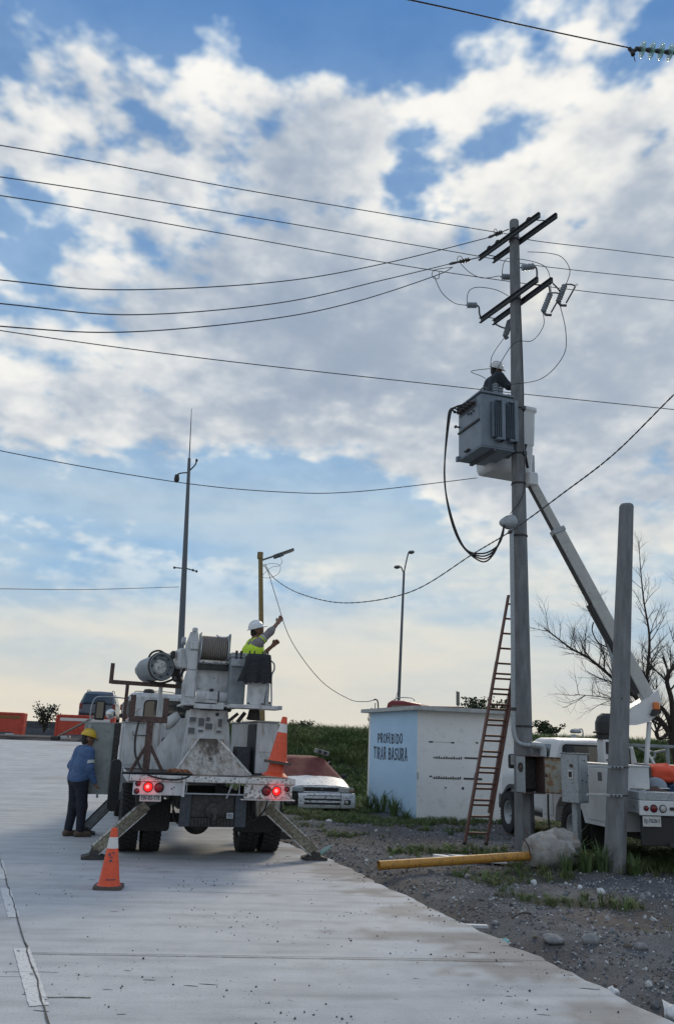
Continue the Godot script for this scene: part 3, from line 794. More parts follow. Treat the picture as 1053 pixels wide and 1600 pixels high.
	for i in 59:
		var w := 0.0045 + 0.005 * absf(nz.get_noise_2d(i * 12.0, 77.0))
		ck._face(pts[i] - Vector3(w, 0, 0), pts[i] + Vector3(w, 0, 0), pts[i + 1] + Vector3(w, 0, 0), Vector3.UP)
		ck._face(pts[i] - Vector3(w, 0, 0), pts[i + 1] + Vector3(w, 0, 0), pts[i + 1] - Vector3(w, 0, 0), Vector3.UP)
	part(ck, "crack", M.dark_metal, road)
	var cj := MB.new()
	for q in [[-2.34, 1.75, -7.62, 0.006], [-2.36, -1.95, -7.08, 0.004], [-1.9, -1.55, -6.45, 0.01]]:
		for i in 40:
			var xa: float = lerpf(q[0], q[1], i / 40.0); var xb: float = lerpf(q[0], q[1], (i + 1) / 40.0)
			var za: float = q[2] - 0.095 * (xa + 1.0) + 0.008 * nz.get_noise_2d(xa * 20.0, 5.0); var zb: float = q[2] - 0.095 * (xb + 1.0) + 0.008 * nz.get_noise_2d(xb * 20.0, 5.0)
			var w: float = q[3] * (0.7 + 0.9 * absf(nz.get_noise_2d(xa * 15.0, 50.0)))
			cj._face(Vector3(xa, 0.004, za - w), Vector3(xb, 0.004, zb - w), Vector3(xb, 0.004, zb + w), Vector3.UP)
			cj._face(Vector3(xa, 0.004, za - w), Vector3(xb, 0.004, zb + w), Vector3(xa, 0.004, za + w), Vector3.UP)
	part(cj, "joint_filler", M.dark_metal, road)

# ---------------------------------------------------------------- loose stones and grass
func pebble_mesh(sd: int) -> ArrayMesh:
	var r := RandomNumberGenerator.new()
	r.seed = sd
	var b := MB.new()
	var base := IcoPoints(r)
	for t in [[0, 1, 2], [0, 2, 3], [0, 3, 4], [0, 4, 5], [0, 5, 1], [1, 6, 2], [2, 6, 7], [2, 7, 3], [3, 7, 8], [3, 8, 4], [4, 8, 9], [4, 9, 5], [5, 9, 10], [5, 10, 1], [1, 10, 6], [11, 7, 6], [11, 8, 7], [11, 9, 8], [11, 10, 9], [11, 6, 10]]:
		b.out_tri(base[t[0]], base[t[1]], base[t[2]], Vector3.ZERO)
	return b.mesh()

func IcoPoints(r: RandomNumberGenerator) -> Array:
	var out := [Vector3(0, 0.5, 0)]
	for k in 5: out.append(Vector3(cos(TAU * k / 5) * 0.9, 0.25, sin(TAU * k / 5) * 0.9) * 0.5)
	for k in 5: out.append(Vector3(cos(TAU * (k + 0.5) / 5) * 0.9, -0.25, sin(TAU * (k + 0.5) / 5) * 0.9) * 0.5)
	out.append(Vector3(0, -0.5, 0))
	return out.map(func(p): return p * Vector3(1.0, 0.7, 0.85) * r.randf_range(0.7, 1.25))

func scatter(called: String, mesh: Mesh, m: Material, places: Array, colors: Array) -> MultiMeshInstance3D:
	var mm := MultiMesh.new()
	mm.transform_format = MultiMesh.TRANSFORM_3D
	mm.use_colors = true
	mm.mesh = mesh
	mm.instance_count = places.size()
	for i in places.size():
		mm.set_instance_transform(i, places[i]); mm.set_instance_color(i, colors[i])
	var o := MultiMeshInstance3D.new()
	o.multimesh = mm
	o.material_override = m
	o.name = free_name(self, called)
	add_child(o, true)
	stuff(o)
	return o

func spin(r: RandomNumberGenerator, s: float) -> Basis:
	return Basis.from_euler(Vector3(r.randf() * TAU, r.randf() * TAU, r.randf() * TAU)).scaled(Vector3.ONE * s)

func make_stones() -> void:
	var r := RandomNumberGenerator.new()
	r.seed = 500
	var sets := [[], [], []]; var cols := [[], [], []]
	var tones := [Color(0.10, 0.105, 0.115), Color(0.16, 0.165, 0.175), Color(0.22, 0.22, 0.225), Color(0.40, 0.40, 0.40), Color(0.14, 0.115, 0.095)]
	var made := 0
	while made < 34000:
		var z := -5.2 - 17.0 * pow(r.randf(), 1.35)
		var x := edge_x(z) + 0.05 + r.randf() * 7.5
		if grassy(x, z) > 0.65 and r.randf() < 0.85: continue
		if nz.get_noise_2d(x * 1.7 + 5.0, z * 1.7) < -0.05 and r.randf() < 0.6: continue
		var s := 0.012 + 0.036 * pow(r.randf(), 3.0)
		if r.randf() < 0.012: s = r.randf_range(0.05, 0.10)
		var k := r.randi() % 3
		sets[k].append(Transform3D(spin(r, s), Vector3(x, ground_y(x, z) + s * 0.12, z)))
		cols[k].append(tones[r.randi() % 5] * r.randf_range(0.7, 1.25))
		made += 1
	for k in 3:
		var o := scatter("gravel", pebble_mesh(k + 1), M.gravel_stone, sets[k], cols[k])
		tag(o, ["grey gravel and small stones strewn over the verge", "dark gravel chips lying among the verge stones", "mixed crushed stone on the unpaved verge"][k], "gravel")
	var p := []; var c := []
	for i in 2600:
		var z := -5.6 - 8.5 * pow(r.randf(), 1.2)
		var x := edge_x(z) - 4.6 * pow(r.randf(), 1.3)
		if nz.get_noise_2d(x * 1.3, z * 1.3 + 90.0) < 0.08 and r.randf() < 0.86: continue
		var s := 0.005 + 0.019 * pow(r.randf(), 3.0)
		if r.randf() < 0.10: p.append(Transform3D(Basis(Vector3.UP, r.randf_range(-0.25, 0.25)).scaled_local(Vector3(s * r.randf_range(3.0, 9.0), s * 0.25, s * 0.8)), Vector3(x, 0.002, z)))
		else: p.append(Transform3D(spin(r, s), Vector3(x, s * 0.2, z)))
		c.append(Color(0.055, 0.052, 0.05) * r.randf_range(0.6, 2.2))
	tag(scatter("loose_grit", pebble_mesh(9), M.gravel_stone, p, c), "dark grit and crumbs of dirt scattered on the concrete road", "grit")
	# larger stones one can tell apart
	var spots := [[2.28, -8.95, 0.26, 0.10, "long flat grey stone lying on the verge nearest the plank"], [2.62, -8.85, 0.20, 0.12, "squat grey stone between the flat stone and the dirt mound"], [3.02, -8.62, 0.13, 0.08, "small pale stone at the foot of the dirt mound"], [3.62, -11.7, 0.12, 0.10, "white broken stone in the grass before the short pole"], [3.42, -11.95, 0.09, 0.07, "little chalky stone beside the grass tuft"], [2.05, -12.7, 0.12, 0.08, "grey stone lying before the yellow pipe"], [1.9, -9.9, 0.10, 0.06, "brownish stone on the bare verge"], [4.05, -11.4, 0.11, 0.09, "pale stone right of the short pole's grass"], [0.10, -20.2, 0.16, 0.09, "white stone at the grass before the wrecked car"], [2.95, -12.55, 0.10, 0.10, "round white stone before the concrete footing"]]
	for s in spots:
		var b := MB.new()
		var rr := RandomNumberGenerator.new()
		rr.seed = int(s[0] * 1000.0)
		var rows := []
		for i in 7:
			var a := PI * i / 6.0 - PI / 2
			var row := []
			for k in 10:
				var q := Vector3(cos(a) * cos(TAU * k / 10), sin(a), cos(a) * sin(TAU * k / 10))
				row.append(Vector3(q.x * s[2] * 0.5, q.y * s[3] * 0.5, q.z * s[2] * 0.36) * (1.0 + 0.35 * nz.get_noise_3dv(q * 4.0 + Vector3(s[0] * 30.0, 0, 0))))
			rows.append(row)
		b.skin(rows, Vector3.ZERO, true)
		var o := part(b, "rock", M.white_scrap if s[4].contains("white") or s[4].contains("chalky") else M.stone)
		o.position = Vector3(s[0], ground_y(s[0], s[1]) + s[3] * 0.22, s[1])
		o.rotation.y = s[0] * 5.0
		tag(o, s[4], "stone", "loose stones on the verge")

func tuft(sd: int, blades: int, hgt: float, spread: float) -> ArrayMesh:
	var r := RandomNumberGenerator.new()
	r.seed = sd
	var b := MB.new()
	for i in blades:
		var a := r.randf() * TAU
		var base := Vector3(cos(a), 0, sin(a)) * spread * 0.4 * r.randf()
		var out := Vector3(cos(a + r.randf_range(-0.6, 0.6)), 0, sin(a + r.randf_range(-0.6, 0.6)))
		var side := out.cross(Vector3.UP) * r.randf_range(0.004, 0.008) * (hgt / 0.2)
		var h := hgt * r.randf_range(0.45, 1.0)
		var m := base + out * spread * 0.25 + Vector3.UP * h * 0.6
		var t := base + out * spread * r.randf_range(0.5, 1.0) + Vector3.UP * h * r.randf_range(0.75, 1.0)
		b.tri(base - side, base + side, m + side * 0.7); b.tri(base - side, m + side * 0.7, m - side * 0.7); b.tri(m - side * 0.7, m + side * 0.7, t)
	return b.mesh()

func make_grass() -> void:
	var r := RandomNumberGenerator.new()
	r.seed = 900
	var near := [[], []]; var nc := [[], []]
	var tries := 0
	while near[0].size() + near[1].size() < 7000 and tries < 90000:
		tries += 1
		var z := -9.2 - 16.5 * r.randf()
		var x := edge_x(z) + r.randf() * 11.0
		var g := grassy(x, z)
		if r.randf() > g * g: continue
		if Vector2(x - 3.66, z + 16.2).length() < 0.25 or Vector2(x - 4.44, z + 13.64).length() < 0.2: continue
		if x > 2.35 and x < 4.7 and z < -21.95 and z > -25.5: continue
		var s := r.randf_range(0.35, 0.8)
		if Vector2(x - 4.25, z + 14.2).length() < 1.1: s = r.randf_range(0.7, 1.25)
		var k := r.randi() % 2
		near[k].append(Transform3D(Basis(Vector3.UP, r.randf() * TAU).scaled(Vector3(s, s * r.randf_range(0.7, 1.15), s)), Vector3(x, ground_y(x, z) - 0.01, z)))
		nc[k].append(Color(0.095, 0.155, 0.045).lerp(Color(0.17, 0.17, 0.075), pow(r.randf(), 2.0)) * r.randf_range(0.6, 1.2))
	tag(scatter("grass", tuft(1, 16, 0.22, 0.16), M.grass_blade, near[0], nc[0]), "green grass growing round the pole feet and along the hut", "grass")
	tag(scatter("grass", tuft(2, 11, 0.30, 0.22), M.grass_blade, near[1], nc[1]), "taller loose grass among the verge tufts", "grass")
	var hp := []; var hc := []
	tries = 0
	while hp.size() < 12000 and tries < 60000:
		tries += 1
		var z := -25.5 - 12.5 * pow(r.randf(), 0.9)
		var x := -5.0 + 22.0 * r.randf()
		var e := x - edge_x(z)
		if e < 2.2: continue
		if x > 1.0 and x < 4.9 and z > -26.0: continue
		var s := r.randf_range(0.7, 1.5) * (1.0 + 0.7 * maxf(0.0, nz.get_noise_2d(x * 2.0, z)))
		hp.append(Transform3D(Basis(Vector3.UP, r.randf() * TAU).scaled(Vector3(s, s * r.randf_range(0.7, 1.3), s)), Vector3(x, ground_y(x, z) - 0.02, z)))
		var n := nz.get_noise_2d(x * 0.9, z * 0.9)
		hc.append(Color(0.11, 0.185, 0.062).lerp(Color(0.20, 0.235, 0.10), clampf(0.4 + n, 0, 1)) * r.randf_range(0.55, 1.15))
	tag(scatter("bank_grass", tuft(3, 14, 0.24, 0.30), M.grass_blade, hp, hc), "dark green grass covering the road embankment behind the hut", "grass")

# ---------------------------------------------------------------- shared pieces of vehicles
var tyre_meshes := {}
func wheel(parent: Node, at: Vector3, r: float, w: float, rim_out := 1.0, rimm: Material = null) -> Node3D:
	# the axle lies along local x
	var o := holder("wheel", parent, at)
	var key := "%.2f %.2f" % [r, w]
	var bas := Basis(Vector3(0, 1, 0), Vector3(1, 0, 0), Vector3(0, 0, -1))
	if not tyre_meshes.has(key):
		var b := MB.new()
		var h := w / 2.0
		b.lathe([Vector2(r * 0.55, -h * 0.75), Vector2(r * 0.62, -h * 0.95), Vector2(r * 0.8, -h), Vector2(r * 0.93, -h * 0.94), Vector2(r * 0.965, -h * 0.8), Vector2(r * 0.965, h * 0.8), Vector2(r * 0.93, h * 0.94), Vector2(r * 0.8, h), Vector2(r * 0.62, h * 0.95), Vector2(r * 0.55, h * 0.75)], Vector3.ZERO, bas, 32)
		for k in 40:
			var a := TAU * k / 40.0
			for q in [[-0.66, 0.0, 0.30], [-0.02, 0.5, 0.34], [0.66, 0.0, 0.30]]:
				var aa: float = a + q[1] * TAU / 40.0
				var rad := Vector3(0, cos(aa), sin(aa))
				b.box(rad * (r * 0.975) + Vector3(q[0] * h, 0, 0), Vector3(q[2] * w, r * 0.05, TAU * r / 40.0 * 0.66), Basis(Vector3.RIGHT, rad, Vector3.RIGHT.cross(rad)).rotated(rad, 0.25 * signf(q[0])))
		tyre_meshes[key] = b.mesh()
		var m := MB.new()
		m.lathe([Vector2(0.0, h * 0.25), Vector2(r * 0.12, h * 0.3), Vector2(r * 0.16, h * 0.1), Vector2(r * 0.32, h * 0.02), Vector2(r * 0.42, h * 0.3), Vector2(r * 0.5, h * 0.7), Vector2(r * 0.57, h * 0.82), Vector2(r * 0.55, h * 0.6), Vector2(r * 0.55, -h * 0.75), Vector2(0.0, -h * 0.5)], Vector3.ZERO, bas, 24)
		for k in 8:
			var a := TAU * k / 8.0
			m.lathe([Vector2(0.016, 0), Vector2(0.016, 0.03), Vector2(0, 0.03)], Vector3(h * 0.06, cos(a) * r * 0.24, sin(a) * r * 0.24), bas, 6)
		tyre_meshes[key + "rim"] = m.mesh()
	part(tyre_meshes[key], "tyre", M.rubber, o)
	var ri := part(tyre_meshes[key + "rim"], "rim", rimm if rimm else M.galvanised, o)
	if rim_out < 0.0: ri.rotation.y = PI
	return o

func lens(parent: Node, called: String, at: Vector3, r: float, m: Material, lit := false, label := "") -> void:
	# a round lamp that faces local +z
	var bas := Basis(Vector3.RIGHT, Vector3(0, 0, 1), Vector3(0, -1, 0))
	var o := holder(called, parent, at)
	if label: o.set_meta("label", label)
	var b := MB.new()
	b.lathe([Vector2(r * 1.14, -0.01), Vector2(r * 1.14, 0.008), Vector2(r * 0.98, 0.014), Vector2(r * 0.98, 0.0)], Vector3.ZERO, bas, 24)
	part(b, "lamp_rim", M.black_plastic, o)
	b = MB.new()
	b.lathe([Vector2(r * 0.98, 0.004), Vector2(r * 0.8, 0.015), Vector2(r * 0.4, 0.022), Vector2(0, 0.024)], Vector3.ZERO, bas, 24)
	part(b, "lamp_lens", M.red_lamp_lit if lit else m, o)
	if lit:
		b = MB.new()
		b.lathe([Vector2(r * 0.42, 0.021), Vector2(r * 0.2, 0.029), Vector2(0, 0.03)], Vector3(-r * 0.12, r * 0.08, 0), bas, 16)
		part(b, "lamp_bulb", M.red_lamp_core, o)
		var l := OmniLight3D.new()
		l.name = "tail_lamp_light"
		l.light_color = Color(1.0, 0.12, 0.1)
		l.light_energy = 0.02
		l.light_size = r
		l.omni_range = 4.0
		l.omni_attenuation = 2.0
		l.shadow_enabled = true
		l.position = Vector3(0, 0, 0.06)
		o.add_child(l)

func letters(parent: Node, called: String, text: String, xf: Transform3D, width: float, height: float, m: Material, depth := 0.004) -> MeshInstance3D:
	var t := TextMesh.new()
	var f := SystemFont.new()
	f.font_names = PackedStringArray(["Droid Sans"])
	f.font_weight = 700
	t.font = f
	t.text = text
	t.font_size = 48
	t.pixel_size = 0.01
	t.depth = 0.02
	var bb := t.get_aabb()
	var sx := width / bb.size.x; var sy := height / bb.size.y
	var o := MeshInstance3D.new()
	o.mesh = t
	o.material_override = m
	o.name = free_name(parent, called)
	parent.add_child(o, true)
	var mid := bb.position + bb.size / 2.0
	o.transform = xf * Transform3D(Basis.from_scale(Vector3(sx, sy, depth / 0.02)), -Vector3(mid.x * sx, mid.y * sy, mid.z * depth / 0.02))
	return o

func rounded(x0: float, x1: float, y0: float, y1: float, r: float) -> Array:
	var out := []
	for q in [[x1 - r, y0 + r, -PI / 2], [x1 - r, y1 - r, 0.0], [x0 + r, y1 - r, PI / 2], [x0 + r, y0 + r, PI]]:
		for k in 4: out.append(Vector2(q[0] + cos(q[2] + k * PI / 6) * r, q[1] + sin(q[2] + k * PI / 6) * r))
	return out

func flip_z(at := Vector3.ZERO) -> Transform3D: return Transform3D(Basis.IDENTITY, at)

# ---------------------------------------------------------------- the digger derrick truck; origin on the road under the middle of its rear deck edge, -z forward
func make_truck() -> void:
	var t := thing("derrick_truck", "white digger derrick truck parked with outriggers down and tail lamps lit", "truck", Vector3(-1.64, 0, -12.75), 15.0)
	var b := MB.new()
	# frame
	for s in [-1.0, 1.0]:
		b = MB.new(); b.cube(s * 0.38, s * 0.46, 0.72, 0.98, -0.35, -8.6, 0.01); part(b, "chassis_rail", M.dark_metal, t)
	b = MB.new(); b.cube(-0.38, 0.38, 0.74, 0.94, -0.36, -0.44, 0.01); part(b, "cross_member", M.dark_metal, t)
	b = MB.new(); b.cube(-0.38, 0.38, 0.74, 0.94, -2.6, -2.7, 0.01); part(b, "cross_member", M.dark_metal, t)
	# deck
	b = MB.new(); b.cube(-1.19, 1.21, 1.125, 1.19, -0.03, -2.75, 0.006); part(b, "deck_plate", M.dark_metal, t)
	b = MB.new(); b.cube(-1.19, 1.23, 1.115, 1.20, 0.0, -0.028, 0.008); part(b, "deck_edge", M.chipped_white, t)
	for s in [-1.0, 1.0]:
		b = MB.new(); b.cube(s * 1.195, s * 1.225, 1.10, 1.198, -0.03, -2.75, 0.006); part(b, "side_rail", M.white_paint, t)
	# lamp panels
	b = MB.new(); b.cube(-1.13, -0.40, 0.925, 1.11, -0.035, -0.075, 0.006); part(b, "lamp_panel", M.white_paint, t)
	b = MB.new(); b.cube(0.47, 1.19, 0.905, 1.11, -0.035, -0.075, 0.006); b.cube(0.42, 1.23, 0.885, 0.90, 0.0, -0.12, 0.004); part(b, "lamp_panel", M.chipped_white, t)
	b = MB.new(); b.cube(-0.44, -0.40, 0.91, 1.12, -0.01, -0.034, 0.004); part(b, "lamp_panel_bracket", M.white_paint, t)
	lens(t, "taillight", Vector3(-0.92, 1.035, -0.032), 0.062, M.red_lens, true, "lit red tail lamp")
	lens(t, "taillight", Vector3(-0.765, 1.03, -0.032), 0.062, M.red_lens)
	lens(t, "marker_light", Vector3(-1.065, 1.08, -0.032), 0.034, M.red_lens)
	lens(t, "marker_light", Vector3(-1.075, 0.975, -0.032), 0.034, M.red_lens)
	lens(t, "taillight", Vector3(0.95, 1.02, -0.032), 0.062, M.red_lens, true, "lit red tail lamp")
	lens(t, "taillight", Vector3(0.795, 1.02, -0.032), 0.062, M.red_lens)
	lens(t, "marker_light", Vector3(1.11, 1.05, -0.032), 0.036, M.red_lens)
	b = MB.new(); b.cube(-0.60, -0.585, 1.02, 1.03, -0.03, -0.036); b.cube(-0.565, -0.545, 1.03, 1.045, -0.03, -0.036); b.cube(-0.588, -0.57, 1.005, 1.02, -0.03, -0.036); part(b, "bolt", M.black_plastic, t)
	# number plate, tucked under the lamp panel
	var pl := holder("number_plate", t, Vector3(-0.87, 0.895, -0.09))
	b = MB.new(); b.cube(-0.15, 0.15, -0.06, 0.06, -0.004, 0.004, 0.002); part(b, "plate_blank", M.plate_white, pl)
	letters(pl, "plate_lettering", "EW-83-178", Transform3D(Basis.IDENTITY, Vector3(0, -0.01, 0.006)), 0.26, 0.06, M.letter_paint, 0.002)
	# rear frame with the tow hitch
	b = MB.new(); b.cube(-0.44, -0.28, 0.50, 0.95, -0.10, -0.14, 0.01); part(b, "hitch_side_plate", M.navy_metal, t)
	b = MB.new(); b.cube(0.36, 0.53, 0.50, 0.95, -0.10, -0.14, 0.01); part(b, "hitch_side_plate", M.navy_metal, t)
	b = MB.new(); b.cube(-0.46, 0.55, 0.945, 0.965, -0.06, -0.12, 0.004); part(b, "hitch_top_bar", M.galvanised, t)
	for x in [-0.37, 0.40]:
		b = MB.new(); b.cube(x - 0.006, x + 0.006, 0.965, 1.115, -0.06, -0.08); part(b, "hanger_rod", M.galvanised, t)
	b = MB.new(); b.bar(Vector3(0.22, 0.9, -0.09), Vector3(0.30, 1.12, -0.09), 0.02, 0.02); part(b, "release_lever", M.galvanised, t)
	b = MB.new()
	b.cube(-0.28, 0.36, 0.50, 0.62, -0.11, -0.16, 0.01)
	for k in 13:
		if absf(k - 6.5) < 1.2: continue
		var x := -0.24 + k * 0.046
		b.cube(x - 0.008, x + 0.008, 0.51, 0.62, -0.085, -0.11)
	part(b, "step_bar", M.dark_metal, t)
	b = MB.new(); b.cube(-0.28, 0.36, 0.62, 0.94, -0.15, -0.18, 0.01); part(b, "hitch_back_plate", M.dark_metal, t)
	b = MB.new(); b.lathe([Vector2(0.0, 0.16), Vector2(0.05, 0.15), Vector2(0.07, 0.09), Vector2(0.12, 0.05), Vector2(0.13, 0.0)], Vector3(0.05, 0.72, -0.15), Basis(Vector3.RIGHT, Vector3(0, 0, 1), Vector3(0, -1, 0)), 12); b.tube([Vector3(0.05, 0.72, 0.0), Vector3(0.06, 0.64, 0.02), Vector3(0.04, 0.60, 0.0)], 0.022, 8); part(b, "tow_hitch", M.dark_metal, t)
	b = MB.new(); b.tube([Vector3(0.05, 0.52, -0.09), Vector3(0.05, 0.55, -0.07), Vector3(0.08, 0.56, -0.07)], 0.03, 8); b.cube(0.02, 0.08, 0.53, 0.59, -0.07, -0.11, 0.006); part(b, "receiver_socket", M.black_plastic, t)
	var pl2 := holder("small_plate", t, Vector3(0.29, 0.66, -0.10))
	b = MB.new(); b.cube(-0.05, 0.05, -0.04, 0.04, -0.01, 0.004, 0.002); part(b, "plate_blank", M.galvanised, pl2)
	letters(pl2, "plate_lettering", "152", Transform3D(Basis.IDENTITY, Vector3(0, 0, 0.006)), 0.07, 0.045, M.letter_paint, 0.002)
	# flaps, axle, wheels, spare tank
	for q in [[-1.06, -0.50], [0.50, 1.10]]:
		b = MB.new(); b.prism(rounded(q[0], q[1], 0.36, 0.82, 0.05), 0.014, Transform3D(Basis(Vector3.RIGHT, 0.05), Vector3(0, 0, -0.92))); part(b, "mud_flap", M.rubber, t)
	for x in [-1.08, -0.73, 0.79, 1.14]: wheel(t, Vector3(x, 0.505, -1.52), 0.50, 0.29, signf(x))
	for x in [-1.02, 1.02]: wheel(t, Vector3(x, 0.505, -6.9), 0.50, 0.29, signf(x))
	b = MB.new(); b.tube([Vector3(-1.0, 0.5, -1.52), Vector3(1.0, 0.5, -1.52)], 0.07, 12); b.lathe([Vector2(0.0, -0.24), Vector2(0.14, -0.2), Vector2(0.21, -0.08), Vector2(0.22, 0.0), Vector2(0.21, 0.08), Vector2(0.14, 0.2), Vector2(0.0, 0.24)], Vector3(-0.02, 0.47, -1.50), Basis(Vector3.RIGHT, Vector3(0, 0, 1), Vector3(0, -1, 0)), 20); part(b, "rear_axle", M.dark_metal, t)
	b = MB.new(); b.tube([Vector3(-0.9, 0.5, -6.9), Vector3(0.9, 0.5, -6.9)], 0.06, 10); part(b, "front_axle", M.dark_metal, t)
	for q in [[[-0.52, 0.86, -0.25], [-0.50, 0.60, -0.3], [-0.36, 0.50, -0.32], [-0.22, 0.52, -0.3]], [[-0.55, 0.84, -0.3], [-0.48, 0.66, -0.34], [-0.34, 0.60, -0.36], [-0.2, 0.6, -0.3]], [[0.58, 0.9, -0.3], [0.60, 0.66, -0.3], [0.68, 0.58, -0.32], [0.84, 0.72, -0.34], [0.88, 0.9, -0.3]], [[0.64, 0.9, -0.32], [0.66, 0.72, -0.3], [0.60, 0.55, -0.32], [0.5, 0.52, -0.3]]]:
		b = MB.new(); b.tube(smooth_path(VV(q), 6), 0.013, 6); part(b, "hydraulic_hose", M.cable_black, t)
	# rear outriggers: a leg slides out of a housing down to a hinged shoe
	outrigger(t, Vector3(-0.93, 0.70, -0.62), Vector3(-1.56, 0.06, -0.62), M.muddy_steel)
	outrigger(t, Vector3(0.99, 0.70, -0.62), Vector3(1.72, 0.06, -0.62), M.muddy_steel)
	outrigger(t, Vector3(-1.22, 0.66, -3.72), Vector3(-1.72, 0.06, -3.72), M.grey_paint)
	outrigger(t, Vector3(1.22, 0.70, -3.35), Vector3(1.80, 0.06, -3.35), M.grey_paint)
	b = MB.new(); b.prism([Vector2(0.78, 0.62), Vector2(1.12, 0.66), Vector2(1.13, 0.90), Vector2(0.74, 0.90)], 0.16, Transform3D(Basis.IDENTITY, Vector3(0, 0, -0.72))); part(b, "outrigger_housing", M.stained_white, t)
	b = MB.new(); b.prism([Vector2(-1.02, 0.66), Vector2(-0.68, 0.80), Vector2(-0.62, 0.90), Vector2(-1.06, 0.90)], 0.16, Transform3D(Basis.IDENTITY, Vector3(0, 0, -0.72))); part(b, "outrigger_housing", M.dark_metal, t)
	b = MB.new(); b.prism(rounded(-1.42, -1.25, 0.52, 1.34, 0.08), 0.30, Transform3D(Basis.IDENTITY, Vector3(0, 0, -2.45))); part(b, "wheel_guard", M.rubber, t)
	# tool compartments
	var cl := holder("tool_compartment", t)
	b = MB.new(); b.cube(-1.25, -0.62, 0.78, 1.95, -2.78, -4.9, 0.012); part(b, "compartment_box", M.white_paint, cl)
	b = MB.new(); b.cube(-1.17, -0.70, 1.24, 1.88, -2.768, -2.778, 0.004); part(b, "rear_panel", M.white_paint, cl)
	b = MB.new(); b.cube(-1.27, -0.60, 1.95, 1.985, -2.74, -4.95, 0.006); part(b, "lid", M.white_paint, cl)
	for z in [-2.95, -3.55]:
		b = MB.new(); b.cube(-1.262, -1.251, 0.86, 1.90, z, z - 0.5, 0.004); part(b, "side_door", M.white_paint, cl)
	b = MB.new(); b.tube([Vector3(-1.1, 1.80, -2.755), Vector3(-1.1, 1.74, -2.74), Vector3(-0.78, 1.74, -2.74), Vector3(-0.78, 1.80, -2.755)], 0.007, 6); part(b, "grab_handle", M.black_plastic, cl)
	var od := holder("open_door", t)
	od.set_meta("label", "grey compartment door swung wide open")
	b = MB.new(); b.cube(-1.93, -1.40, 0.70, 1.94, -3.44, -3.475, 0.008); part(b, "door_panel", M.door_grey, od)
	b = MB.new(); b.cube(-1.40, -1.30, 0.68, 1.94, -3.40, -3.48, 0.008); part(b, "hinge_flange", M.dark_metal, od)
	b = MB.new(); b.cube(-1.87, -1.81, 1.82, 1.88, -3.41, -3.44, 0.008); part(b, "hook", M.galvanised, od)
	b = MB.new(); b.cube(-1.60, -1.56, 0.64, 0.72, -3.42, -3.45, 0.006); part(b, "latch", M.galvanised, od)
	b = MB.new(); b.cube(-1.93, -1.915, 0.70, 1.94, -3.425, -3.44); b.cube(-1.93, -1.40, 1.925, 1.94, -3.425, -3.44); b.cube(-1.93, -1.40, 0.70, 0.715, -3.425, -3.44); part(b, "door_lip", M.galvanised, od)
	var cr := holder("tool_compartment", t)
	b = MB.new(); b.cube(0.88, 1.24, 1.20, 2.03, -1.55, -4.4, 0.012); part(b, "compartment_box", M.white_paint, cr)
	b = MB.new(); b.cube(0.92, 1.20, 1.55, 1.98, -1.54, -1.549, 0.003); part(b, "rear_panel", M.white_paint, cr)
	b = MB.new(); b.cube(0.86, 1.26, 2.03, 2.055, -1.52, -4.45, 0.006); part(b, "lid", M.galvanised, cr)
	b = MB.new(); b.cube(0.865, 0.879, 1.22, 2.0, -1.6, -2.4, 0.004); part(b, "inner_panel", M.navy_metal, cr)
	b = MB.new(); b.cube(0.58, 0.82, 1.2, 1.62, -1.7, -2.1, 0.01); part(b, "tool_box", M.navy_metal, t)
	b = MB.new(); b.cube(-0.60, -0.34, 1.2, 1.72, -2.35, -2.75, 0.03); part(b, "tool_bin", M.black_plastic, t)
	# overhead rack
	var rk := holder("cargo_rack", t)
	b = MB.new(); b.bar(Vector3(-1.56, 2.62, -2.55), Vector3(-0.34, 2.60, -2.55), 0.06, 0.07, 0.006); part(b, "rail", M.rust, rk)
	b = MB.new(); b.cube(-1.60, -1.53, 2.59, 2.94, -2.515, -2.585, 0.006); part(b, "end_post", M.rust, rk)
	b = MB.new(); b.cube(-1.31, -1.25, 1.96, 2.58, -2.52, -2.58, 0.006); part(b, "post", M.rust, rk)
	b = MB.new(); b.cube(-0.74, -0.67, 1.2, 2.57, -2.52, -2.58, 0.006); part(b, "post", M.white_paint, rk)
	# pole cradle
	var pc := holder("pole_cradle", t)
	b = MB.new(); b.cube(-1.27, -0.70, 1.93, 2.02, -0.46, -0.54, 0.008); part(b, "cross_beam", M.rust, pc)
	for q in [[-1.27, 2.33], [-0.78, 2.30]]:
		b = MB.new(); b.cube(q[0], q[0] + 0.08, 2.02, q[1], -0.46, -0.54, 0.008); part(b, "arm", M.rust, pc)
	b = MB.new(); b.cube(-1.0, -0.90, 1.20, 1.93, -0.455, -0.545, 0.008); part(b, "post", M.rust, pc)
	b = MB.new(); b.bar(Vector3(-0.97, 1.60, -0.49), Vector3(-1.17, 1.22, -0.49), 0.05, 0.05, 0.006); part(b, "brace", M.rust, pc)
	b = MB.new(); b.bar(Vector3(-0.92, 1.60, -0.49), Vector3(-0.70, 1.22, -0.49), 0.05, 0.05, 0.006); part(b, "brace", M.rust, pc)
	b = MB.new(); b.tube(smooth_path([Vector3(-1.12, 1.95, -0.44), Vector3(-1.15, 1.7, -0.42), Vector3(-1.12, 1.45, -0.42), Vector3(-1.02, 1.26, -0.38)], 6), 0.016, 6); part(b, "strap", M.black_plastic, pc)
	b = MB.new(); b.tube(smooth_path([Vector3(-1.3, 1.215, -0.1), Vector3(-1.0, 1.22, -0.12), Vector3(-0.7, 1.23, -0.06), Vector3(-0.5, 1.22, -0.15), Vector3(-0.3, 1.215, -0.3)], 6), 0.018, 6); part(b, "loose_cable", M.cable_black, t)
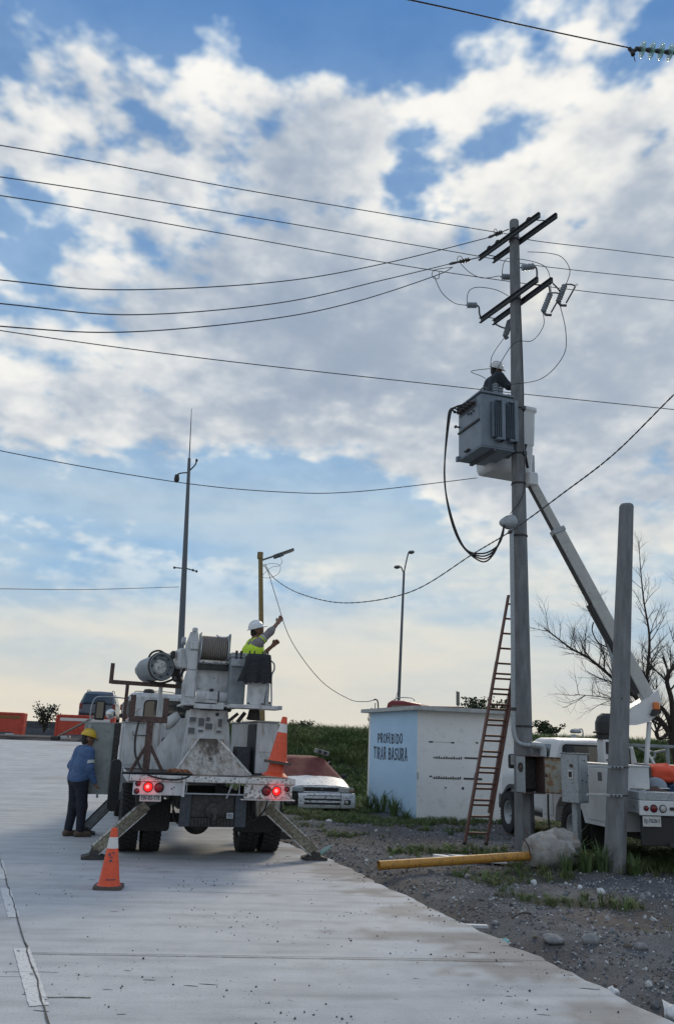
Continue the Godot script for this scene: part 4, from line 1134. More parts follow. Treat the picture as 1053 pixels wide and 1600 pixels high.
	b = MB.new(); b.tube(smooth_path([Vector3(-0.95, 1.20, 0.0), Vector3(-0.75, 1.155, 0.02), Vector3(-0.5, 1.15, 0.02), Vector3(-0.35, 1.2, 0.0)], 6), 0.012, 6); part(b, "loose_cable", M.cable_black, t)
	# pedestal and its splayed foot plates
	b = MB.new()
	var lo := [Vector3(-0.33, 1.19, -1.75), Vector3(0.53, 1.19, -1.75), Vector3(0.53, 1.19, -2.7), Vector3(-0.33, 1.19, -2.7)]
	var hi := [Vector3(-0.23, 2.2, -1.78), Vector3(0.40, 2.2, -1.78), Vector3(0.40, 2.2, -2.5), Vector3(-0.23, 2.2, -2.5)]
	for k in 4: b.out_quad(lo[k], lo[(k + 1) % 4], hi[(k + 1) % 4], hi[k], Vector3(0.1, 1.7, -2.2))
	b.cap(hi, Vector3(0.1, 1.7, -2.2))
	part(b, "pedestal", M.white_paint, t)
	b = MB.new()
	var q0 := [Vector3(-0.50, 1.19, -0.86), Vector3(0.70, 1.19, -0.86), Vector3(0.24, 1.73, -1.62), Vector3(-0.07, 1.73, -1.62)]
	# front sheet, cut finely so that the oil stain below its top edge can be laid on
	b.colored = true
	for j in 22:
		for i in 34:
			var g := []
			for o in [[0, 0], [1, 0], [1, 1], [0, 1]]:
				var u: float = (i + o[0]) / 34.0; var w: float = (j + o[1]) / 22.0
				g.append([q0[0].lerp(q0[1], u).lerp(q0[3].lerp(q0[2], u), w), u, w])
			for o in [0, 2, 1, 0, 3, 2]:
				var x: float = g[o][0].x - 0.09; var w: float = g[o][2]
				var n := nz.get_noise_2d(x * 16.0, w * 5.0) * 0.9 + nz.get_noise_2d(x * 50.0, w * 12.0) * 0.6
				var oil := ss(0.05, 0.75, 1.15 - absf(x) * 3.2 - (1.0 - w) * 1.25 + n * 0.7) + 0.45 * ss(0.0, 0.5, n + 0.25 - absf(absf(x) - 0.12) * 4.0 - 0.2 * w)
				b.col = Color(1, 1, 1).lerp(Color(0.16, 0.12, 0.09), clampf(oil, 0.0, 0.9))
				b.put(g[o][0], Vector3(0, 0.81, 0.58))
	b.col = Color(1, 1, 1)
	b.out_tri(q0[0], q0[3], Vector3(-0.33, 1.19, -1.7), Vector3(0.1, 1.3, -1.3)); b.out_tri(q0[3], Vector3(-0.33, 1.19, -1.7), Vector3(-0.18, 1.73, -1.76), Vector3(0.1, 1.3, -1.3))
	b.out_tri(q0[1], q0[2], Vector3(0.53, 1.19, -1.7), Vector3(0.1, 1.3, -1.3)); b.out_tri(q0[2], Vector3(0.53, 1.19, -1.7), Vector3(0.36, 1.73, -1.76), Vector3(0.1, 1.3, -1.3))
	b.out_quad(q0[3], q0[2], Vector3(0.36, 1.73, -1.76), Vector3(-0.18, 1.73, -1.76), Vector3(0.1, 1.3, -1.3))
	part(b, "buttress", M.stained_vertex, t, "stained and oil-streaked white buttress plate")
	for s in [[-0.07, -0.50], [0.24, 0.70]]:
		b = MB.new(); b.bar(Vector3(s[0], 1.735, -1.615), Vector3(s[1], 1.20, -0.855), 0.03, 0.03, 0.005); part(b, "weld_rib", M.chipped_white, t)
	b = MB.new(); b.bar(Vector3(-0.02, 1.32, -1.035), Vector3(-0.02, 1.46, -1.23), 0.008, 0.008); b.bar(Vector3(0.16, 1.32, -1.035), Vector3(0.16, 1.46, -1.23), 0.008, 0.008); b.bar(Vector3(-0.02, 1.46, -1.23), Vector3(0.16, 1.46, -1.23), 0.008, 0.008); b.bar(Vector3(-0.02, 1.32, -1.035), Vector3(0.16, 1.32, -1.035), 0.008, 0.008); part(b, "label_frame", M.clean_white, t)
	# side buttress of the pedestal and a white tank beside it
	b = MB.new(); b.prism([Vector2(-0.95, 1.2), Vector2(-0.33, 1.2), Vector2(-0.24, 2.05), Vector2(-0.34, 2.05)], 0.05, Transform3D(Basis.IDENTITY, Vector3(0, 0, -2.2))); part(b, "side_buttress", M.white_paint, t)
	b = MB.new(); b.lathe([Vector2(0, -0.16), Vector2(0.09, -0.15), Vector2(0.1, -0.1), Vector2(0.1, 0.1), Vector2(0.09, 0.15), Vector2(0, 0.16)], Vector3(-0.48, 2.0, -2.35), axis(Vector3(0.8, 0.55, 0.0)), 16); part(b, "air_tank", M.white_paint, t)
	# stickers and instruction plates on the pedestal
	for q in [[-0.24, -0.13, 1.99, 2.07], [-0.25, -0.14, 1.80, 1.90], [-0.09, 0.01, 1.93, 2.06], [0.03, 0.10, 2.01, 2.08], [0.03, 0.15, 1.88, 1.98], [-0.08, 0.0, 1.83, 1.87], [0.24, 0.31, 1.93, 2.06], [0.22, 0.30, 1.83, 1.87]]:
		b = MB.new(); b.cube(q[0] - 0.008, q[1] + 0.008, q[2] - 0.008, q[3] + 0.008, -1.748, -1.775, 0.002); part(b, "decal_border", M.clean_white, t)
		b = MB.new(); b.cube(q[0], q[1], q[2], q[3], -1.744, -1.75); part(b, "decal", M.decal_dark, t)
	b = MB.new(); b.lathe([Vector2(0.03, 0), Vector2(0.03, 0.02), Vector2(0, 0.02)], Vector3(0.22, 2.13, -1.78), Basis(Vector3.RIGHT, Vector3(0, 0, 1), Vector3(0, -1, 0)), 10); part(b, "plug", M.black_plastic, t)
	# turntable
	b = MB.new(); b.lathe([Vector2(0.40, 2.19), Vector2(0.42, 2.21), Vector2(0.42, 2.25), Vector2(0.40, 2.255)], Vector3(0.09, 0, -2.15), Basis.IDENTITY, 32); part(b, "slewing_ring", M.dark_metal, t)
	var tt := holder("turntable", t)
	b = MB.new(); b.cube(-0.38, 0.62, 2.255, 2.29, -1.62, -2.75, 0.006); part(b, "turntable_plate", M.white_paint, tt)
	b = MB.new(); b.cube(-0.20, 0.30, 2.21, 2.262, -1.60, -1.66, 0.005); part(b, "turntable_skirt", M.white_paint, tt)
	b = MB.new(); b.cube(0.35, 1.20, 2.235, 2.295, -1.20, -1.72, 0.006); part(b, "platform_beam", M.white_paint, tt)
	b = MB.new(); b.cube(1.14, 1.21, 2.235, 2.30, -1.185, -1.20, 0.003); part(b, "beam_cap", M.galvanised, tt)
	# slew motor, lying across
	b = MB.new(); b.tube([Vector3(-0.15, 2.43, -1.78), Vector3(-0.02, 2.43, -1.78)], 0.085, 14); b.tube([Vector3(0.22, 2.42, -1.78), Vector3(0.45, 2.42, -1.78)], 0.09, 14); b.cube(-0.02, 0.21, 2.36, 2.50, -1.70, -1.86, 0.02); part(b, "hydraulic_motor", M.white_paint, tt)
	b = MB.new(); b.tube([Vector3(0.21, 2.42, -1.78), Vector3(0.22, 2.42, -1.78)], 0.1, 14); b.cube(0.06, 0.12, 2.5, 2.55, -1.72, -1.8, 0.008); part(b, "motor_collar", M.black_plastic, tt)
	# turret plates
	b = MB.new(); b.prism([Vector2(-0.39, 2.29), Vector2(-0.16, 2.29), Vector2(-0.15, 3.0), Vector2(-0.20, 3.50), Vector2(-0.33, 3.50), Vector2(-0.40, 3.25), Vector2(-0.32, 2.9), Vector2(-0.40, 2.6)], 0.09, Transform3D(Basis.IDENTITY, Vector3(0, 0, -1.96))); part(b, "turret_side_plate", M.white_paint, tt)
	b = MB.new(); b.cube(-0.30, -0.21, 3.50, 3.58, -1.86, -1.97, 0.015); b.cube(-0.33, -0.17, 3.20, 3.34, -1.83, -1.865, 0.012); b.cube(-0.34, -0.17, 2.86, 3.18, -1.845, -1.865, 0.008); b.cube(-0.34, -0.18, 2.40, 2.84, -1.84, -1.865, 0.01); part(b, "pin_housing", M.white_paint, tt)
	b = MB.new(); b.lathe([Vector2(0.07, 0), Vector2(0.07, 0.06), Vector2(0.03, 0.07), Vector2(0, 0.07)], Vector3(-0.40, 3.34, -1.92), axis(Vector3.LEFT), 14); part(b, "pin_cap", M.galvanised, tt)
	b = MB.new(); b.cube(-0.15, 0.44, 2.5, 3.0, -1.92, -1.96, 0.008); part(b, "winch_plate", M.white_paint, tt)
	b = MB.new(); b.cube(0.40, 0.48, 2.29, 3.05, -1.9, -2.4, 0.01); part(b, "turret_side_plate", M.grey_paint, tt)
	b = MB.new()
	for k in 9:
		b.lathe([Vector2(0.009, 0), Vector2(0.009, 0.012), Vector2(0, 0.013)], Vector3(-0.11 + (k % 3) * 0.25, 2.55 + (k / 3) * 0.19, -1.92), Basis(Vector3.RIGHT, Vector3(0, 0, 1), Vector3(0, -1, 0)), 6)
	part(b, "bolt", M.black_plastic, tt)
	# winch with its wound rope
	var wi := holder("winch", t)
	b = MB.new()
	var prof := [Vector2(0.0, -0.215)]
	for k in 12:
		prof.append(Vector2(0.195, -0.215 + k * 0.0358)); prof.append(Vector2(0.214, -0.206 + k * 0.0358)); prof.append(Vector2(0.214, -0.192 + k * 0.0358))
	prof.append(Vector2(0.195, 0.215)); prof.append(Vector2(0, 0.215))
	b.lathe(prof, Vector3(0.10, 3.25, -1.98), axis(Vector3.RIGHT), 28); part(b, "wound_rope", M.rope, wi)
	for x in [-0.135, 0.335]:
		b = MB.new(); b.lathe([Vector2(0, -0.01), Vector2(0.235, -0.01), Vector2(0.24, 0.0), Vector2(0.235, 0.01), Vector2(0, 0.01)], Vector3(x, 3.25, -1.98), axis(Vector3.RIGHT), 28); part(b, "drum_flange", M.white_paint, wi)
		b = MB.new(); b.cube(x - 0.02 if x < 0 else x + 0.012, x - 0.012 if x < 0 else x + 0.025, 2.98, 3.50, -1.75, -2.15, 0.006); part(b, "winch_bracket", M.grey_paint, wi)
	b = MB.new(); b.cube(-0.15, 0.36, 2.985, 3.02, -1.76, -1.80, 0.005); part(b, "winch_guard", M.chipped_white, wi)
	b = MB.new(); b.cube(-0.16, 0.36, 2.87, 2.97, -1.80, -1.9, 0.006); part(b, "winch_base", M.dark_metal, wi)
	b = MB.new(); b.tube(smooth_path([Vector3(0.12, 3.47, -1.86), Vector3(0.18, 3.43, -1.76), Vector3(0.30, 3.44, -1.74), Vector3(0.34, 3.49, -1.8)], 6), 0.014, 6); b.tube(smooth_path([Vector3(0.37, 3.16, -1.75), Vector3(0.42, 3.10, -1.7), Vector3(0.39, 2.95, -1.7), Vector3(0.42, 2.85, -1.75)], 6), 0.016, 6); part(b, "rope_tail", M.chrome, wi)
	b = MB.new(); b.tube(smooth_path([Vector3(0.45, 3.12, -1.8), Vector3(0.50, 3.05, -1.72), Vector3(0.47, 2.85, -1.74), Vector3(0.49, 2.6, -1.8)], 6), 0.018, 6); part(b, "hydraulic_hose", M.cable_black, wi)
	# boom, laid forward over the cab, and the auger drive hung beside it
	var bo := holder("boom", t)
	b = MB.new(); b.bar(Vector3(-0.32, 3.06, -2.0), Vector3(-0.50, 3.10, -4.4), 0.30, 0.34, 0.02); part(b, "boom_section", M.white_paint, bo)
	b = MB.new(); b.bar(Vector3(-0.50, 3.10, -4.4), Vector3(-0.60, 3.14, -7.6), 0.23, 0.26, 0.02); part(b, "boom_extension", M.white_paint, bo)
	b = MB.new(); b.tube([Vector3(-0.3, 2.5, -2.1), Vector3(-0.48, 2.98, -3.4)], 0.065, 14); part(b, "lift_cylinder", M.dark_metal, bo)
	var au := holder("auger_drive", t)
	var dir := Vector3(0.42, 0.10, 0.90)
	b = MB.new(); b.lathe([Vector2(0.0, -0.02), Vector2(0.14, -0.02), Vector2(0.15, 0.02), Vector2(0.19, 0.0), Vector2(0.215, 0.05), Vector2(0.24, 0.05), Vector2(0.245, 0.02), Vector2(0.245, -0.03), Vector2(0.225, -0.06), Vector2(0.21, -0.50), Vector2(0.17, -0.56), Vector2(0, -0.56)], Vector3(-0.76, 2.91, -2.30), axis(dir), 28); part(b, "gearbox", M.grey_paint, au)
	b = MB.new(); b.lathe([Vector2(0.0, 0.012), Vector2(0.11, 0.012), Vector2(0.135, -0.01)], Vector3(-0.76, 2.91, -2.30), axis(dir), 20)
	part(b, "drive_face", M.chipped_white, au)
	b = MB.new(); b.lathe([Vector2(0.205, 0.045), Vector2(0.25, 0.052), Vector2(0.252, 0.0)], Vector3(-0.76, 2.91, -2.30), axis(dir), 28); part(b, "rim_ring", M.dark_metal, au)
	for k in 8:
		b = MB.new(); b.lathe([Vector2(0.014, 0), Vector2(0.014, 0.03), Vector2(0, 0.03)], Vector3(-0.76, 2.91, -2.29) + axis(dir) * Vector3(cos(k * TAU / 8) * 0.18, 0.02, sin(k * TAU / 8) * 0.18), axis(dir), 6); part(b, "bolt", M.dark_metal, au)
	b = MB.new(); b.lathe([Vector2(0, 0.0), Vector2(0.10, 0.0), Vector2(0.125, -0.03), Vector2(0.13, -0.16), Vector2(0.10, -0.2), Vector2(0, -0.2)], Vector3(-1.07, 2.86, -2.62), axis(Vector3(-0.3, 0.0, 0.95)), 20); part(b, "hydraulic_motor", M.chipped_white, au)
	b = MB.new(); b.cube(-0.62, -0.40, 2.78, 2.96, -2.45, -2.75, 0.02); b.cube(-0.60, -0.52, 3.06, 3.20, -2.3, -2.5, 0.02); part(b, "mounting_bracket", M.dark_metal, au)
	for q in [[[-0.98, 3.02, -2.6], [-0.92, 3.16, -2.55], [-0.78, 3.2, -2.5], [-0.62, 3.1, -2.5]], [[-1.0, 2.72, -2.6], [-0.9, 2.66, -2.5], [-0.7, 2.64, -2.45], [-0.5, 2.72, -2.4]], [[-0.55, 2.8, -2.35], [-0.5, 2.68, -2.3], [-0.42, 2.74, -2.2], [-0.36, 2.9, -2.1]]]:
		b = MB.new(); b.tube(smooth_path(VV(q), 6), 0.02, 6); part(b, "hydraulic_hose", M.cable_black, au)
	# operator's station
	var op := holder("operator_station", t)
	b = MB.new(); b.cube(0.36, 0.62, 2.30, 3.08, -1.50, -1.85, 0.012); part(b, "console_cabinet", M.grey_paint, op)
	b = MB.new(); b.cube(0.35, 0.63, 2.93, 3.05, -1.46, -1.50, 0.008); b.cube(0.35, 0.63, 3.08, 3.16, -1.50, -1.86, 0.01); part(b, "console_head", M.galvanised, op)
	for x in [0.43, 0.51]:
		b = MB.new(); b.tube([Vector3(x, 3.05, -1.48), Vector3(x, 3.14, -1.46), Vector3(x, 3.15, -1.46), Vector3(x, 3.19, -1.455)], [0.012, 0.012, 0.024, 0.022], 8); part(b, "control_lever", M.black_plastic, op)
	# a heavy cloth apron hangs over the control panel
	b = MB.new()
	var rows := []
	for j in 11:
		var v := j / 10.0
		var row := []
		for i in 23:
			var u := i / 22.0
			var fold := 0.022 * sin(u * 17.0 + 1.3) * v + 0.015 * sin(u * 31.0) * v * v
			var x := lerpf(lerpf(0.58, 0.97, u), lerpf(0.47, 1.02, u), v) + (-0.05 * v * v if i == 0 else 0.0)
			var bow := 0.05 * sin(u * PI)
			row.append(Vector3(x, lerpf(3.13, 2.655 + 0.012 * sin(u * 23.0), v), -1.18 + bow + fold + (0.0 if v > 0.02 else -0.03)))
		rows.append(row)
	b.skin(rows, Vector3(0.77, 2.9, -1.6))
	var back := []
	for row in rows: back.append(row.map(func(p): return p + Vector3(0, 0, -0.012)))
	b.skin(back, Vector3(0.77, 2.9, -0.6))
	part(b, "apron", M.apron_black, op)
	for x in [0.61, 0.69, 0.83, 0.92]:
		b = MB.new(); b.tube([Vector3(x, 3.10, -1.2), Vector3(x, 3.17, -1.2), Vector3(x, 3.18, -1.2)], [0.012, 0.014, 0.006], 8); part(b, "control_lever", M.black_plastic, op)
	b = MB.new(); b.cube(0.58, 0.98, 2.86, 3.11, -1.21, -1.45, 0.01); part(b, "control_panel", M.dark_metal, op)
	b = MB.new(); b.prism([Vector2(0.62, 2.30), Vector2(0.90, 2.30), Vector2(0.95, 2.70), Vector2(0.62, 2.70)], 0.03, Transform3D(Basis.IDENTITY, Vector3(0, 0, -1.28))); part(b, "knee_panel", M.white_paint, op)
	b = MB.new(); b.cube(0.94, 1.0, 2.30, 2.86, -1.3, -1.36, 0.006); part(b, "panel_post", M.galvanised, op)
	b = MB.new()
	for x in [0.65, 0.88]:
		for y in [2.32, 2.66]: b.lathe([Vector2(0.016, 0), Vector2(0.016, 0.012), Vector2(0, 0.012)], Vector3(x, y, -1.25), Basis(Vector3.RIGHT, Vector3(0, 0, 1), Vector3(0, -1, 0)), 8)
	part(b, "bolt", M.black_plastic, op)
	b = MB.new(); b.tube(smooth_path([Vector3(0.99, 3.06, -1.35), Vector3(1.06, 3.0, -1.35), Vector3(1.07, 2.9, -1.35), Vector3(1.03, 2.78, -1.35), Vector3(1.05, 2.45, -1.35), Vector3(1.05, 2.33, -1.35), Vector3(1.0, 2.31, -1.35)], 5), 0.014, 8); part(b, "guard_rail", M.galvanised, op)
	b = MB.new(); b.cube(0.60, 0.98, 2.66, 2.74, -1.5, -1.95, 0.03); b.cube(0.60, 0.98, 2.74, 3.0, -1.93, -2.0, 0.03); b.tube([Vector3(0.79, 2.29, -1.7), Vector3(0.79, 2.67, -1.7)], 0.05, 10); part(b, "seat", M.black_plastic, op)
	b = MB.new(); b.lathe([Vector2(0.10, 0), Vector2(0.13, 0.02), Vector2(0.11, 0.06), Vector2(0.09, 0.17), Vector2(0, 0.17)], Vector3(0.82, 2.06, -1.62), Basis.IDENTITY, 14); b.bar(Vector3(0.40, 2.02, -1.7), Vector3(0.56, 2.16, -1.7), 0.05, 0.05); b.bar(Vector3(0.56, 2.02, -1.7), Vector3(0.68, 2.18, -1.7), 0.06, 0.06); part(b, "slip_ring", M.dark_metal, t)
	# cab
	make_cab(t)
	# scraps on the deck
	b = MB.new()
	for q in [[-0.52, -0.4, 0.05], [-0.44, -0.36, 0.045], [-0.58, -0.5, 0.04], [-0.36, -0.45, 0.04], [-0.50, -0.28, 0.035]]:
		b.tube(smooth_path([Vector3(q[0] - 0.07, 1.20, q[1]), Vector3(q[0] - 0.02, 1.22 + q[2], q[1] + 0.03), Vector3(q[0] + 0.05, 1.21 + q[2] * 0.6, q[1] - 0.02), Vector3(q[0] + 0.09, 1.20, q[1] + 0.02)], 5), 0.022, 7)
	var sc := part(b, "tie_down_strap", M.dirty_orange, self)
	sc.transform = t.transform
	tag(sc, "tangle of dirty orange strap lying on the truck deck by the cradle", "strap")

func outrigger(t: Node, top: Vector3, foot: Vector3, m: Material) -> void:
	var o := holder("outrigger", t)
	var d := (foot - top).normalized()
	var side := signf(foot.x - top.x)
	var n := Vector3(-d.y, d.x, 0) * side
	var b := MB.new()
	b.bar(top - d * 0.08, foot + Vector3(0, 0.05, 0), 0.15, 0.15, 0.012, Vector3.BACK); part(b, "outrigger_leg", m, o)
	b = MB.new()
	for s in [-0.075, 0.075]:
		for k in [-1.0, 1.0]:
			var w: Vector3 = Vector3(-d.y, d.x, 0) * s
			b.bar(top + w * 1.05 + Vector3(0, 0, 0.077 * k), foot + w * 1.05 + Vector3(0, 0.05, 0.077 * k), 0.014, 0.014)
	part(b, "leg_flange", M.chipped_white if m == M.muddy_steel else M.dark_metal, o)
	b = MB.new(); b.bar(top + Vector3(0, 0, 0.079), top + d * 0.5 + Vector3(0, 0, 0.079), 0.05, 0.012); part(b, "hydraulic_ram", M.rope, o)
	b = MB.new()
	b.prism([Vector2(-0.17, 0.0), Vector2(0.17, 0.0), Vector2(0.18, 0.03), Vector2(0.07, 0.06), Vector2(0.05, 0.12), Vector2(-0.05, 0.12), Vector2(-0.07, 0.06), Vector2(-0.18, 0.03)], 0.30, Transform3D(Basis.IDENTITY, Vector3(foot.x, 0.004, foot.z - 0.15)))
	part(b, "foot_shoe", M.dark_metal, o)

func make_cab(t: Node) -> void:
	var c := holder("cab", t)
	var b := MB.new()
	# a closed loft: rear wall at z -5.5, windscreen at -7.2
	var rows := []
	for s in [[-5.50, 0.94, 1.06, 2.52, 0.10], [-5.56, 1.0, 1.02, 2.60, 0.13], [-6.8, 1.02, 1.0, 2.63, 0.13], [-7.25, 0.98, 1.0, 2.50, 0.13], [-7.55, 1.0, 1.0, 1.95, 0.06]]:
		var ring := []
		for p in rounded(-s[1], s[1], s[2], s[3], s[4]): ring.append(Vector3(p.x - 0.08, p.y, s[0]))
		rows.append(ring)
	b.skin(rows, Vector3(-0.08, 1.8, -6.4), true)
	b.cap(rows[0], Vector3(-0.08, 1.8, -6.4)); b.cap(rows[-1], Vector3(-0.08, 1.8, -6.4))
	part(b, "cab_shell", M.white_paint, c)
	for q in [[-0.80, -0.50], [-0.38, 0.70]]:
		var w := holder("rear_window", c)
		b = MB.new(); b.prism(rounded(q[0] - 0.025, q[1] + 0.025, 1.96, 2.46, 0.09), 0.02, Transform3D(Basis.IDENTITY, Vector3(0, 0, -5.508))); part(b, "window_seal", M.rubber, w)
		b = MB.new(); b.prism(rounded(q[0], q[1], 1.985, 2.435, 0.08), 0.008, Transform3D(Basis.IDENTITY, Vector3(0, 0, -5.486))); part(b, "pane", M.glass_dark, w)
	for s in [-1.0, 1.0]:
		b = MB.new(); b.cube(-0.08 + s * 1.015, -0.08 + s * 1.03, 1.95, 2.45, -5.9, -6.9, 0.004); part(b, "side_window", M.glass_dark, c)
	b = MB.new()
	rows = []
	for s in [[-7.4, 0.92, 1.0, 1.9], [-8.4, 0.86, 1.0, 1.78], [-8.95, 0.78, 1.0, 1.68], [-9.05, 0.7, 1.02, 1.55]]:
		var ring := []
		for p in rounded(-s[1], s[1], s[2], s[3], 0.12): ring.append(Vector3(p.x - 0.08, p.y, s[0]))
		rows.append(ring)
	b.skin(rows, Vector3(-0.08, 1.4, -8.2), true); b.cap(rows[-1], Vector3(-0.08, 1.4, -8.2))
	part(b, "hood", M.white_paint, c)
	b = MB.new(); b.lathe([Vector2(0.11, 0), Vector2(0.12, 0.05), Vector2(0.09, 0.09), Vector2(0, 0.1)], Vector3(-0.72, 2.61, -6.0), Basis.IDENTITY, 14); part(b, "roof_vent", M.dark_metal, c)
	var m := holder("mirror", c)
	b = MB.new(); b.cube(-1.80, -1.58, 2.02, 2.44, -6.42, -6.48, 0.03); part(b, "mirror_shell", M.black_plastic, m)
	b = MB.new(); b.cube(-1.76, -1.62, 2.06, 2.40, -6.405, -6.418, 0.004); part(b, "mirror_glass", M.glass_dark, m)
	b = MB.new(); b.tube(smooth_path([Vector3(-1.05, 2.5, -6.6), Vector3(-1.6, 2.52, -6.46), Vector3(-1.84, 2.44, -6.44), Vector3(-1.86, 2.0, -6.44), Vector3(-1.6, 1.94, -6.46), Vector3(-1.06, 1.9, -6.6)], 5), 0.014, 6); part(b, "mirror_arm", M.galvanised, m)
	b = MB.new(); b.lathe([Vector2(0, 0.02), Vector2(0.06, 0.015), Vector2(0.10, 0.0), Vector2(0.105, -0.03), Vector2(0, -0.05)], Vector3(-1.46, 2.16, -6.4), Basis(Vector3.RIGHT, Vector3(0, 0, 1), Vector3(0, -1, 0)), 18); part(b, "round_mirror", M.chrome, m)
	b = MB.new(); b.tube([Vector3(-1.2, 1.96, -5.2), Vector3(-0.9, 2.30, -5.2)], 0.02, 8); part(b, "grab_rail", M.chipped_white, c)

# ---------------------------------------------------------------- traffic cones
func cone(label: String, at: Vector3, euler := Vector3.ZERO, base_plate := true, marks := true) -> Node3D:
	var o := thing("traffic_cone", label, "traffic cone", at, 0.0, "orange traffic cones")
	o.rotation = euler
	var b := MB.new()
	var r := func(y: float) -> float: return lerpf(0.132, 0.036, (y - 0.045) / 0.665)
	b.lathe([Vector2(0.15, 0.04), Vector2(0.138, 0.05), Vector2(r.call(0.1), 0.1), Vector2(r.call(0.47), 0.47)], Vector3.ZERO, Basis.IDENTITY, 28)
	b.lathe([Vector2(r.call(0.6), 0.6), Vector2(0.038, 0.70), Vector2(0.032, 0.71), Vector2(0.025, 0.69)], Vector3.ZERO, Basis.IDENTITY, 28)
	part(b, "cone_shell", M.orange_plastic, o)
	b = MB.new(); b.lathe([Vector2(r.call(0.47), 0.469), Vector2(r.call(0.47) + 0.0015, 0.472), Vector2(r.call(0.6) + 0.0015, 0.598), Vector2(r.call(0.6), 0.601)], Vector3.ZERO, Basis.IDENTITY, 28); part(b, "reflective_band", M.reflective_band, o)
	b = MB.new()
	if base_plate:
		b.prism(rounded(-0.175, 0.175, -0.175, 0.175, 0.05), 0.04, Transform3D(Basis(Vector3.RIGHT, -PI / 2), Vector3.ZERO))
		part(b, "base", M.cone_rubber, o)
	if marks:
		var k := Transform3D(Basis(Vector3.UP, 0.25) * Basis(Vector3.RIGHT, -0.142), Vector3.ZERO)
		var st := MB.new()
		for i in 8: st.box(Basis(Vector3.UP, 0.25) * Vector3(-0.052 + i * 0.0148, 0.115, r.call(0.115) + 0.0005 - pow(absf(i - 3.5) * 0.0148, 2.0) * 4.0), Vector3(0.0105, 0.018 - 0.004 * (i % 3), 0.006), k.basis)
		part(st, "stencil_mark", M.letter_paint, o)
		var e := MB.new()
		for q in [[-0.035, 0.40, 0.02, 0.035], [0.01, 0.42, 0.022, 0.02], [-0.01, 0.37, 0.035, 0.012], [-0.015, 0.33, 0.03, 0.026]]:
			e.box(Basis(Vector3.UP, 0.25) * Vector3(q[0], q[1], r.call(q[1]) + 0.0005 - absf(q[0]) * 0.12), Vector3(q[2], q[3], 0.006), k.basis)
		part(e, "emblem", M.letter_paint, o)
	return o

# side outlines are drawn as (distance forward, height) and extruded along local +x
func side_xf(x: float, z := 0.0) -> Transform3D: return Transform3D(Basis(Vector3(0, 0, -1), Vector3.UP, Vector3(1, 0, 0)), Vector3(x, 0, z))

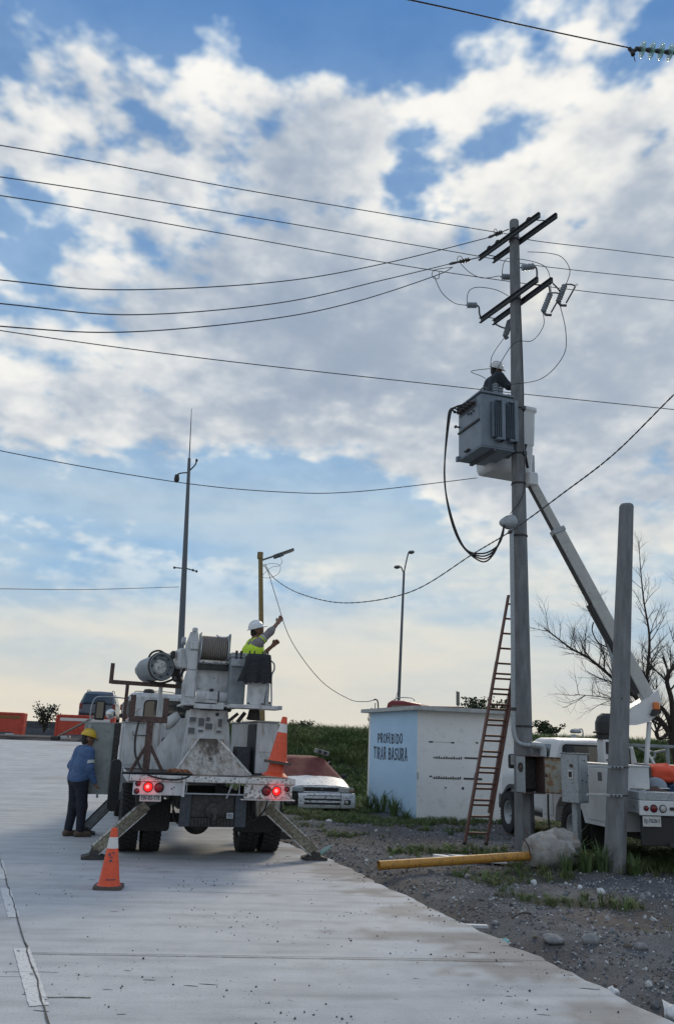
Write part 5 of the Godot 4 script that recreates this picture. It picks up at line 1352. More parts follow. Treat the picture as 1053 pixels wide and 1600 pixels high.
# ---------------------------------------------------------------- the bucket truck behind the poles; origin on the ground at its rear left corner, -z forward
func make_pickup() -> void:
	var t := thing("bucket_truck", "white service truck with raised lift boom parked behind the poles", "truck", Vector3(4.81, 0, -13.4), 9.0)
	var inv := t.transform.affine_inverse()
	var b := MB.new()
	# service body: one outline with the wheel arch for each side
	var outline := [Vector2(0.45, 0.58), Vector2(1.92, 0.58), Vector2(2.02, 0.76), Vector2(2.22, 0.93), Vector2(2.57, 1.0), Vector2(2.93, 0.93), Vector2(3.12, 0.76), Vector2(3.18, 0.50), Vector2(3.75, 0.50), Vector2(3.75, 1.56), Vector2(0.45, 1.56)]
	for x in [0.0, 1.98]:
		var bx := holder("side_compartment", t)
		b = MB.new(); b.prism(outline, 0.42, side_xf(x)); part(b, "compartment_box", M.clean_white, bx)
		b = MB.new(); b.cube(x - 0.015, x + 0.435, 1.56, 1.585, -0.43, -3.77, 0.006); part(b, "lid", M.clean_white, bx)
		if x == 0.0:
			for q in [[0.56, 1.80, 0.66, 1.50], [1.92, 3.12, 1.05, 1.50], [3.24, 3.68, 0.58, 1.50]]:
				var d := holder("locker_door", bx)
				b = MB.new(); b.cube(-0.014, -0.001, q[2], q[3], -q[0], -q[1], 0.005); part(b, "door_panel", M.clean_white, d)
				b = MB.new(); b.cube(-0.03, -0.014, (q[2] + q[3]) / 2 - 0.04, (q[2] + q[3]) / 2 + 0.02, -(q[0] + 0.12), -(q[0] + 0.20), 0.005); part(b, "latch", M.black_plastic, d)
			b = MB.new(); b.cube(-0.019, -0.015, 1.30, 1.44, -1.20, -1.34); part(b, "decal", M.decal_dark, bx)
	# rear of the left box: hooks and a small hose
	b = MB.new(); b.cube(0.08, 0.32, 1.22, 1.23, -0.43, -0.449); part(b, "shelf_lip", M.black_plastic, t)
	b = MB.new(); b.tube(smooth_path([Vector3(0.20, 1.20, -0.43), Vector3(0.27, 1.19, -0.42), Vector3(0.30, 1.12, -0.42)], 5), 0.008, 6); part(b, "hose", M.black_plastic, t)
	b = MB.new(); b.cube(0.40, 2.0, 1.02, 1.08, -0.45, -3.75, 0.006); part(b, "bed_floor", M.dark_metal, t)
	b = MB.new(); b.cube(0.0, 2.4, 1.08, 1.20, -0.03, -0.449, 0.008); part(b, "tail_deck", M.galvanised, t)
	b = MB.new(); b.cube(-0.01, 2.41, 0.86, 1.075, 0.0, -0.05, 0.008); part(b, "tail_panel", M.clean_white, t)
	b = MB.new(); b.cube(-0.005, 0.03, 0.88, 1.078, -0.051, -0.45, 0.006); part(b, "tail_panel_side", M.galvanised, t)
	lens(t, "taillight", Vector3(0.085, 0.965, 0.003), 0.035, M.red_lens)
	lens(t, "taillight", Vector3(0.21, 0.965, 0.003), 0.052, M.red_lens)
	lens(t, "reversing_light", Vector3(0.36, 0.965, 0.003), 0.052, M.white_lens)
	b = MB.new(); b.prism(rounded(0.47, 0.66, 0.94, 0.99, 0.024), 0.012, Transform3D(Basis.IDENTITY, Vector3.ZERO)); part(b, "step_slot", M.black_plastic, t)
	lens(t, "marker_light", Vector3(0.015, 0.965, -0.2), 0.02, M.red_lens)
	var pl := holder("number_plate", t, Vector3(0.18, 0.775, -0.02))
	b = MB.new(); b.cube(-0.15, 0.15, -0.075, 0.075, -0.004, 0.004, 0.002); part(b, "plate_blank", M.plate_white, pl)
	letters(pl, "plate_lettering", "EJ-7828-1", Transform3D(Basis.IDENTITY, Vector3(0, 0, 0.006)), 0.25, 0.07, M.letter_paint, 0.002)
	b = MB.new(); b.cube(0.02, 2.38, 0.42, 0.85, -0.06, -0.10, 0.01); part(b, "rear_skirt", M.black_plastic, t)
	b = MB.new(); b.cube(0.45, 2.0, 0.40, 0.47, 0.02, -0.06, 0.01); part(b, "step_bumper", M.dark_metal, t)
	for x in [0.30, 1.95]:
		b = MB.new(); b.cube(x, x + 0.12, 0.45, 0.75, -0.4, -7.0, 0.01); part(b, "chassis_rail", M.dark_metal, t)
	b = MB.new(); b.prism(rounded(0.02, 0.45, 0.16, 0.62, 0.03), 0.012, Transform3D(Basis.IDENTITY, Vector3(0, 0, -1.75))); part(b, "mud_flap", M.rubber, t)
	b = MB.new(); b.prism(rounded(1.95, 2.38, 0.16, 0.62, 0.03), 0.012, Transform3D(Basis.IDENTITY, Vector3(0, 0, -1.75))); part(b, "mud_flap", M.rubber, t)
	for q in [[0.16, 2.57], [2.24, 2.57], [0.22, 5.92], [2.18, 5.92]]: wheel(t, Vector3(q[0], 0.43, -q[1]), 0.43, 0.26, -1.0 if q[0] < 1 else 1.0)
	b = MB.new(); b.tube([Vector3(0.2, 0.43, -2.57), Vector3(2.2, 0.43, -2.57)], 0.06, 10); part(b, "rear_axle", M.dark_metal, t)
	b = MB.new(); b.tube([Vector3(0.2, 0.43, -5.92), Vector3(2.2, 0.43, -5.92)], 0.05, 10); part(b, "front_axle", M.dark_metal, t)
	# cab
	var c := holder("cab", t)
	var ring := func(z: float, x0: float, x1: float, y0: float, belt: float, roof: float, tuck: float) -> Array:
		var m := (x0 + x1) / 2.0
		var out := []
		for p in [[x0 + 0.03, y0], [x0, y0 + 0.12], [x0, belt - 0.1], [x0 + 0.015, belt], [x0 + tuck * 0.85, roof - 0.09], [x0 + tuck + 0.03, roof - 0.03], [x0 + tuck + 0.12, roof]]: out.append(Vector3(p[0], p[1], z))
		out.append(Vector3(m, roof + 0.015, z))
		for i in range(6, -1, -1):
			var q: Vector3 = out[i]
			out.append(Vector3(2.0 * m - q.x, q.y, z))
		return out
	b = MB.new()
	var rows := [ring.call(-3.88, 0.30, 2.16, 0.55, 1.45, 1.93, 0.15), ring.call(-3.95, 0.27, 2.19, 0.52, 1.46, 1.99, 0.15), ring.call(-4.2, 0.26, 2.20, 0.50, 1.46, 2.02, 0.15), ring.call(-5.0, 0.26, 2.20, 0.50, 1.46, 2.02, 0.15), ring.call(-5.25, 0.26, 2.20, 0.50, 1.46, 1.96, 0.16), ring.call(-5.85, 0.26, 2.20, 0.50, 1.44, 1.47, 0.05)]
	b.skin(rows, Vector3(1.23, 1.2, -4.7), true); b.cap(rows[0], Vector3(1.23, 1.2, -4.7))
	part(b, "cab_shell", M.clean_white, c)
	b = MB.new()
	rows = [ring.call(-5.6, 0.26, 2.20, 0.78, 1.28, 1.46, 0.10), ring.call(-6.3, 0.27, 2.19, 0.76, 1.24, 1.42, 0.10), ring.call(-6.75, 0.30, 2.16, 0.72, 1.18, 1.34, 0.12), ring.call(-6.9, 0.36, 2.10, 0.72, 1.12, 1.22, 0.12)]
	b.skin(rows, Vector3(1.23, 1.1, -6.2), true); b.cap(rows[3], Vector3(1.23, 1.1, -6.2))
	part(b, "hood", M.clean_white, c)
	var rw := holder("rear_window", c)
	b = MB.new(); b.prism(rounded(0.50, 1.96, 1.47, 1.90, 0.08), 0.02, Transform3D(Basis(Vector3.RIGHT, -0.03), Vector3(0, 0.0, -3.83))); part(b, "window_seal", M.rubber, rw)
	b = MB.new(); b.prism(rounded(0.53, 1.93, 1.50, 1.87, 0.06), 0.006, Transform3D(Basis(Vector3.RIGHT, -0.03), Vector3(0, 0.0, -3.806))); part(b, "pane", M.glass_dark, rw)
	b = MB.new(); b.out_quad(Vector3(0.268, 1.48, -4.12), Vector3(0.268, 1.48, -5.55), Vector3(0.38, 1.88, -5.18), Vector3(0.38, 1.88, -4.16), Vector3(1.2, 1.6, -4.7)); b.out_quad(Vector3(0.262, 1.475, -4.10), Vector3(0.262, 1.475, -5.60), Vector3(0.376, 1.89, -5.2), Vector3(0.376, 1.89, -4.14), Vector3(-1.0, 1.6, -4.7)); part(b, "side_window", M.glass_dark, c)
	b = MB.new(); b.out_quad(Vector3(0.45, 1.50, -5.865), Vector3(2.0, 1.50, -5.865), Vector3(1.88, 1.92, -5.33), Vector3(0.57, 1.92, -5.33), Vector3(1.2, 1.2, -4.5)); part(b, "windscreen", M.glass_dark, c)
	b = MB.new(); b.cube(0.245, 0.258, 0.62, 1.42, -4.15, -5.35, 0.004); part(b, "cab_door", M.clean_white, c)
	b = MB.new(); b.cube(0.225, 0.245, 1.28, 1.32, -4.25, -4.42, 0.006); part(b, "door_handle", M.black_plastic, c)
	# dark arch flares over the front wheels
	for x in [0.18, 2.08]:
		b = MB.new()
		var arch := []
		for k in 13: arch.append(Vector2(5.92 + cos(PI * k / 12.0) * 0.58, 0.46 + sin(PI * k / 12.0) * 0.56))
		for k in range(12, -1, -1): arch.append(Vector2(5.92 + cos(PI * k / 12.0) * 0.50, 0.46 + sin(PI * k / 12.0) * 0.48))
		b.prism(arch, 0.20, side_xf(x)); part(b, "wheel_flare", M.navy_metal, c)
	b = MB.new(); b.cube(0.3, 2.16, 0.55, 0.80, -6.85, -7.0, 0.03); part(b, "front_bumper", M.chrome, t)
	var mi := holder("mirror", c)
	b = MB.new(); b.cube(-0.08, 0.13, 1.36, 1.66, -5.28, -5.38, 0.03); part(b, "mirror_shell", M.black_plastic, mi)
	b = MB.new(); b.cube(-0.05, 0.10, 1.44, 1.63, -5.272, -5.279, 0.003); part(b, "mirror_glass", M.chrome, mi)
	b = MB.new(); b.bar(Vector3(0.13, 1.5, -5.35), Vector3(0.28, 1.5, -5.4), 0.04, 0.05); part(b, "mirror_arm", M.black_plastic, mi)
	b = MB.new(); b.tube([Vector3(1.0, 2.02, -4.4), Vector3(1.0, 2.10, -4.4)], 0.05, 10); part(b, "beacon_base", M.galvanised, t)
	# pedestal, control box, turret
	b = MB.new(); b.cube(0.98, 1.30, 1.08, 2.02, -2.95, -3.35, 0.02); part(b, "pedestal", M.clean_white, t)
	var cb := holder("control_box", t)
	b = MB.new(); b.cube(0.86, 1.08, 1.56, 2.0, -2.80, -2.848, 0.006); part(b, "box_case", M.clean_white, cb)
	b = MB.new(); b.cube(0.89, 0.98, 1.74, 1.96, -2.79, -2.799); part(b, "dark_panel", M.black_plastic, cb)
	for x in [0.90, 0.95]:
		b = MB.new(); b.lathe([Vector2(0.014, 0), Vector2(0.014, 0.02), Vector2(0, 0.02)], Vector3(x, 1.63, -2.80), Basis(Vector3.RIGHT, Vector3(0, 0, 1), Vector3(0, -1, 0)), 8); part(b, "knob", M.black_plastic, cb)
	b = MB.new(); b.lathe([Vector2(0.24, 2.02), Vector2(0.24, 2.08), Vector2(0.20, 2.07), Vector2(0.20, 2.12), Vector2(0.26, 2.12), Vector2(0.26, 2.15), Vector2(0.22, 2.17), Vector2(0.215, 2.33), Vector2(0.17, 2.44), Vector2(0.09, 2.50), Vector2(0, 2.51)], Vector3(1.09, 0, -3.12), Basis.IDENTITY, 24); part(b, "turret_cover", M.black_plastic, t)
	b = MB.new(); b.prism([Vector2(1.30, 2.50), Vector2(1.30, 2.28), Vector2(1.62, 2.30), Vector2(1.88, 2.37), Vector2(2.06, 2.50), Vector2(2.17, 2.78), Vector2(2.11, 3.0), Vector2(1.95, 2.86)], 0.34, Transform3D(Basis.IDENTITY, Vector3(0, 0, -3.27))); part(b, "turret_arm", M.clean_white, t)
	b = MB.new(); b.prism([Vector2(1.18, 2.12), Vector2(1.44, 2.20), Vector2(1.46, 2.46), Vector2(1.18, 2.40)], 0.38, Transform3D(Basis.IDENTITY, Vector3(0, 0, -3.29))); part(b, "turret_gusset", M.dark_metal, t)
	b = MB.new(); b.cube(1.97, 2.09, 2.60, 2.75, -2.85, -2.94, 0.02); part(b, "strobe_light", M.amber_lens, t)
	b = MB.new(); b.prism([Vector2(1.90, 2.50), Vector2(1.98, 2.48), Vector2(2.11, 2.55), Vector2(2.10, 2.60), Vector2(1.95, 2.60)], 0.1, Transform3D(Basis.IDENTITY, Vector3(0, 0, -2.95))); part(b, "strobe_bracket", M.dark_metal, t)
	b = MB.new(); b.bar(Vector3(1.86, 1.55, -3.1), Vector3(1.98, 2.38, -3.1), 0.07, 0.07, 0.006); part(b, "boom_rest_post", M.clean_white, t)
	b = MB.new(); b.bar(Vector3(1.90, 1.80, -3.1), Vector3(2.06, 1.55, -3.1), 0.04, 0.04, 0.006); part(b, "rest_brace", M.clean_white, t)
	# guard behind the cab: rail, posts and a bracket with a round eye
	b = MB.new(); b.cube(1.62, 3.0, 1.90, 1.96, -3.62, -3.68, 0.006); part(b, "guard_rail", M.grey_paint, t)
	b = MB.new(); b.cube(2.62, 2.68, 1.56, 1.90, -3.62, -3.68, 0.006); part(b, "guard_post", M.grey_paint, t)
	b = MB.new(); b.cube(0.40, 3.0, 1.50, 1.56, -3.62, -3.68, 0.006); part(b, "guard_rail", M.grey_paint, t)
	b = MB.new()
	b.lathe([Vector2(0.055, -0.02), Vector2(0.085, -0.02), Vector2(0.085, 0.02), Vector2(0.055, 0.02), Vector2(0.055, -0.02)], Vector3(2.30, 1.76, -3.65), Basis(Vector3.RIGHT, Vector3(0, 0, 1), Vector3(0, -1, 0)), 18)
	b.tube(smooth_path([Vector3(2.24, 1.80, -3.65), Vector3(2.14, 1.84, -3.65), Vector3(2.0, 1.89, -3.65)], 4), 0.025, 8); b.tube(smooth_path([Vector3(2.36, 1.80, -3.65), Vector3(2.48, 1.83, -3.65), Vector3(2.62, 1.85, -3.65)], 4), 0.025, 8); b.tube([Vector3(2.30, 1.69, -3.65), Vector3(2.30, 1.56, -3.65)], 0.03, 8)
	part(b, "eye_bracket", M.grey_paint, t)
	# boom up to the pole
	var bo := holder("lift_boom", t)
	var h0 := Vector3(2.0, 2.80, -3.1)
	var tip := inv * Vector3(4.06, 7.27, -16.78)
	var at := func(f: float) -> Vector3: return h0.lerp(tip, f)
	b = MB.new(); b.bar(at.call(-0.02), at.call(0.75), 0.20, 0.245, 0.015); part(b, "lower_boom", M.boom_cream, bo)
	b = MB.new(); b.bar(at.call(0.72), at.call(1.03), 0.145, 0.175, 0.012); part(b, "upper_boom", M.boom_cream, bo)
	var d := (tip - h0).normalized()
	var x := Vector3.UP.cross(d).normalized()
	var up := d.cross(x)
	b = MB.new(); b.bar(at.call(0.745) , at.call(0.765), 0.235, 0.28, 0.01); part(b, "boom_collar", M.galvanised, bo)
	b = MB.new(); b.bar(at.call(0.04) - up * 0.165, at.call(0.43) - up * 0.165, 0.15, 0.09, 0.01); part(b, "boom_cover", M.black_plastic, bo)
	b = MB.new(); b.bar(at.call(0.43) - up * 0.131, at.call(0.745) - up * 0.131, 0.196, 0.02, 0.005); part(b, "underside_shade_strip", M.dark_metal, bo)  # dark strips put the shade of the boom underside into colour
	b = MB.new(); b.bar(at.call(0.765) - up * 0.095, at.call(1.0) - up * 0.095, 0.142, 0.02, 0.004); part(b, "underside_shade_strip", M.dark_metal, bo)
	b = MB.new(); b.tube([Vector3(1.56, 2.42, -3.1), at.call(0.16) - up * 0.3, at.call(0.26) - up * 0.2], [0.05, 0.05, 0.03], 12); part(b, "lift_cylinder", M.galvanised, bo)
	b = MB.new(); b.tube(smooth_path([at.call(0.36) - up * 0.25, at.call(0.33) - up * 0.36, at.call(0.28) - up * 0.36, at.call(0.25) - up * 0.24], 6), 0.014, 6); part(b, "hydraulic_hose", M.cable_black, bo)
	letters(bo, "boom_lettering", "VERSALIFT", Transform3D(Basis(-d, up, -x), at.call(0.40) - x * 0.102 - up * 0.02), 0.62, 0.10, M.letter_paint, 0.004)

	# bucket with its liner and control bracket
	var bk := holder("bucket", t)
	var mid := inv * Vector3(3.54, 7.38, -16.92)
	var turn := deg_to_rad(12.0)
	rows = []
	for s in [[0.0, 0.24, 0.05], [0.02, 0.29, 0.08], [0.10, 0.32, 0.09], [0.62, 0.345, 0.09], [0.66, 0.345, 0.09], [0.68, 0.365, 0.09], [1.42, 0.39, 0.09], [1.44, 0.42, 0.09], [1.52, 0.42, 0.09], [1.52, 0.37, 0.08], [0.55, 0.33, 0.08]]:
		var r := []
		for p in rounded(-s[1] - 0.20, s[1] + 0.20, -s[1], s[1], s[2]): r.append(mid + Basis(Vector3.UP, turn) * Vector3(p.x, s[0], p.y))
		rows.append(r)
	b = MB.new(); b.skin(rows, mid + Vector3(0, 0.7, 0), true); b.cap(rows[0], mid + Vector3(0, 0.7, 0)); b.cap(rows[10], mid)
	part(b, "bucket_shell", M.clean_white, bk)
	b = MB.new(); b.box(mid + Basis(Vector3.UP, turn) * Vector3(0.64, 0.30, 0.0), Vector3(0.12, 0.5, 0.25), Basis(Vector3.UP, turn), 0.01); part(b, "bucket_bracket", M.galvanised, bk)
	b = MB.new(); b.tube(smooth_path([mid + Vector3(0.36, 0.62, 0.36), mid + Vector3(0.30, 0.45, 0.42), mid + Vector3(0.34, 0.25, 0.40), mid + Vector3(0.40, 0.12, 0.32)], 6), 0.03, 8); part(b, "control_hose", M.cable_black, bk)
	# the tip joint
	b = MB.new(); b.box(tip, Vector3(0.26, 0.30, 0.26), Basis(Vector3.UP, turn), 0.03); part(b, "levelling_joint", M.clean_white, bk)
	# what lies in the bed, each a thing of its own
	var cargo := cone("orange road cone lying on its side in the service truck bed", t.transform * Vector3(0.62, 1.42, -0.95), Vector3(0, deg_to_rad(99.0), PI / 2 + 0.12), true, false)
	cargo.rotation = Vector3(0.0, deg_to_rad(9.0), -PI / 2 + 0.10)
	b = MB.new()
	rows = []
	for i in 9:
		var a := PI * i / 16.0
		var r := []
		for k in 20: r.append(Vector3(cos(TAU * k / 20) * 0.145 * cos(a), 0.15 * sin(a), sin(TAU * k / 20) * 0.18 * cos(a)))
		rows.append(r)
	b.skin(rows, Vector3.ZERO, true)
	var hh := thing("hard_hat", "grey hard hat with white rim lying in the service truck bed", "helmet", t.transform * Vector3(0.62, 1.26, -0.62), 60.0)
	part(b, "helmet_shell", M.helmet_grey, hh)
	b = MB.new(); b.lathe([Vector2(0.15, 0.0), Vector2(0.20, -0.012), Vector2(0.205, -0.02), Vector2(0.15, -0.01)], Vector3.ZERO, Basis.from_scale(Vector3(0.86, 1, 1.05)), 24); part(b, "brim", M.white_scrap, hh)
	for q in [["tool_bag", "brown leather tool bag slumped at the edge of the service truck bed", "bag", 0.52, 1.18, -0.52, 0.17, "brown_cloth"], ["cloth_bundle", "crumpled blue cloth bundle in the service truck bed", "cloth", 1.18, 1.24, -0.65, 0.24, "blue_cloth"], ["rain_jacket", "folded bright orange jacket on top of the gear in the service truck", "jacket", 0.95, 1.44, -0.95, 0.31, "orange_cloth"], ["equipment_case", "dark canvas sack behind the hard hat in the service truck", "sack", 0.95, 1.25, -1.0, 0.30, "apron_black"]]:
		b = MB.new()
		rows = []
		for i in 11:
			var a := PI * i / 10.0 - PI / 2
			var r := []
			for k in 16:
				var n := Vector3(cos(a) * cos(TAU * k / 16), sin(a), cos(a) * sin(TAU * k / 16))
				r.append(n * Vector3(1.25, 0.55, 0.9) * q[6] * (1.0 + 0.5 * nz.get_noise_3dv(n * 5.0 + Vector3(q[3] * 40.0, 0, 0))))
			rows.append(r)
		b.skin(rows, Vector3.ZERO, true)
		var o := part(b, q[0], M[q[7]])
		o.position = t.transform * Vector3(q[3], q[4], q[5])
		tag(o, q[1], q[2])

# ---------------------------------------------------------------- cars
# rings across the car at distances along it; each ring is [z, half width, sill height, belt height, top height, tuck]
func car_rows(list: Array) -> Array:
	var rows := []
	for s in list:
		var out := []
		for p in [[s[1] * 0.90, s[2]], [s[1], s[2] + 0.10], [s[1], (s[2] + s[3]) * 0.5 + 0.05], [s[1] - 0.02, s[3]], [s[1] - s[5], lerpf(s[3], s[4], 0.75)], [s[1] - s[5] - 0.10, s[4] - 0.015], [(s[1] - s[5]) * 0.45, s[4] + 0.012]]: out.append(Vector3(-p[0], p[1], s[0]))
		out.append(Vector3(0, s[4] + 0.015, s[0]))
		for i in range(6, -1, -1):
			var q: Vector3 = out[i]
			out.append(Vector3(-q.x, q.y, q.z))
		rows.append(out)
	return rows

func make_wreck() -> void:
	# nose towards the viewer: +z is the front
	var t := thing("wrecked_car", "derelict white sedan with dented nose and maroon covered windscreen", "car", Vector3(-0.07, ground_y(0, -24), -22.40), 15.0)
	t.scale = Vector3(1.05, 0.98, 1.0)
	var b := MB.new()
	var rows := car_rows([[-0.22, 0.80, 0.26, 0.60, 0.70, 0.10], [-0.45, 0.83, 0.24, 0.66, 0.77, 0.10], [-0.9, 0.85, 0.22, 0.74, 0.85, 0.09], [-1.35, 0.85, 0.22, 0.80, 0.91, 0.08], [-3.5, 0.85, 0.22, 0.84, 0.94, 0.08], [-4.25, 0.78, 0.26, 0.80, 0.90, 0.10], [-4.35, 0.72, 0.34, 0.74, 0.82, 0.10]])
	b.skin(rows, Vector3(0, 0.5, -2.2), true); b.cap(rows[0], Vector3(0, 0.5, -2.2)); b.cap(rows[-1], Vector3(0, 0.5, -2.2))
	part(b, "body", M.peeling_white, t)
	b = MB.new()
	var hr := []
	for z in [-0.20, -0.30, -0.6, -1.0, -1.3]:
		var r := []
		for i in 15:
			var u := i / 14.0 * 2.0 - 1.0
			var k: float = (-z - 0.2) / 1.1
			r.append(Vector3(u * lerpf(0.70, 0.78, k), lerpf(0.715, 0.935, pow(k, 0.75)) - 0.05 * pow(absf(u), 3.0) + 0.012 * nz.get_noise_2d(u * 8.0, z * 9.0), z))
		hr.append(r)
	b.skin(hr, Vector3(0, 0, -0.7)); part(b, "hood", M.peeling_white, t)
	# cabin under the cover: windscreen and roof are one dull red-brown skin
	b = MB.new()
	rows = []
	for s in [[-1.12, 0.79, 0.87, 0.90], [-1.22, 0.785, 0.88, 0.935], [-1.95, 0.60, 1.22, 1.335], [-2.1, 0.57, 1.27, 1.39], [-2.9, 0.57, 1.29, 1.41], [-3.1, 0.59, 1.25, 1.37], [-3.75, 0.74, 0.88, 0.96]]:
		var r := []
		for i in 19:
			var u := i / 18.0 * 2.0 - 1.0
			r.append(Vector3(u * s[1], lerpf(s[3], s[2], pow(absf(u), 9.0)) + 0.012 * nz.get_noise_2d(u * 6.0, s[0] * 8.0), s[0]))
		rows.append(r)
	b.skin(rows, Vector3(0, 0.3, -2.4)); part(b, "windscreen_cover", M.maroon_cover, t, "dull maroon cover over windscreen and roof")
	for s in [-1.0, 1.0]:
		b = MB.new(); b.out_quad(Vector3(s * 0.81, 0.90, -1.5), Vector3(s * 0.81, 0.90, -3.5), Vector3(s * 0.66, 1.32, -3.0), Vector3(s * 0.66, 1.32, -2.1), Vector3(0, 1, -2.4)); part(b, "side_window", M.glass_dark, t)
	b = MB.new(); b.box(Vector3(0.90, 0.90, -1.42), Vector3(0.17, 0.11, 0.09), Basis(Vector3.UP, -0.2), 0.03); part(b, "mirror", M.black_plastic, t)
	# nose
	b = MB.new(); b.cube(-0.42, 0.40, 0.56, 0.665, -0.10, -0.20, 0.012); part(b, "grille", M.black_plastic, t)
	b = MB.new(); b.cube(-0.46, 0.44, 0.66, 0.69, -0.09, -0.22, 0.01); b.cube(-0.46, 0.44, 0.535, 0.56, -0.09, -0.2, 0.008); part(b, "grille_surround", M.peeling_white, t)
	b = MB.new()
	for k in 3: b.prism([Vector2(0, 0.045), Vector2(0.016, 0.02), Vector2(0, 0.0), Vector2(-0.016, 0.02)], 0.012, Transform3D(Basis(Vector3.BACK, TAU * k / 3.0 + (0.0 if k else 0.0)), Vector3(-0.01, 0.615, -0.098)))
	part(b, "emblem", M.chrome, t)
	for q in [[0.42, 0.80, "amber"], [-0.82, -0.46, "grey"]]:
		b = MB.new(); b.cube(q[0], q[1], 0.545, 0.665, -0.12, -0.28, 0.02); part(b, "headlight", M.white_lens if q[2] == "amber" else M.galvanised, t)
	b = MB.new(); b.cube(0.68, 0.83, 0.55, 0.66, -0.115, -0.3, 0.02); part(b, "turn_signal", M.rusty_door, t)
	var bu := holder("front_bumper", t)
	b = MB.new()
	rows = []
	for i in 17:
		var u := i / 16.0
		var x := lerpf(-0.60, 0.86, u)
		var bow := -0.14 * pow(absf(x) / 0.86, 4.0)
		var r := []
		for p in [[0.53, -0.12], [0.52, -0.02], [0.46, 0.0], [0.30, 0.01], [0.17, -0.01], [0.14, -0.08]]: r.append(Vector3(x, p[0] - 0.05 * pow(maxf(0.0, -x), 2.0), p[1] + bow))
		rows.append(r)
	b.skin(rows, Vector3(0.1, 0.35, -0.6)); part(b, "bumper_skin", M.peeling_white, bu)
	for q in [[0.345, 0.395], [0.245, 0.30]]:
		b = MB.new(); b.cube(-0.46, 0.44, q[0], q[1], 0.013, -0.05, 0.01); part(b, "air_slot", M.black_plastic, bu)
	b = MB.new(); b.cube(0.54, 0.72, 0.25, 0.37, -0.005, -0.08, 0.02); part(b, "fog_light", M.black_plastic, bu)
	b = MB.new(); b.lathe([Vector2(0.045, 0), Vector2(0.03, 0.012), Vector2(0, 0.015)], Vector3(0.61, 0.31, -0.002), Basis(Vector3.RIGHT, Vector3(0, 0, 1), Vector3(0, -1, 0)), 14); part(b, "fog_lens", M.white_lens, bu)
	b = MB.new(); b.cube(0.452, 0.458, 0.16, 0.53, 0.014, -0.03); b.cube(-0.40, 0.42, 0.468, 0.475, 0.013, -0.01); part(b, "panel_gap", M.black_plastic, bu)
	b = MB.new(); b.cube(-0.80, -0.52, 0.20, 0.54, -0.18, -0.5, 0.03); part(b, "exposed_core", M.dark_metal, t)
	for q in [[-0.76, -0.82], [0.76, -0.82], [-0.76, -3.4], [0.76, -3.4]]: wheel(t, Vector3(q[0], 0.29, q[1]), 0.29, 0.18, signf(q[0]))
	var k := thing("concrete_block", "grey concrete block lying on the roof of the wrecked car", "block", Vector3(-0.16, t.position.y + 1.50, -24.6), 12.0)
	b = MB.new(); b.cube(-0.20, 0.20, -0.07, 0.06, -0.1, 0.1, 0.015); part(b, "block_body", M.rough_concrete, k)
	b = MB.new(); b.cube(-0.12, -0.02, -0.045, 0.035, 0.1, 0.103); b.cube(0.03, 0.13, -0.045, 0.035, 0.1, 0.103); part(b, "block_cavity", M.dark_metal, k)
	k.rotation.z = -0.22

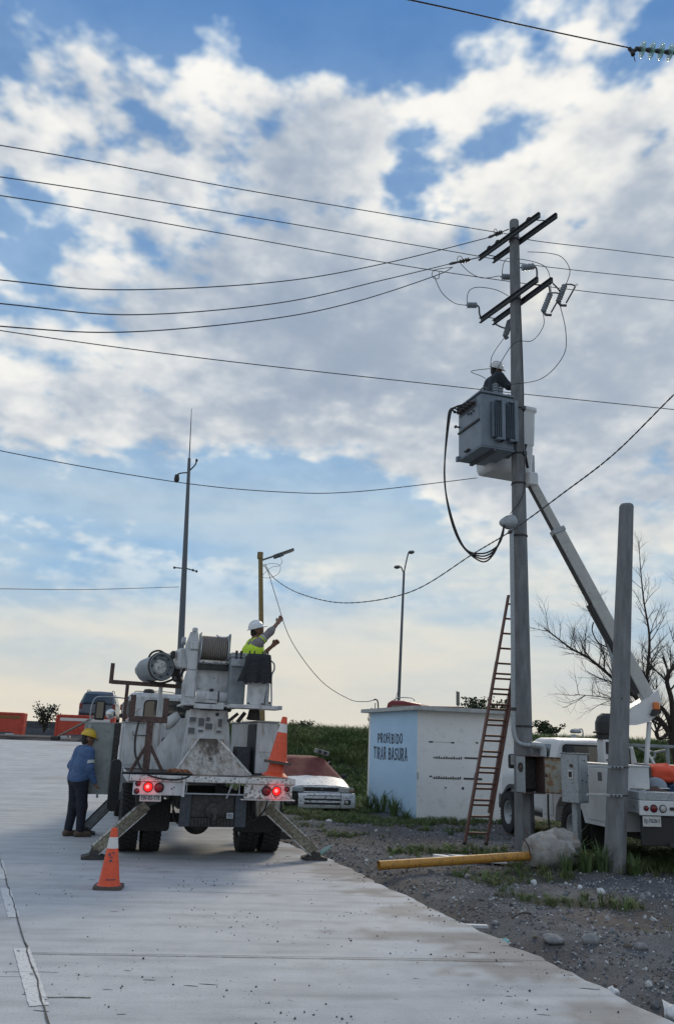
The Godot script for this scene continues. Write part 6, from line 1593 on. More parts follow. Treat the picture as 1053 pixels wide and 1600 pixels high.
func make_suv(label: String, at: Vector3, turn: float, paint: Material) -> void:
	# tail towards the viewer
	var t := thing("suv", label, "car", at, turn, "cars on the far road")
	var b := MB.new()
	var rows := car_rows([[0.0, 0.80, 0.45, 0.98, 1.04, 0.06], [-0.12, 0.90, 0.38, 1.02, 1.08, 0.06], [-1.2, 0.92, 0.32, 1.02, 1.08, 0.06], [-3.3, 0.92, 0.32, 1.02, 1.08, 0.06], [-4.3, 0.88, 0.34, 0.92, 1.02, 0.1], [-4.7, 0.78, 0.42, 0.76, 0.86, 0.1]])
	b.skin(rows, Vector3(0, 0.7, -2.3), true); b.cap(rows[0], Vector3(0, 0.7, -2.3)); b.cap(rows[-1], Vector3(0, 0.7, -2.3)); part(b, "body", paint, t)
	b = MB.new()
	rows = []
	for s in [[-0.02, 0.84, 1.04, 1.06], [-0.10, 0.82, 1.04, 1.20], [-0.42, 0.72, 1.04, 1.66], [-0.6, 0.70, 1.04, 1.71], [-2.3, 0.70, 1.04, 1.73], [-2.7, 0.70, 1.04, 1.66], [-3.5, 0.82, 1.04, 1.07]]:
		rows.append([Vector3(-0.90, s[2], s[0]), Vector3(-lerpf(0.9, s[1], 0.9), lerpf(s[2], s[3], 0.85), s[0]), Vector3(-s[1] + 0.08, s[3], s[0]), Vector3(0, s[3] + 0.02, s[0]), Vector3(s[1] - 0.08, s[3], s[0]), Vector3(lerpf(0.9, s[1], 0.9), lerpf(s[2], s[3], 0.85), s[0]), Vector3(0.90, s[2], s[0])])
	b.skin(rows, Vector3(0, 0.9, -1.8)); part(b, "cabin", paint, t)
	b = MB.new(); b.out_quad(Vector3(-0.74, 1.12, 0.005), Vector3(0.74, 1.12, 0.005), Vector3(0.64, 1.58, -0.34), Vector3(-0.64, 1.58, -0.34), Vector3(0, 1, -2)); part(b, "rear_window", M.glass_dark, t)
	for s in [-1.0, 1.0]:
		for q in [[-0.35, -1.1], [-1.2, -2.1], [-2.2, -3.0]]:
			b = MB.new(); b.out_quad(Vector3(s * 0.905, 1.12, q[0]), Vector3(s * 0.905, 1.12, q[1]), Vector3(s * 0.755, 1.55, lerpf(q[1], -1.5, 0.12)), Vector3(s * 0.755, 1.55, lerpf(q[0], -1.5, 0.12)), Vector3(0, 1.2, -1.7)); part(b, "side_window", M.glass_dark, t)
		b = MB.new(); b.tube(smooth_path([Vector3(s * 0.62, 1.72, -0.6), Vector3(s * 0.62, 1.79, -0.8), Vector3(s * 0.62, 1.80, -2.0), Vector3(s * 0.62, 1.73, -2.3)], 5), 0.02, 6); part(b, "roof_rail", M.black_plastic, t)
		b = MB.new(); b.cube(s * 0.74, s * 0.89, 0.80, 1.08, 0.02, -0.10, 0.02); part(b, "taillight", M.red_lens, t)
		wheel(t, Vector3(s * 0.80, 0.36, -0.95), 0.36, 0.22, s); wheel(t, Vector3(s * 0.80, 0.36, -3.75), 0.36, 0.22, s)
	b = MB.new(); b.cube(-0.86, 0.86, 0.42, 0.62, 0.06, -0.1, 0.03); part(b, "rear_bumper", M.black_plastic, t)

func make_red_truck() -> void:
	var at := Vector3(5.65, ground_y(5.65, -50.0), -50.0)
	var t := thing("red_lorry", "dark red lorry cab whose roof shows above the hut", "truck", at, 68.0)
	var b := MB.new()
	var rows := []
	for s in [[0.0, 1.05, 0.6, 1.70], [-0.06, 1.12, 0.55, 1.86], [-1.0, 1.14, 0.55, 2.02], [-1.75, 1.12, 0.55, 2.04], [-2.0, 1.08, 0.55, 1.9], [-2.1, 1.05, 0.6, 1.5]]:
		var r := []
		for p in rounded(-s[1], s[1], s[2], s[3], 0.14): r.append(Vector3(p.x, p.y, s[0]))
		rows.append(r)
	b.skin(rows, Vector3(0, 1.2, -1), true); b.cap(rows[0], Vector3(0, 1.2, -1)); b.cap(rows[5], Vector3(0, 1.2, -1)); part(b, "cab_shell", M.red_cab, t)
	b = MB.new(); b.out_quad(Vector3(-0.95, 1.25, -2.12), Vector3(0.95, 1.25, -2.12), Vector3(0.92, 1.72, -2.06), Vector3(-0.92, 1.72, -2.06), Vector3(0, 1.4, -1)); part(b, "windscreen", M.glass_dark, t)
	for s in [-1.0, 1.0]:
		b = MB.new(); b.cube(s * 1.145, s * 1.155, 1.28, 1.75, -0.7, -1.75, 0.004); part(b, "side_window", M.glass_dark, t)
		for z in [-1.3, 1.2]: wheel(t, Vector3(s * 0.95, 0.42, z), 0.42, 0.26, s)
	b = MB.new(); b.cube(-1.05, 1.05, 0.6, 1.75, 0.1, 2.4, 0.03); part(b, "load_box", M.red_cab, t)
	b = MB.new(); b.tube([Vector3(-0.9, 2.0, -1.6), Vector3(-0.7, 3.15, -1.35)], [0.018, 0.008], 6); part(b, "antenna", M.black_plastic, t)
	b = MB.new(); b.tube(smooth_path([Vector3(-0.9, 2.0, -0.4), Vector3(-0.9, 2.18, -0.6), Vector3(-0.9, 2.2, -1.3), Vector3(-0.9, 2.06, -1.7)], 5), 0.025, 6); part(b, "roof_rail", M.galvanised, t)

# ---------------------------------------------------------------- poles and what they carry
func ribbed(length: float, r: float, fins: int, core := 0.55) -> Array:
	# profile of a ribbed insulator along its axis
	var out := [Vector2(0, 0), Vector2(r * core, 0)]
	for k in fins:
		var y := length * (k + 0.15) / fins
		out.append(Vector2(r * core, y)); out.append(Vector2(r, y + length * 0.25 / fins)); out.append(Vector2(r * 0.98, y + length * 0.4 / fins)); out.append(Vector2(r * core, y + length * 0.6 / fins))
	out.append(Vector2(r * core, length)); out.append(Vector2(0, length))
	return out

func wire(label: String, pts: Array, r: float, m: Material, called := "wire", group := "", twist := 0.0) -> void:
	var b := MB.new()
	var p := smooth_path(VV(pts), 10)
	if twist > 0.0:
		for s in 2:
			var q := []
			var run := 0.0
			for i in p.size() * 3 - 2:
				var a: Vector3 = p[i / 3].lerp(p[mini(i / 3 + 1, p.size() - 1)], (i % 3) / 3.0)
				if i > 0: run += 0.11
				q.append(a + Vector3(0, cos(run * 9.0 + s * PI), sin(run * 9.0 + s * PI)) * twist)
			b.tube(q, r, 5)
	else:
		b.tube(p, r, 6)
	tag(part(b, called, m), label, "wire" if called != "power_cable" else "cable", group)

func make_main_pole() -> void:
	var t := thing("utility_pole", "tall eight-sided concrete utility pole carrying steel crossarms and the transformer", "utility pole", Vector3(3.66, 0, -16.2))
	var b := MB.new()
	var top := Vector3(0.04, 13.17, 0)
	b.lathe([Vector2(0.19, -0.3), Vector2(0.178, 1.5), Vector2(0.104, 13.15), Vector2(0.095, 13.17), Vector2(0, 13.17)], Vector3.ZERO, Basis(Vector3.RIGHT, Vector3(top.x / 13.17, 1, 0), Vector3.BACK).rotated(Vector3.UP, 0.0) * Basis(Vector3.UP, PI / 8), 8, true)
	part(b, "pole_shaft", M.pole_concrete, t)
	var o := t.position
	for q in [[3.06, 12.66, -16.96, 4.04, -15.24], [3.40, 12.66, -17.04, 4.40, -15.24], [3.11, 11.17, -17.16, 3.98, -15.32], [3.42, 11.17, -17.23, 4.28, -15.32]]:
		var a := Vector3(q[0], q[1], q[2]) - o; var c := Vector3(q[3], q[1], q[4]) - o
		var arm := holder("crossarm", t)
		b = MB.new()
		# an open steel channel: web and two flanges
		var d := (c - a).normalized(); var s := d.cross(Vector3.UP)
		b.bar(a, c, 0.012, 0.12, 0.002); part(b, "channel_web", M.arm_steel, arm)
		for y in [-0.056, 0.056]:
			b = MB.new(); b.bar(a + s * 0.03 + Vector3(0, y, 0), c + s * 0.03 + Vector3(0, y, 0), 0.055, 0.012, 0.002); part(b, "channel_flange", M.arm_steel, arm)
		for f in [0.12, 0.3, 0.7, 0.88]:
			b = MB.new(); b.lathe([Vector2(0.016, 0), Vector2(0.016, 0.025), Vector2(0, 0.025)], a.lerp(c, f) - s * 0.006, axis(-s), 6); part(b, "bolt", M.galvanised, arm)
	# spacer bolts between each pair of arms
	for q in [[3.16, 12.66, -16.78, 3.50, -16.86], [3.94, 12.66, -15.42, 4.30, -15.42], [3.20, 11.17, -16.97, 3.51, -17.03], [3.89, 11.17, -15.51, 4.19, -15.52]]:
		b = MB.new(); b.tube([Vector3(q[0], q[1], q[2]) - o, Vector3(q[3], q[1], q[4]) - o], 0.012, 6); part(b, "through_bolt", M.arm_steel, t)
	# straps and clamps round the shaft
	for q in [[12.66, 0.118], [11.17, 0.128], [8.62, 0.142], [7.62, 0.148], [5.88, 0.158], [2.18, 0.18], [6.98, 0.150]]:
		b = MB.new(); b.lathe([Vector2(q[1], -0.02), Vector2(q[1] + 0.006, -0.018), Vector2(q[1] + 0.006, 0.018), Vector2(q[1], 0.02)], Vector3(0.04 * q[0] / 13.17, q[0], 0), Basis(Vector3.UP, PI / 8), 8, true); part(b, "pole_band", M.dark_metal, t)
	for y in [8.62, 7.62]:
		b = MB.new(); b.cube(-0.36, -0.13, y - 0.06, y + 0.06, 0.08, -0.12, 0.01); part(b, "hanger_bracket", M.arm_steel, t)
		b = MB.new(); b.cube(0.10, 0.18, y - 0.04, y + 0.04, 0.13, -0.02, 0.008); part(b, "band_clamp", M.arm_steel, t)
	# ground wire stapled down the shaft
	b = MB.new(); b.tube(smooth_path([Vector3(0.13, 11.1, 0.06), Vector3(0.15, 9.0, 0.07), Vector3(0.10, 8.0, 0.14), Vector3(0.12, 7.0, 0.13), Vector3(0.02, 6.6, 0.17), Vector3(-0.16, 6.35, 0.14), Vector3(-0.30, 6.12, 0.25)], 5), 0.008, 5); part(b, "ground_wire", M.cable_black, t)
	b = MB.new(); b.tube(smooth_path([Vector3(0.12, 0.5, 0.16), Vector3(0.15, 0.2, 0.18), Vector3(0.13, -0.05, 0.2)], 5), 0.012, 5); part(b, "earth_lead", M.cable_black, t)
	# pin insulators standing on the upper arm
	for q in [[3.22, 12.72, -16.68, "pin insulator on the upper crossarm, first from its left tip"], [3.36, 12.72, -16.44, "pin insulator on the upper crossarm, second from its left tip"], [3.62, 12.75, -15.98, "pin insulator on the upper crossarm just right of the pole head"], [3.86, 12.72, -15.56, "pin insulator near the right tip of the upper crossarm"]]:
		var n := thing("pin_insulator", q[3], "insulator", Vector3(q[0], q[1], q[2]), 0.0, "pin insulators on the upper crossarm")
		b = MB.new(); b.lathe(ribbed(0.13, 0.06, 2), Vector3.ZERO, axis(Vector3(0.35, 0.9, -0.5)), 14); part(b, "insulator_body", M.porcelain_dark, n)
		b = MB.new(); b.tube([Vector3(0, -0.06, 0), Vector3(0, 0.02, 0)], 0.012, 6); part(b, "pin", M.arm_steel, n)
	# dead-end strings on the left
	for q in [[Vector3(3.05, 12.70, -16.97), Vector3(2.34, 12.42, -16.85), "dead-end insulator string at the upper crossarm's tip, next to the hook clamp"], [Vector3(3.60, 13.02, -16.30), Vector3(3.20, 13.00, -16.62), "short dead-end insulator at the very top of the tall pole"]]:
		var n := thing("tension_insulator", q[2], "insulator", q[0], 0.0, "dead-end insulators")
		var d: Vector3 = q[1] - q[0]
		var u := d.normalized()
		b = MB.new(); b.tube([Vector3.ZERO, d * 0.34], 0.014, 6); part(b, "link_rod", M.arm_steel, n)
		b = MB.new(); b.lathe(ribbed(d.length() * 0.34, 0.055, 4, 0.6), d * 0.32, axis(u), 14); part(b, "insulator_body", M.porcelain_dark, n)
		b = MB.new(); b.tube([d * 0.64, d * 0.9, d], [0.02, 0.035, 0.02], 8); part(b, "strain_clamp", M.arm_steel, n)
		b = MB.new(); b.tube(smooth_path([d * 0.72, d * 0.72 + Vector3(0, 0.13, 0), d * 0.62 + Vector3(0, 0.14, 0), d * 0.55 + Vector3(0, 0.05, 0)], 4), 0.008, 5); part(b, "jumper_clip", M.wire_grey, n)
	# surge arresters: grey ribbed cylinders lying level on bent brackets
	for q in [[Vector3(3.66, 11.50, -15.42), Vector3(3.92, 11.54, -15.42), Vector3(3.95, 11.24, -15.40), "grey surge arrester right of the pole just above the lower crossarm"], [Vector3(3.45, 11.88, -16.42), Vector3(3.63, 11.88, -16.42), Vector3(3.64, 11.70, -16.32), "grey surge arrester close against the pole between both crossarms"], [Vector3(2.78, 11.50, -17.05), Vector3(3.00, 11.51, -17.05), Vector3(3.10, 11.22, -17.10), "grey surge arrester standing out at the left tip of the lower crossarm"]]:
		var n := thing("surge_arrester", q[3], "surge arrester", q[0], 0.0, "surge arresters")
		var d: Vector3 = q[1] - q[0]
		b = MB.new(); b.lathe(ribbed(d.length(), 0.075, 4, 0.82), Vector3.ZERO, axis(d), 18); part(b, "arrester_body", M.porcelain_grey, n)
		b = MB.new(); b.tube(smooth_path([d, d + Vector3(0.05, -0.05, 0), d + Vector3(0.06, -0.2, 0), q[2] - q[0]], 5), 0.02, 8); part(b, "bracket", M.arm_steel, n)
		b = MB.new(); b.tube([Vector3.ZERO, -d.normalized() * 0.04], 0.015, 6); part(b, "terminal", M.arm_steel, n)
	# fuse cutouts: a slanting porcelain post with a fuse tube hung before it
	for q in [[Vector3(4.24, 10.90, -15.40), Vector3(4.08, 10.48, -15.40), Vector3(4.20, 11.08, -15.36), "fuse cutout on the right of the lower crossarm, nearer the pole"], [Vector3(4.54, 11.10, -15.38), Vector3(4.39, 10.70, -15.38), Vector3(4.28, 11.10, -15.33), "fuse cutout hanging farthest out on the right of the lower crossarm"], [Vector3(3.73, 11.12, -17.0), Vector3(3.62, 10.72, -17.0), Vector3(3.44, 11.10, -17.14), "fuse cutout hanging under the lower crossarm left of the pole"]]:
		var n := thing("fuse_cutout", q[3], "fuse cutout", q[0], 0.0, "fuse cutouts")
		var d: Vector3 = q[1] - q[0]
		b = MB.new(); b.lathe(ribbed(d.length(), 0.062, 8, 0.72), Vector3.ZERO, axis(d), 14); part(b, "porcelain_post", M.porcelain_grey, n)
		b = MB.new(); b.tube(smooth_path([q[2] - q[0], (q[2] - q[0]) * 0.6 + Vector3(0, -0.12, 0.02), d * 0.45 + Vector3(0, 0.0, -0.04)], 5), 0.018, 6); part(b, "mounting_hook", M.arm_steel, n)
		var off := Vector3(0.20, -0.06, 0.06)
		if q[2].x < 3.6: off = Vector3(0.06, -0.03, 0.14)
		b = MB.new(); b.tube([Vector3(0, 0.02, 0), off * 0.6 + Vector3(0, 0.04, 0), off + Vector3(0, 0.02, 0)], 0.018, 6); part(b, "upper_contact", M.arm_steel, n)
		b = MB.new(); b.tube([off, d * 0.98 + off * 0.75], 0.017, 8); part(b, "fuse_tube", M.porcelain_dark, n)
		b = MB.new(); b.tube([d, d * 1.04 + off * 0.3 + Vector3(0, -0.05, 0), d + off * 0.8 + Vector3(0, -0.05, 0)], 0.03, 6); part(b, "lower_hinge", M.arm_steel, n)
		b = MB.new(); b.lathe([Vector2(0.018, 0), Vector2(0.024, 0.004), Vector2(0.024, 0.010), Vector2(0.018, 0.012)], off + Vector3(0.03, 0.04, 0), axis(Vector3.BACK), 10); part(b, "pull_ring", M.arm_steel, n)

func make_transformer() -> void:
	var t := thing("transformer", "blue-grey pole transformer with radiators and black cables on its side", "transformer", Vector3(3.0, 7.55, -16.145), 18.4)
	var b := MB.new(); b.cube(-0.365, 0.365, 0.0, 1.14, -0.5, 0.5, 0.02); part(b, "tank", M.transformer_grey, t)
	b = MB.new(); b.cube(-0.40, 0.39, 1.14, 1.185, -0.53, 0.53, 0.008); part(b, "lid", M.transformer_grey, t)
	b = MB.new(); b.cube(-0.38, 0.38, -0.03, 0.0, -0.52, 0.52, 0.006); part(b, "base_plate", M.transformer_grey, t)
	b = MB.new(); b.cube(-0.10, -0.02, -0.08, -0.03, -0.52, 0.52, 0.006); part(b, "base_rail", M.arm_steel, t)
	# radiators on the face towards the viewer: deep thin fins joined by headers, bright outer edge
	for x in [-0.02, 0.27]:
		var r := holder("radiator", t)
		for k in 5:
			b = MB.new(); b.cube(x - 0.12 + k * 0.045, x - 0.112 + k * 0.045, 0.20, 0.96, 0.50, 0.61, 0.002); part(b, "fin", M.transformer_grey, r)
		b = MB.new(); b.cube(x - 0.135, x + 0.05, 0.19, 0.98, 0.501, 0.507); part(b, "fin_shade_plate", M.arm_steel, r)  # dark sheet painted in for the shade between the fins
		b = MB.new(); b.cube(x + 0.05, x + 0.125, 0.14, 1.03, 0.50, 0.65, 0.008); part(b, "end_fin", M.transformer_grey, r)
		for y in [0.14, 0.97]:
			b = MB.new(); b.cube(x - 0.05, x + 0.135, y, y + 0.05, 0.50, 0.63, 0.01); part(b, "header", M.transformer_grey, r)
	# left side: a row of low voltage bushings on a dark pad, plates, a stiffening bar
	b = MB.new(); b.cube(-0.375, -0.364, 0.92, 1.09, -0.44, 0.30, 0.004); part(b, "bushing_pad", M.arm_steel, t)
	for k in 5:
		var n := holder("bushing", t, Vector3(-0.372, 1.02, -0.38 + k * 0.145))
		b = MB.new(); b.lathe(ribbed(0.085, 0.048, 2, 0.7), Vector3.ZERO, axis(Vector3.LEFT), 14); part(b, "porcelain", M.porcelain_dark, n)
		b = MB.new(); b.tube([Vector3(-0.085, 0, 0), Vector3(-0.16, 0, 0)], 0.018, 8); b.box(Vector3(-0.14, 0, 0), Vector3(0.05, 0.06, 0.025), Basis.IDENTITY, 0.005); part(b, "terminal_lug", M.dark_metal, n)
	b = MB.new(); b.cube(-0.395, -0.364, 0.56, 0.60, -0.49, 0.44, 0.006); part(b, "stiffener", M.black_plastic, t)
	b = MB.new(); b.cube(-0.372, -0.365, 0.62, 0.90, -0.30, 0.42, 0.003); part(b, "name_plate", M.transformer_grey, t)
	for q in [[0.80, 0.10], [0.83, -0.02], [0.82, 0.2]]:
		b = MB.new(); b.cube(-0.40, -0.368, q[0], q[0] + 0.05, q[1], q[1] + 0.02, 0.003); part(b, "stud", M.black_plastic, t)
	b = MB.new(); b.tube([Vector3(-0.365, 0.72, -0.45), Vector3(-0.48, 0.72, -0.45)], 0.02, 8); b.cube(-0.47, -0.44, 0.69, 0.75, -0.48, -0.42, 0.006); part(b, "valve", M.dark_metal, t)
	b = MB.new(); b.cube(-0.42, -0.366, 0.05, 0.09, -0.15, 0.02, 0.006); part(b, "earth_lug", M.black_plastic, t)
	b = MB.new(); b.cube(-0.42, -0.36, -0.04, 0.07, -0.52, -0.44, 0.006); part(b, "lifting_foot", M.transformer_grey, t)
	# high voltage bushings and a small relief valve on the lid
	for q in [[0.08, 0.30], [0.26, 0.18], [-0.05, 0.05]]:
		var n := holder("bushing", t, Vector3(q[0], 1.185, q[1]))
		b = MB.new(); b.lathe(ribbed(0.30, 0.07, 5, 0.66), Vector3.ZERO, Basis.IDENTITY, 16); part(b, "porcelain", M.porcelain_grey, n)
		b = MB.new(); b.tube([Vector3(0, 0.30, 0), Vector3(0, 0.36, 0)], 0.016, 8); part(b, "terminal_lug", M.dark_metal, n)
	b = MB.new(); b.lathe([Vector2(0.07, 0), Vector2(0.06, 0.05), Vector2(0.02, 0.07), Vector2(0.02, 0.14), Vector2(0, 0.145)], Vector3(-0.22, 1.185, 0.38), Basis.IDENTITY, 12); part(b, "relief_valve", M.dark_metal, t)
	b = MB.new(); b.lathe([Vector2(0.06, 0), Vector2(0.06, 0.03), Vector2(0.04, 0.05), Vector2(0, 0.05)], Vector3(0.30, 1.185, 0.42), Basis.IDENTITY, 12); part(b, "filler_cap", M.porcelain_grey, t)
	for s in [-0.30, 0.30]:
		b = MB.new(); b.cube(0.365, 0.46, 0.15 if s < 0 else 0.95, 0.27 if s < 0 else 1.07, -0.12, 0.12, 0.01); part(b, "hanger_lug", M.arm_steel, t)
	# the black secondary cables looping down to the weatherhead
	var xf := t.transform
	for k in 4:
		var s := Vector3(0.02 * k - 0.03, 0.0, 0.012 * k)
		var p := xf * Vector3(-0.53, 1.02, -0.38 + k * 0.145)
		var path := [[p.x, p.y, p.z], [2.33 + s.x, 8.60, -16.25 + s.z], [2.24 + s.x * 0.6, 8.30, -16.15], [2.19 + s.x * 1.4 - 0.03 * k, 7.10, -16.05], [2.27 + s.x - 0.015 * k, 6.25, -16.0 + s.z], [2.50 + s.x, 5.62 - 0.02 * k, -15.98], [2.86, 5.28 + 0.05 * k, -15.95 + s.z], [3.12 + s.x, 5.42 + 0.05 * k, -15.92], [3.26 + s.x * 0.4, 5.8, -15.88], [3.31, 6.06, -15.88]]
		wire(["outermost black cable looping from the transformer side to the weatherhead", "second black cable inward in the loop under the transformer", "third black cable inward in the loop under the transformer", "innermost black cable in the loop under the transformer"][k], path, 0.016, M.cable_black, "power_cable", "black cables hanging from the transformer")

func make_service_entry() -> void:
	var t := thing("conduit_riser", "galvanised conduit with domed weatherhead climbing the front of the tall pole", "conduit", Vector3(3.43, 0, -15.93))
	var b := MB.new()
	b.tube(smooth_path([Vector3(0.03, 6.0, 0), Vector3(0.02, 4.0, 0), Vector3(0.0, 2.3, 0), Vector3(0.01, 2.05, 0), Vector3(0.06, 1.90, 0), Vector3(0.18, 1.845, 0), Vector3(0.35, 1.84, 0)], 6), 0.042, 12, false); part(b, "pipe", M.galvanised, t)
	b = MB.new(); b.tube(smooth_path([Vector3(0.33, 1.84, 0), Vector3(0.46, 1.84, 0), Vector3(0.535, 1.80, 0), Vector3(0.54, 1.64, 0)], 6), 0.062, 12); part(b, "elbow", M.galvanised, t)
	b = MB.new(); b.tube([Vector3(0.54, 1.72, 0), Vector3(0.54, 1.62, 0)], 0.055, 12); part(b, "box_connector", M.galvanised, t)
	for y in [5.86, 2.45]:
		b = MB.new(); b.tube([Vector3(0.01, y, 0), Vector3(0.01, y + 0.06, 0)], 0.052, 12); part(b, "coupling", M.dark_metal, t)
	b = MB.new()
	var rows := []
	for s in [[-0.26, 0.02, 0.05], [-0.22, 0.06, 0.12], [-0.12, 0.11, 0.22], [-0.02, 0.12, 0.26], [0.06, 0.09, 0.20], [0.10, 0.02, 0.06]]:
		var r := []
		for k in 14: r.append(Vector3(0.03 + s[0] + 0.02, 6.04 + sin(TAU * k / 14) * s[2] * 0.62 + s[0] * 0.10 + 0.06, cos(TAU * k / 14) * s[1]))
		rows.append(r)
	b.skin(rows, Vector3(-0.05, 6.08, 0), true); b.cap(rows[0], Vector3(0, 6.08, 0)); b.cap(rows[5], Vector3(0, 6.08, 0)); part(b, "weatherhead", M.galvanised, t)
	# open meter box on the pole, its rusty door swung aside
	var m := thing("meter_box", "open rusty meter box strapped to the tall pole", "meter box", Vector3(3.72, 1.02, -15.86), 16.0)
	b = MB.new(); b.cube(-0.20, 0.18, 0.0, 0.62, -0.16, -0.145, 0.003); part(b, "back_panel", M.black_plastic, m)
	b = MB.new(); b.cube(-0.215, -0.20, -0.005, 0.625, -0.16, 0.16, 0.004); part(b, "side_panel", M.galvanised, m)
	b = MB.new(); b.cube(0.18, 0.195, -0.005, 0.625, -0.16, 0.16, 0.004); part(b, "side_panel", M.rust, m)
	b = MB.new(); b.cube(-0.22, 0.20, 0.62, 0.635, -0.17, 0.17, 0.004); part(b, "top_panel", M.rust, m)
	b = MB.new(); b.cube(-0.22, 0.20, -0.02, -0.005, -0.17, 0.17, 0.004); part(b, "bottom_panel", M.rust, m)
	b = MB.new(); b.cube(-0.18, 0.16, 0.05, 0.57, -0.144, -0.12, 0.004); part(b, "inner_plate", M.dark_metal, m)
	b = MB.new(); b.lathe([Vector2(0.085, 0), Vector2(0.085, 0.012), Vector2(0.06, 0.012), Vector2(0.055, 0.004), Vector2(0, 0.004)], Vector3(-0.2155, 0.43, 0.02), axis(Vector3.LEFT), 20); part(b, "meter_ring", M.black_plastic, m)
	b = MB.new(); b.lathe([Vector2(0.05, 0), Vector2(0.03, 0.01), Vector2(0, 0.012)], Vector3(-0.219, 0.42, 0.02), axis(Vector3.LEFT), 14); part(b, "meter_hole", M.rust, m)
	var d := holder("open_door", m, Vector3(0.195, 0, 0.16))
	d.rotation.y = deg_to_rad(-22.0)
	b = MB.new(); b.cube(0.0, 0.44, 0.0, 0.62, -0.012, 0.0, 0.004); part(b, "door_panel", M.rusty_door, d)
	for q in [[0.0, 0.44, 0.61, 0.625], [0.0, 0.44, -0.005, 0.01]]:
		b = MB.new(); b.cube(q[0], q[1], q[2], q[3], 0.0, 0.03, 0.003); part(b, "door_lip", M.rust, d)
	b = MB.new(); b.cube(0.0, 0.03, 0.28, 0.34, 0.0, 0.03, 0.004); part(b, "latch", M.rust, d)
	b = MB.new(); b.tube([Vector3(0.36, 0.12, 0.02), Vector3(0.46, 0.12, 0.03)], 0.035, 10); part(b, "pipe_stub", M.galvanised, d)
	b = MB.new(); b.tube(smooth_path([Vector3(0.28, -0.02, 0.10), Vector3(0.27, -0.4, 0.11), Vector3(0.31, -0.95, 0.12)], 6), 0.018, 8); part(b, "drop_cable", M.dark_metal, m)
	# closed breaker cabinet on its own post, strapped to the short pole
	var c := thing("breaker_cabinet", "closed grey breaker cabinet on a post beside the short pole", "electrical cabinet", Vector3(4.17, 0, -14.62), 40.0)
	b = MB.new(); b.cube(-0.17, 0.13, 0.94, 1.72, -0.16, 0.17, 0.01); part(b, "cabinet_case", M.galvanised, c)
	b = MB.new(); b.cube(-0.15, 0.11, 0.97, 1.69, 0.171, 0.182, 0.004); part(b, "cabinet_door", M.galvanised, c)
	b = MB.new(); b.cube(-0.185, 0.145, 1.72, 1.735, -0.17, 0.20, 0.004); part(b, "cabinet_roof", M.galvanised, c)
	b = MB.new(); b.cube(-0.182, -0.171, 1.32, 1.46, -0.02, 0.08, 0.003); part(b, "switch_plate", M.plate_white, c)
	b = MB.new(); b.cube(-0.188, -0.182, 1.345, 1.435, 0.0, 0.06, 0.002); part(b, "switch_window", M.black_plastic, c)
	b = MB.new(); b.lathe([Vector2(0.03, 0), Vector2(0.03, 0.02), Vector2(0, 0.022)], Vector3(-0.171, 1.53, 0.05), axis(Vector3.LEFT), 12); part(b, "lock", M.rust, c)
	for q in [[1.62, 0.0], [1.38, 0.09], [1.30, -0.06], [1.28, 0.04]]:
		b = MB.new(); b.lathe([Vector2(0.012, 0), Vector2(0.012, 0.01), Vector2(0, 0.012)], Vector3(q[1], q[0], 0.182), Basis(Vector3.RIGHT, Vector3(0, 0, 1), Vector3(0, -1, 0)), 8); part(b, "screw", M.black_plastic, c)
	b = MB.new(); b.cube(-0.06, 0.06, -0.1, 0.94, -0.05, 0.05, 0.008); part(b, "post", M.galvanised, c)

func make_short_pole() -> void:
	var t := thing("short_pole", "short blunt concrete post leaning slightly right before the service truck", "pole", Vector3(4.44, 0, -13.64))
	var b := MB.new()
	var lean := Basis(Vector3.RIGHT, Vector3(0.50 / 5.87, 1, 0), Vector3.BACK)
	b.lathe([Vector2(0.168, -0.3), Vector2(0.16, 1.0), Vector2(0.118, 5.83), Vector2(0.10, 5.87), Vector2(0, 5.87)], Vector3.ZERO, lean * Basis(Vector3.UP, PI / 8), 8, true); part(b, "pole_shaft", M.pole_concrete, t)
	for q in [[1.55, 0.157], [1.13, 0.160]]:
		var s := holder("strap", t)
		var mid := Vector3(0.085 * q[0], q[0], 0)
		b = MB.new(); b.lathe([Vector2(q[1], -0.008), Vector2(q[1] + 0.010, -0.006), Vector2(q[1] + 0.010, 0.006), Vector2(q[1], 0.008)], mid, Basis(Vector3.UP, PI / 8), 8, true); part(b, "steel_band", M.black_plastic, s)
		b = MB.new(); b.bar(mid + Vector3(-0.50, -0.01, 0.06), mid + Vector3(0.02, 0.0, 0.185), 0.03, 0.035, 0.004); part(b, "strut_channel", M.galvanised, s)
		for k in 3:
			b = MB.new(); b.box(mid + Vector3(-0.14 + k * 0.055, 0.0, 0.165 + k * 0.012), Vector3(0.03, 0.02, 0.03), Basis.IDENTITY, 0.003); part(b, "slot", M.black_plastic, s)
	b = MB.new(); b.lathe([Vector2(0.012, 0), Vector2(0, 0.001)], Vector3(0.2, 2.6, 0.145), Basis(Vector3.RIGHT, Vector3(0, 0, 1), Vector3(0, -1, 0)), 10); part(b, "bolt_hole", M.black_plastic, t)

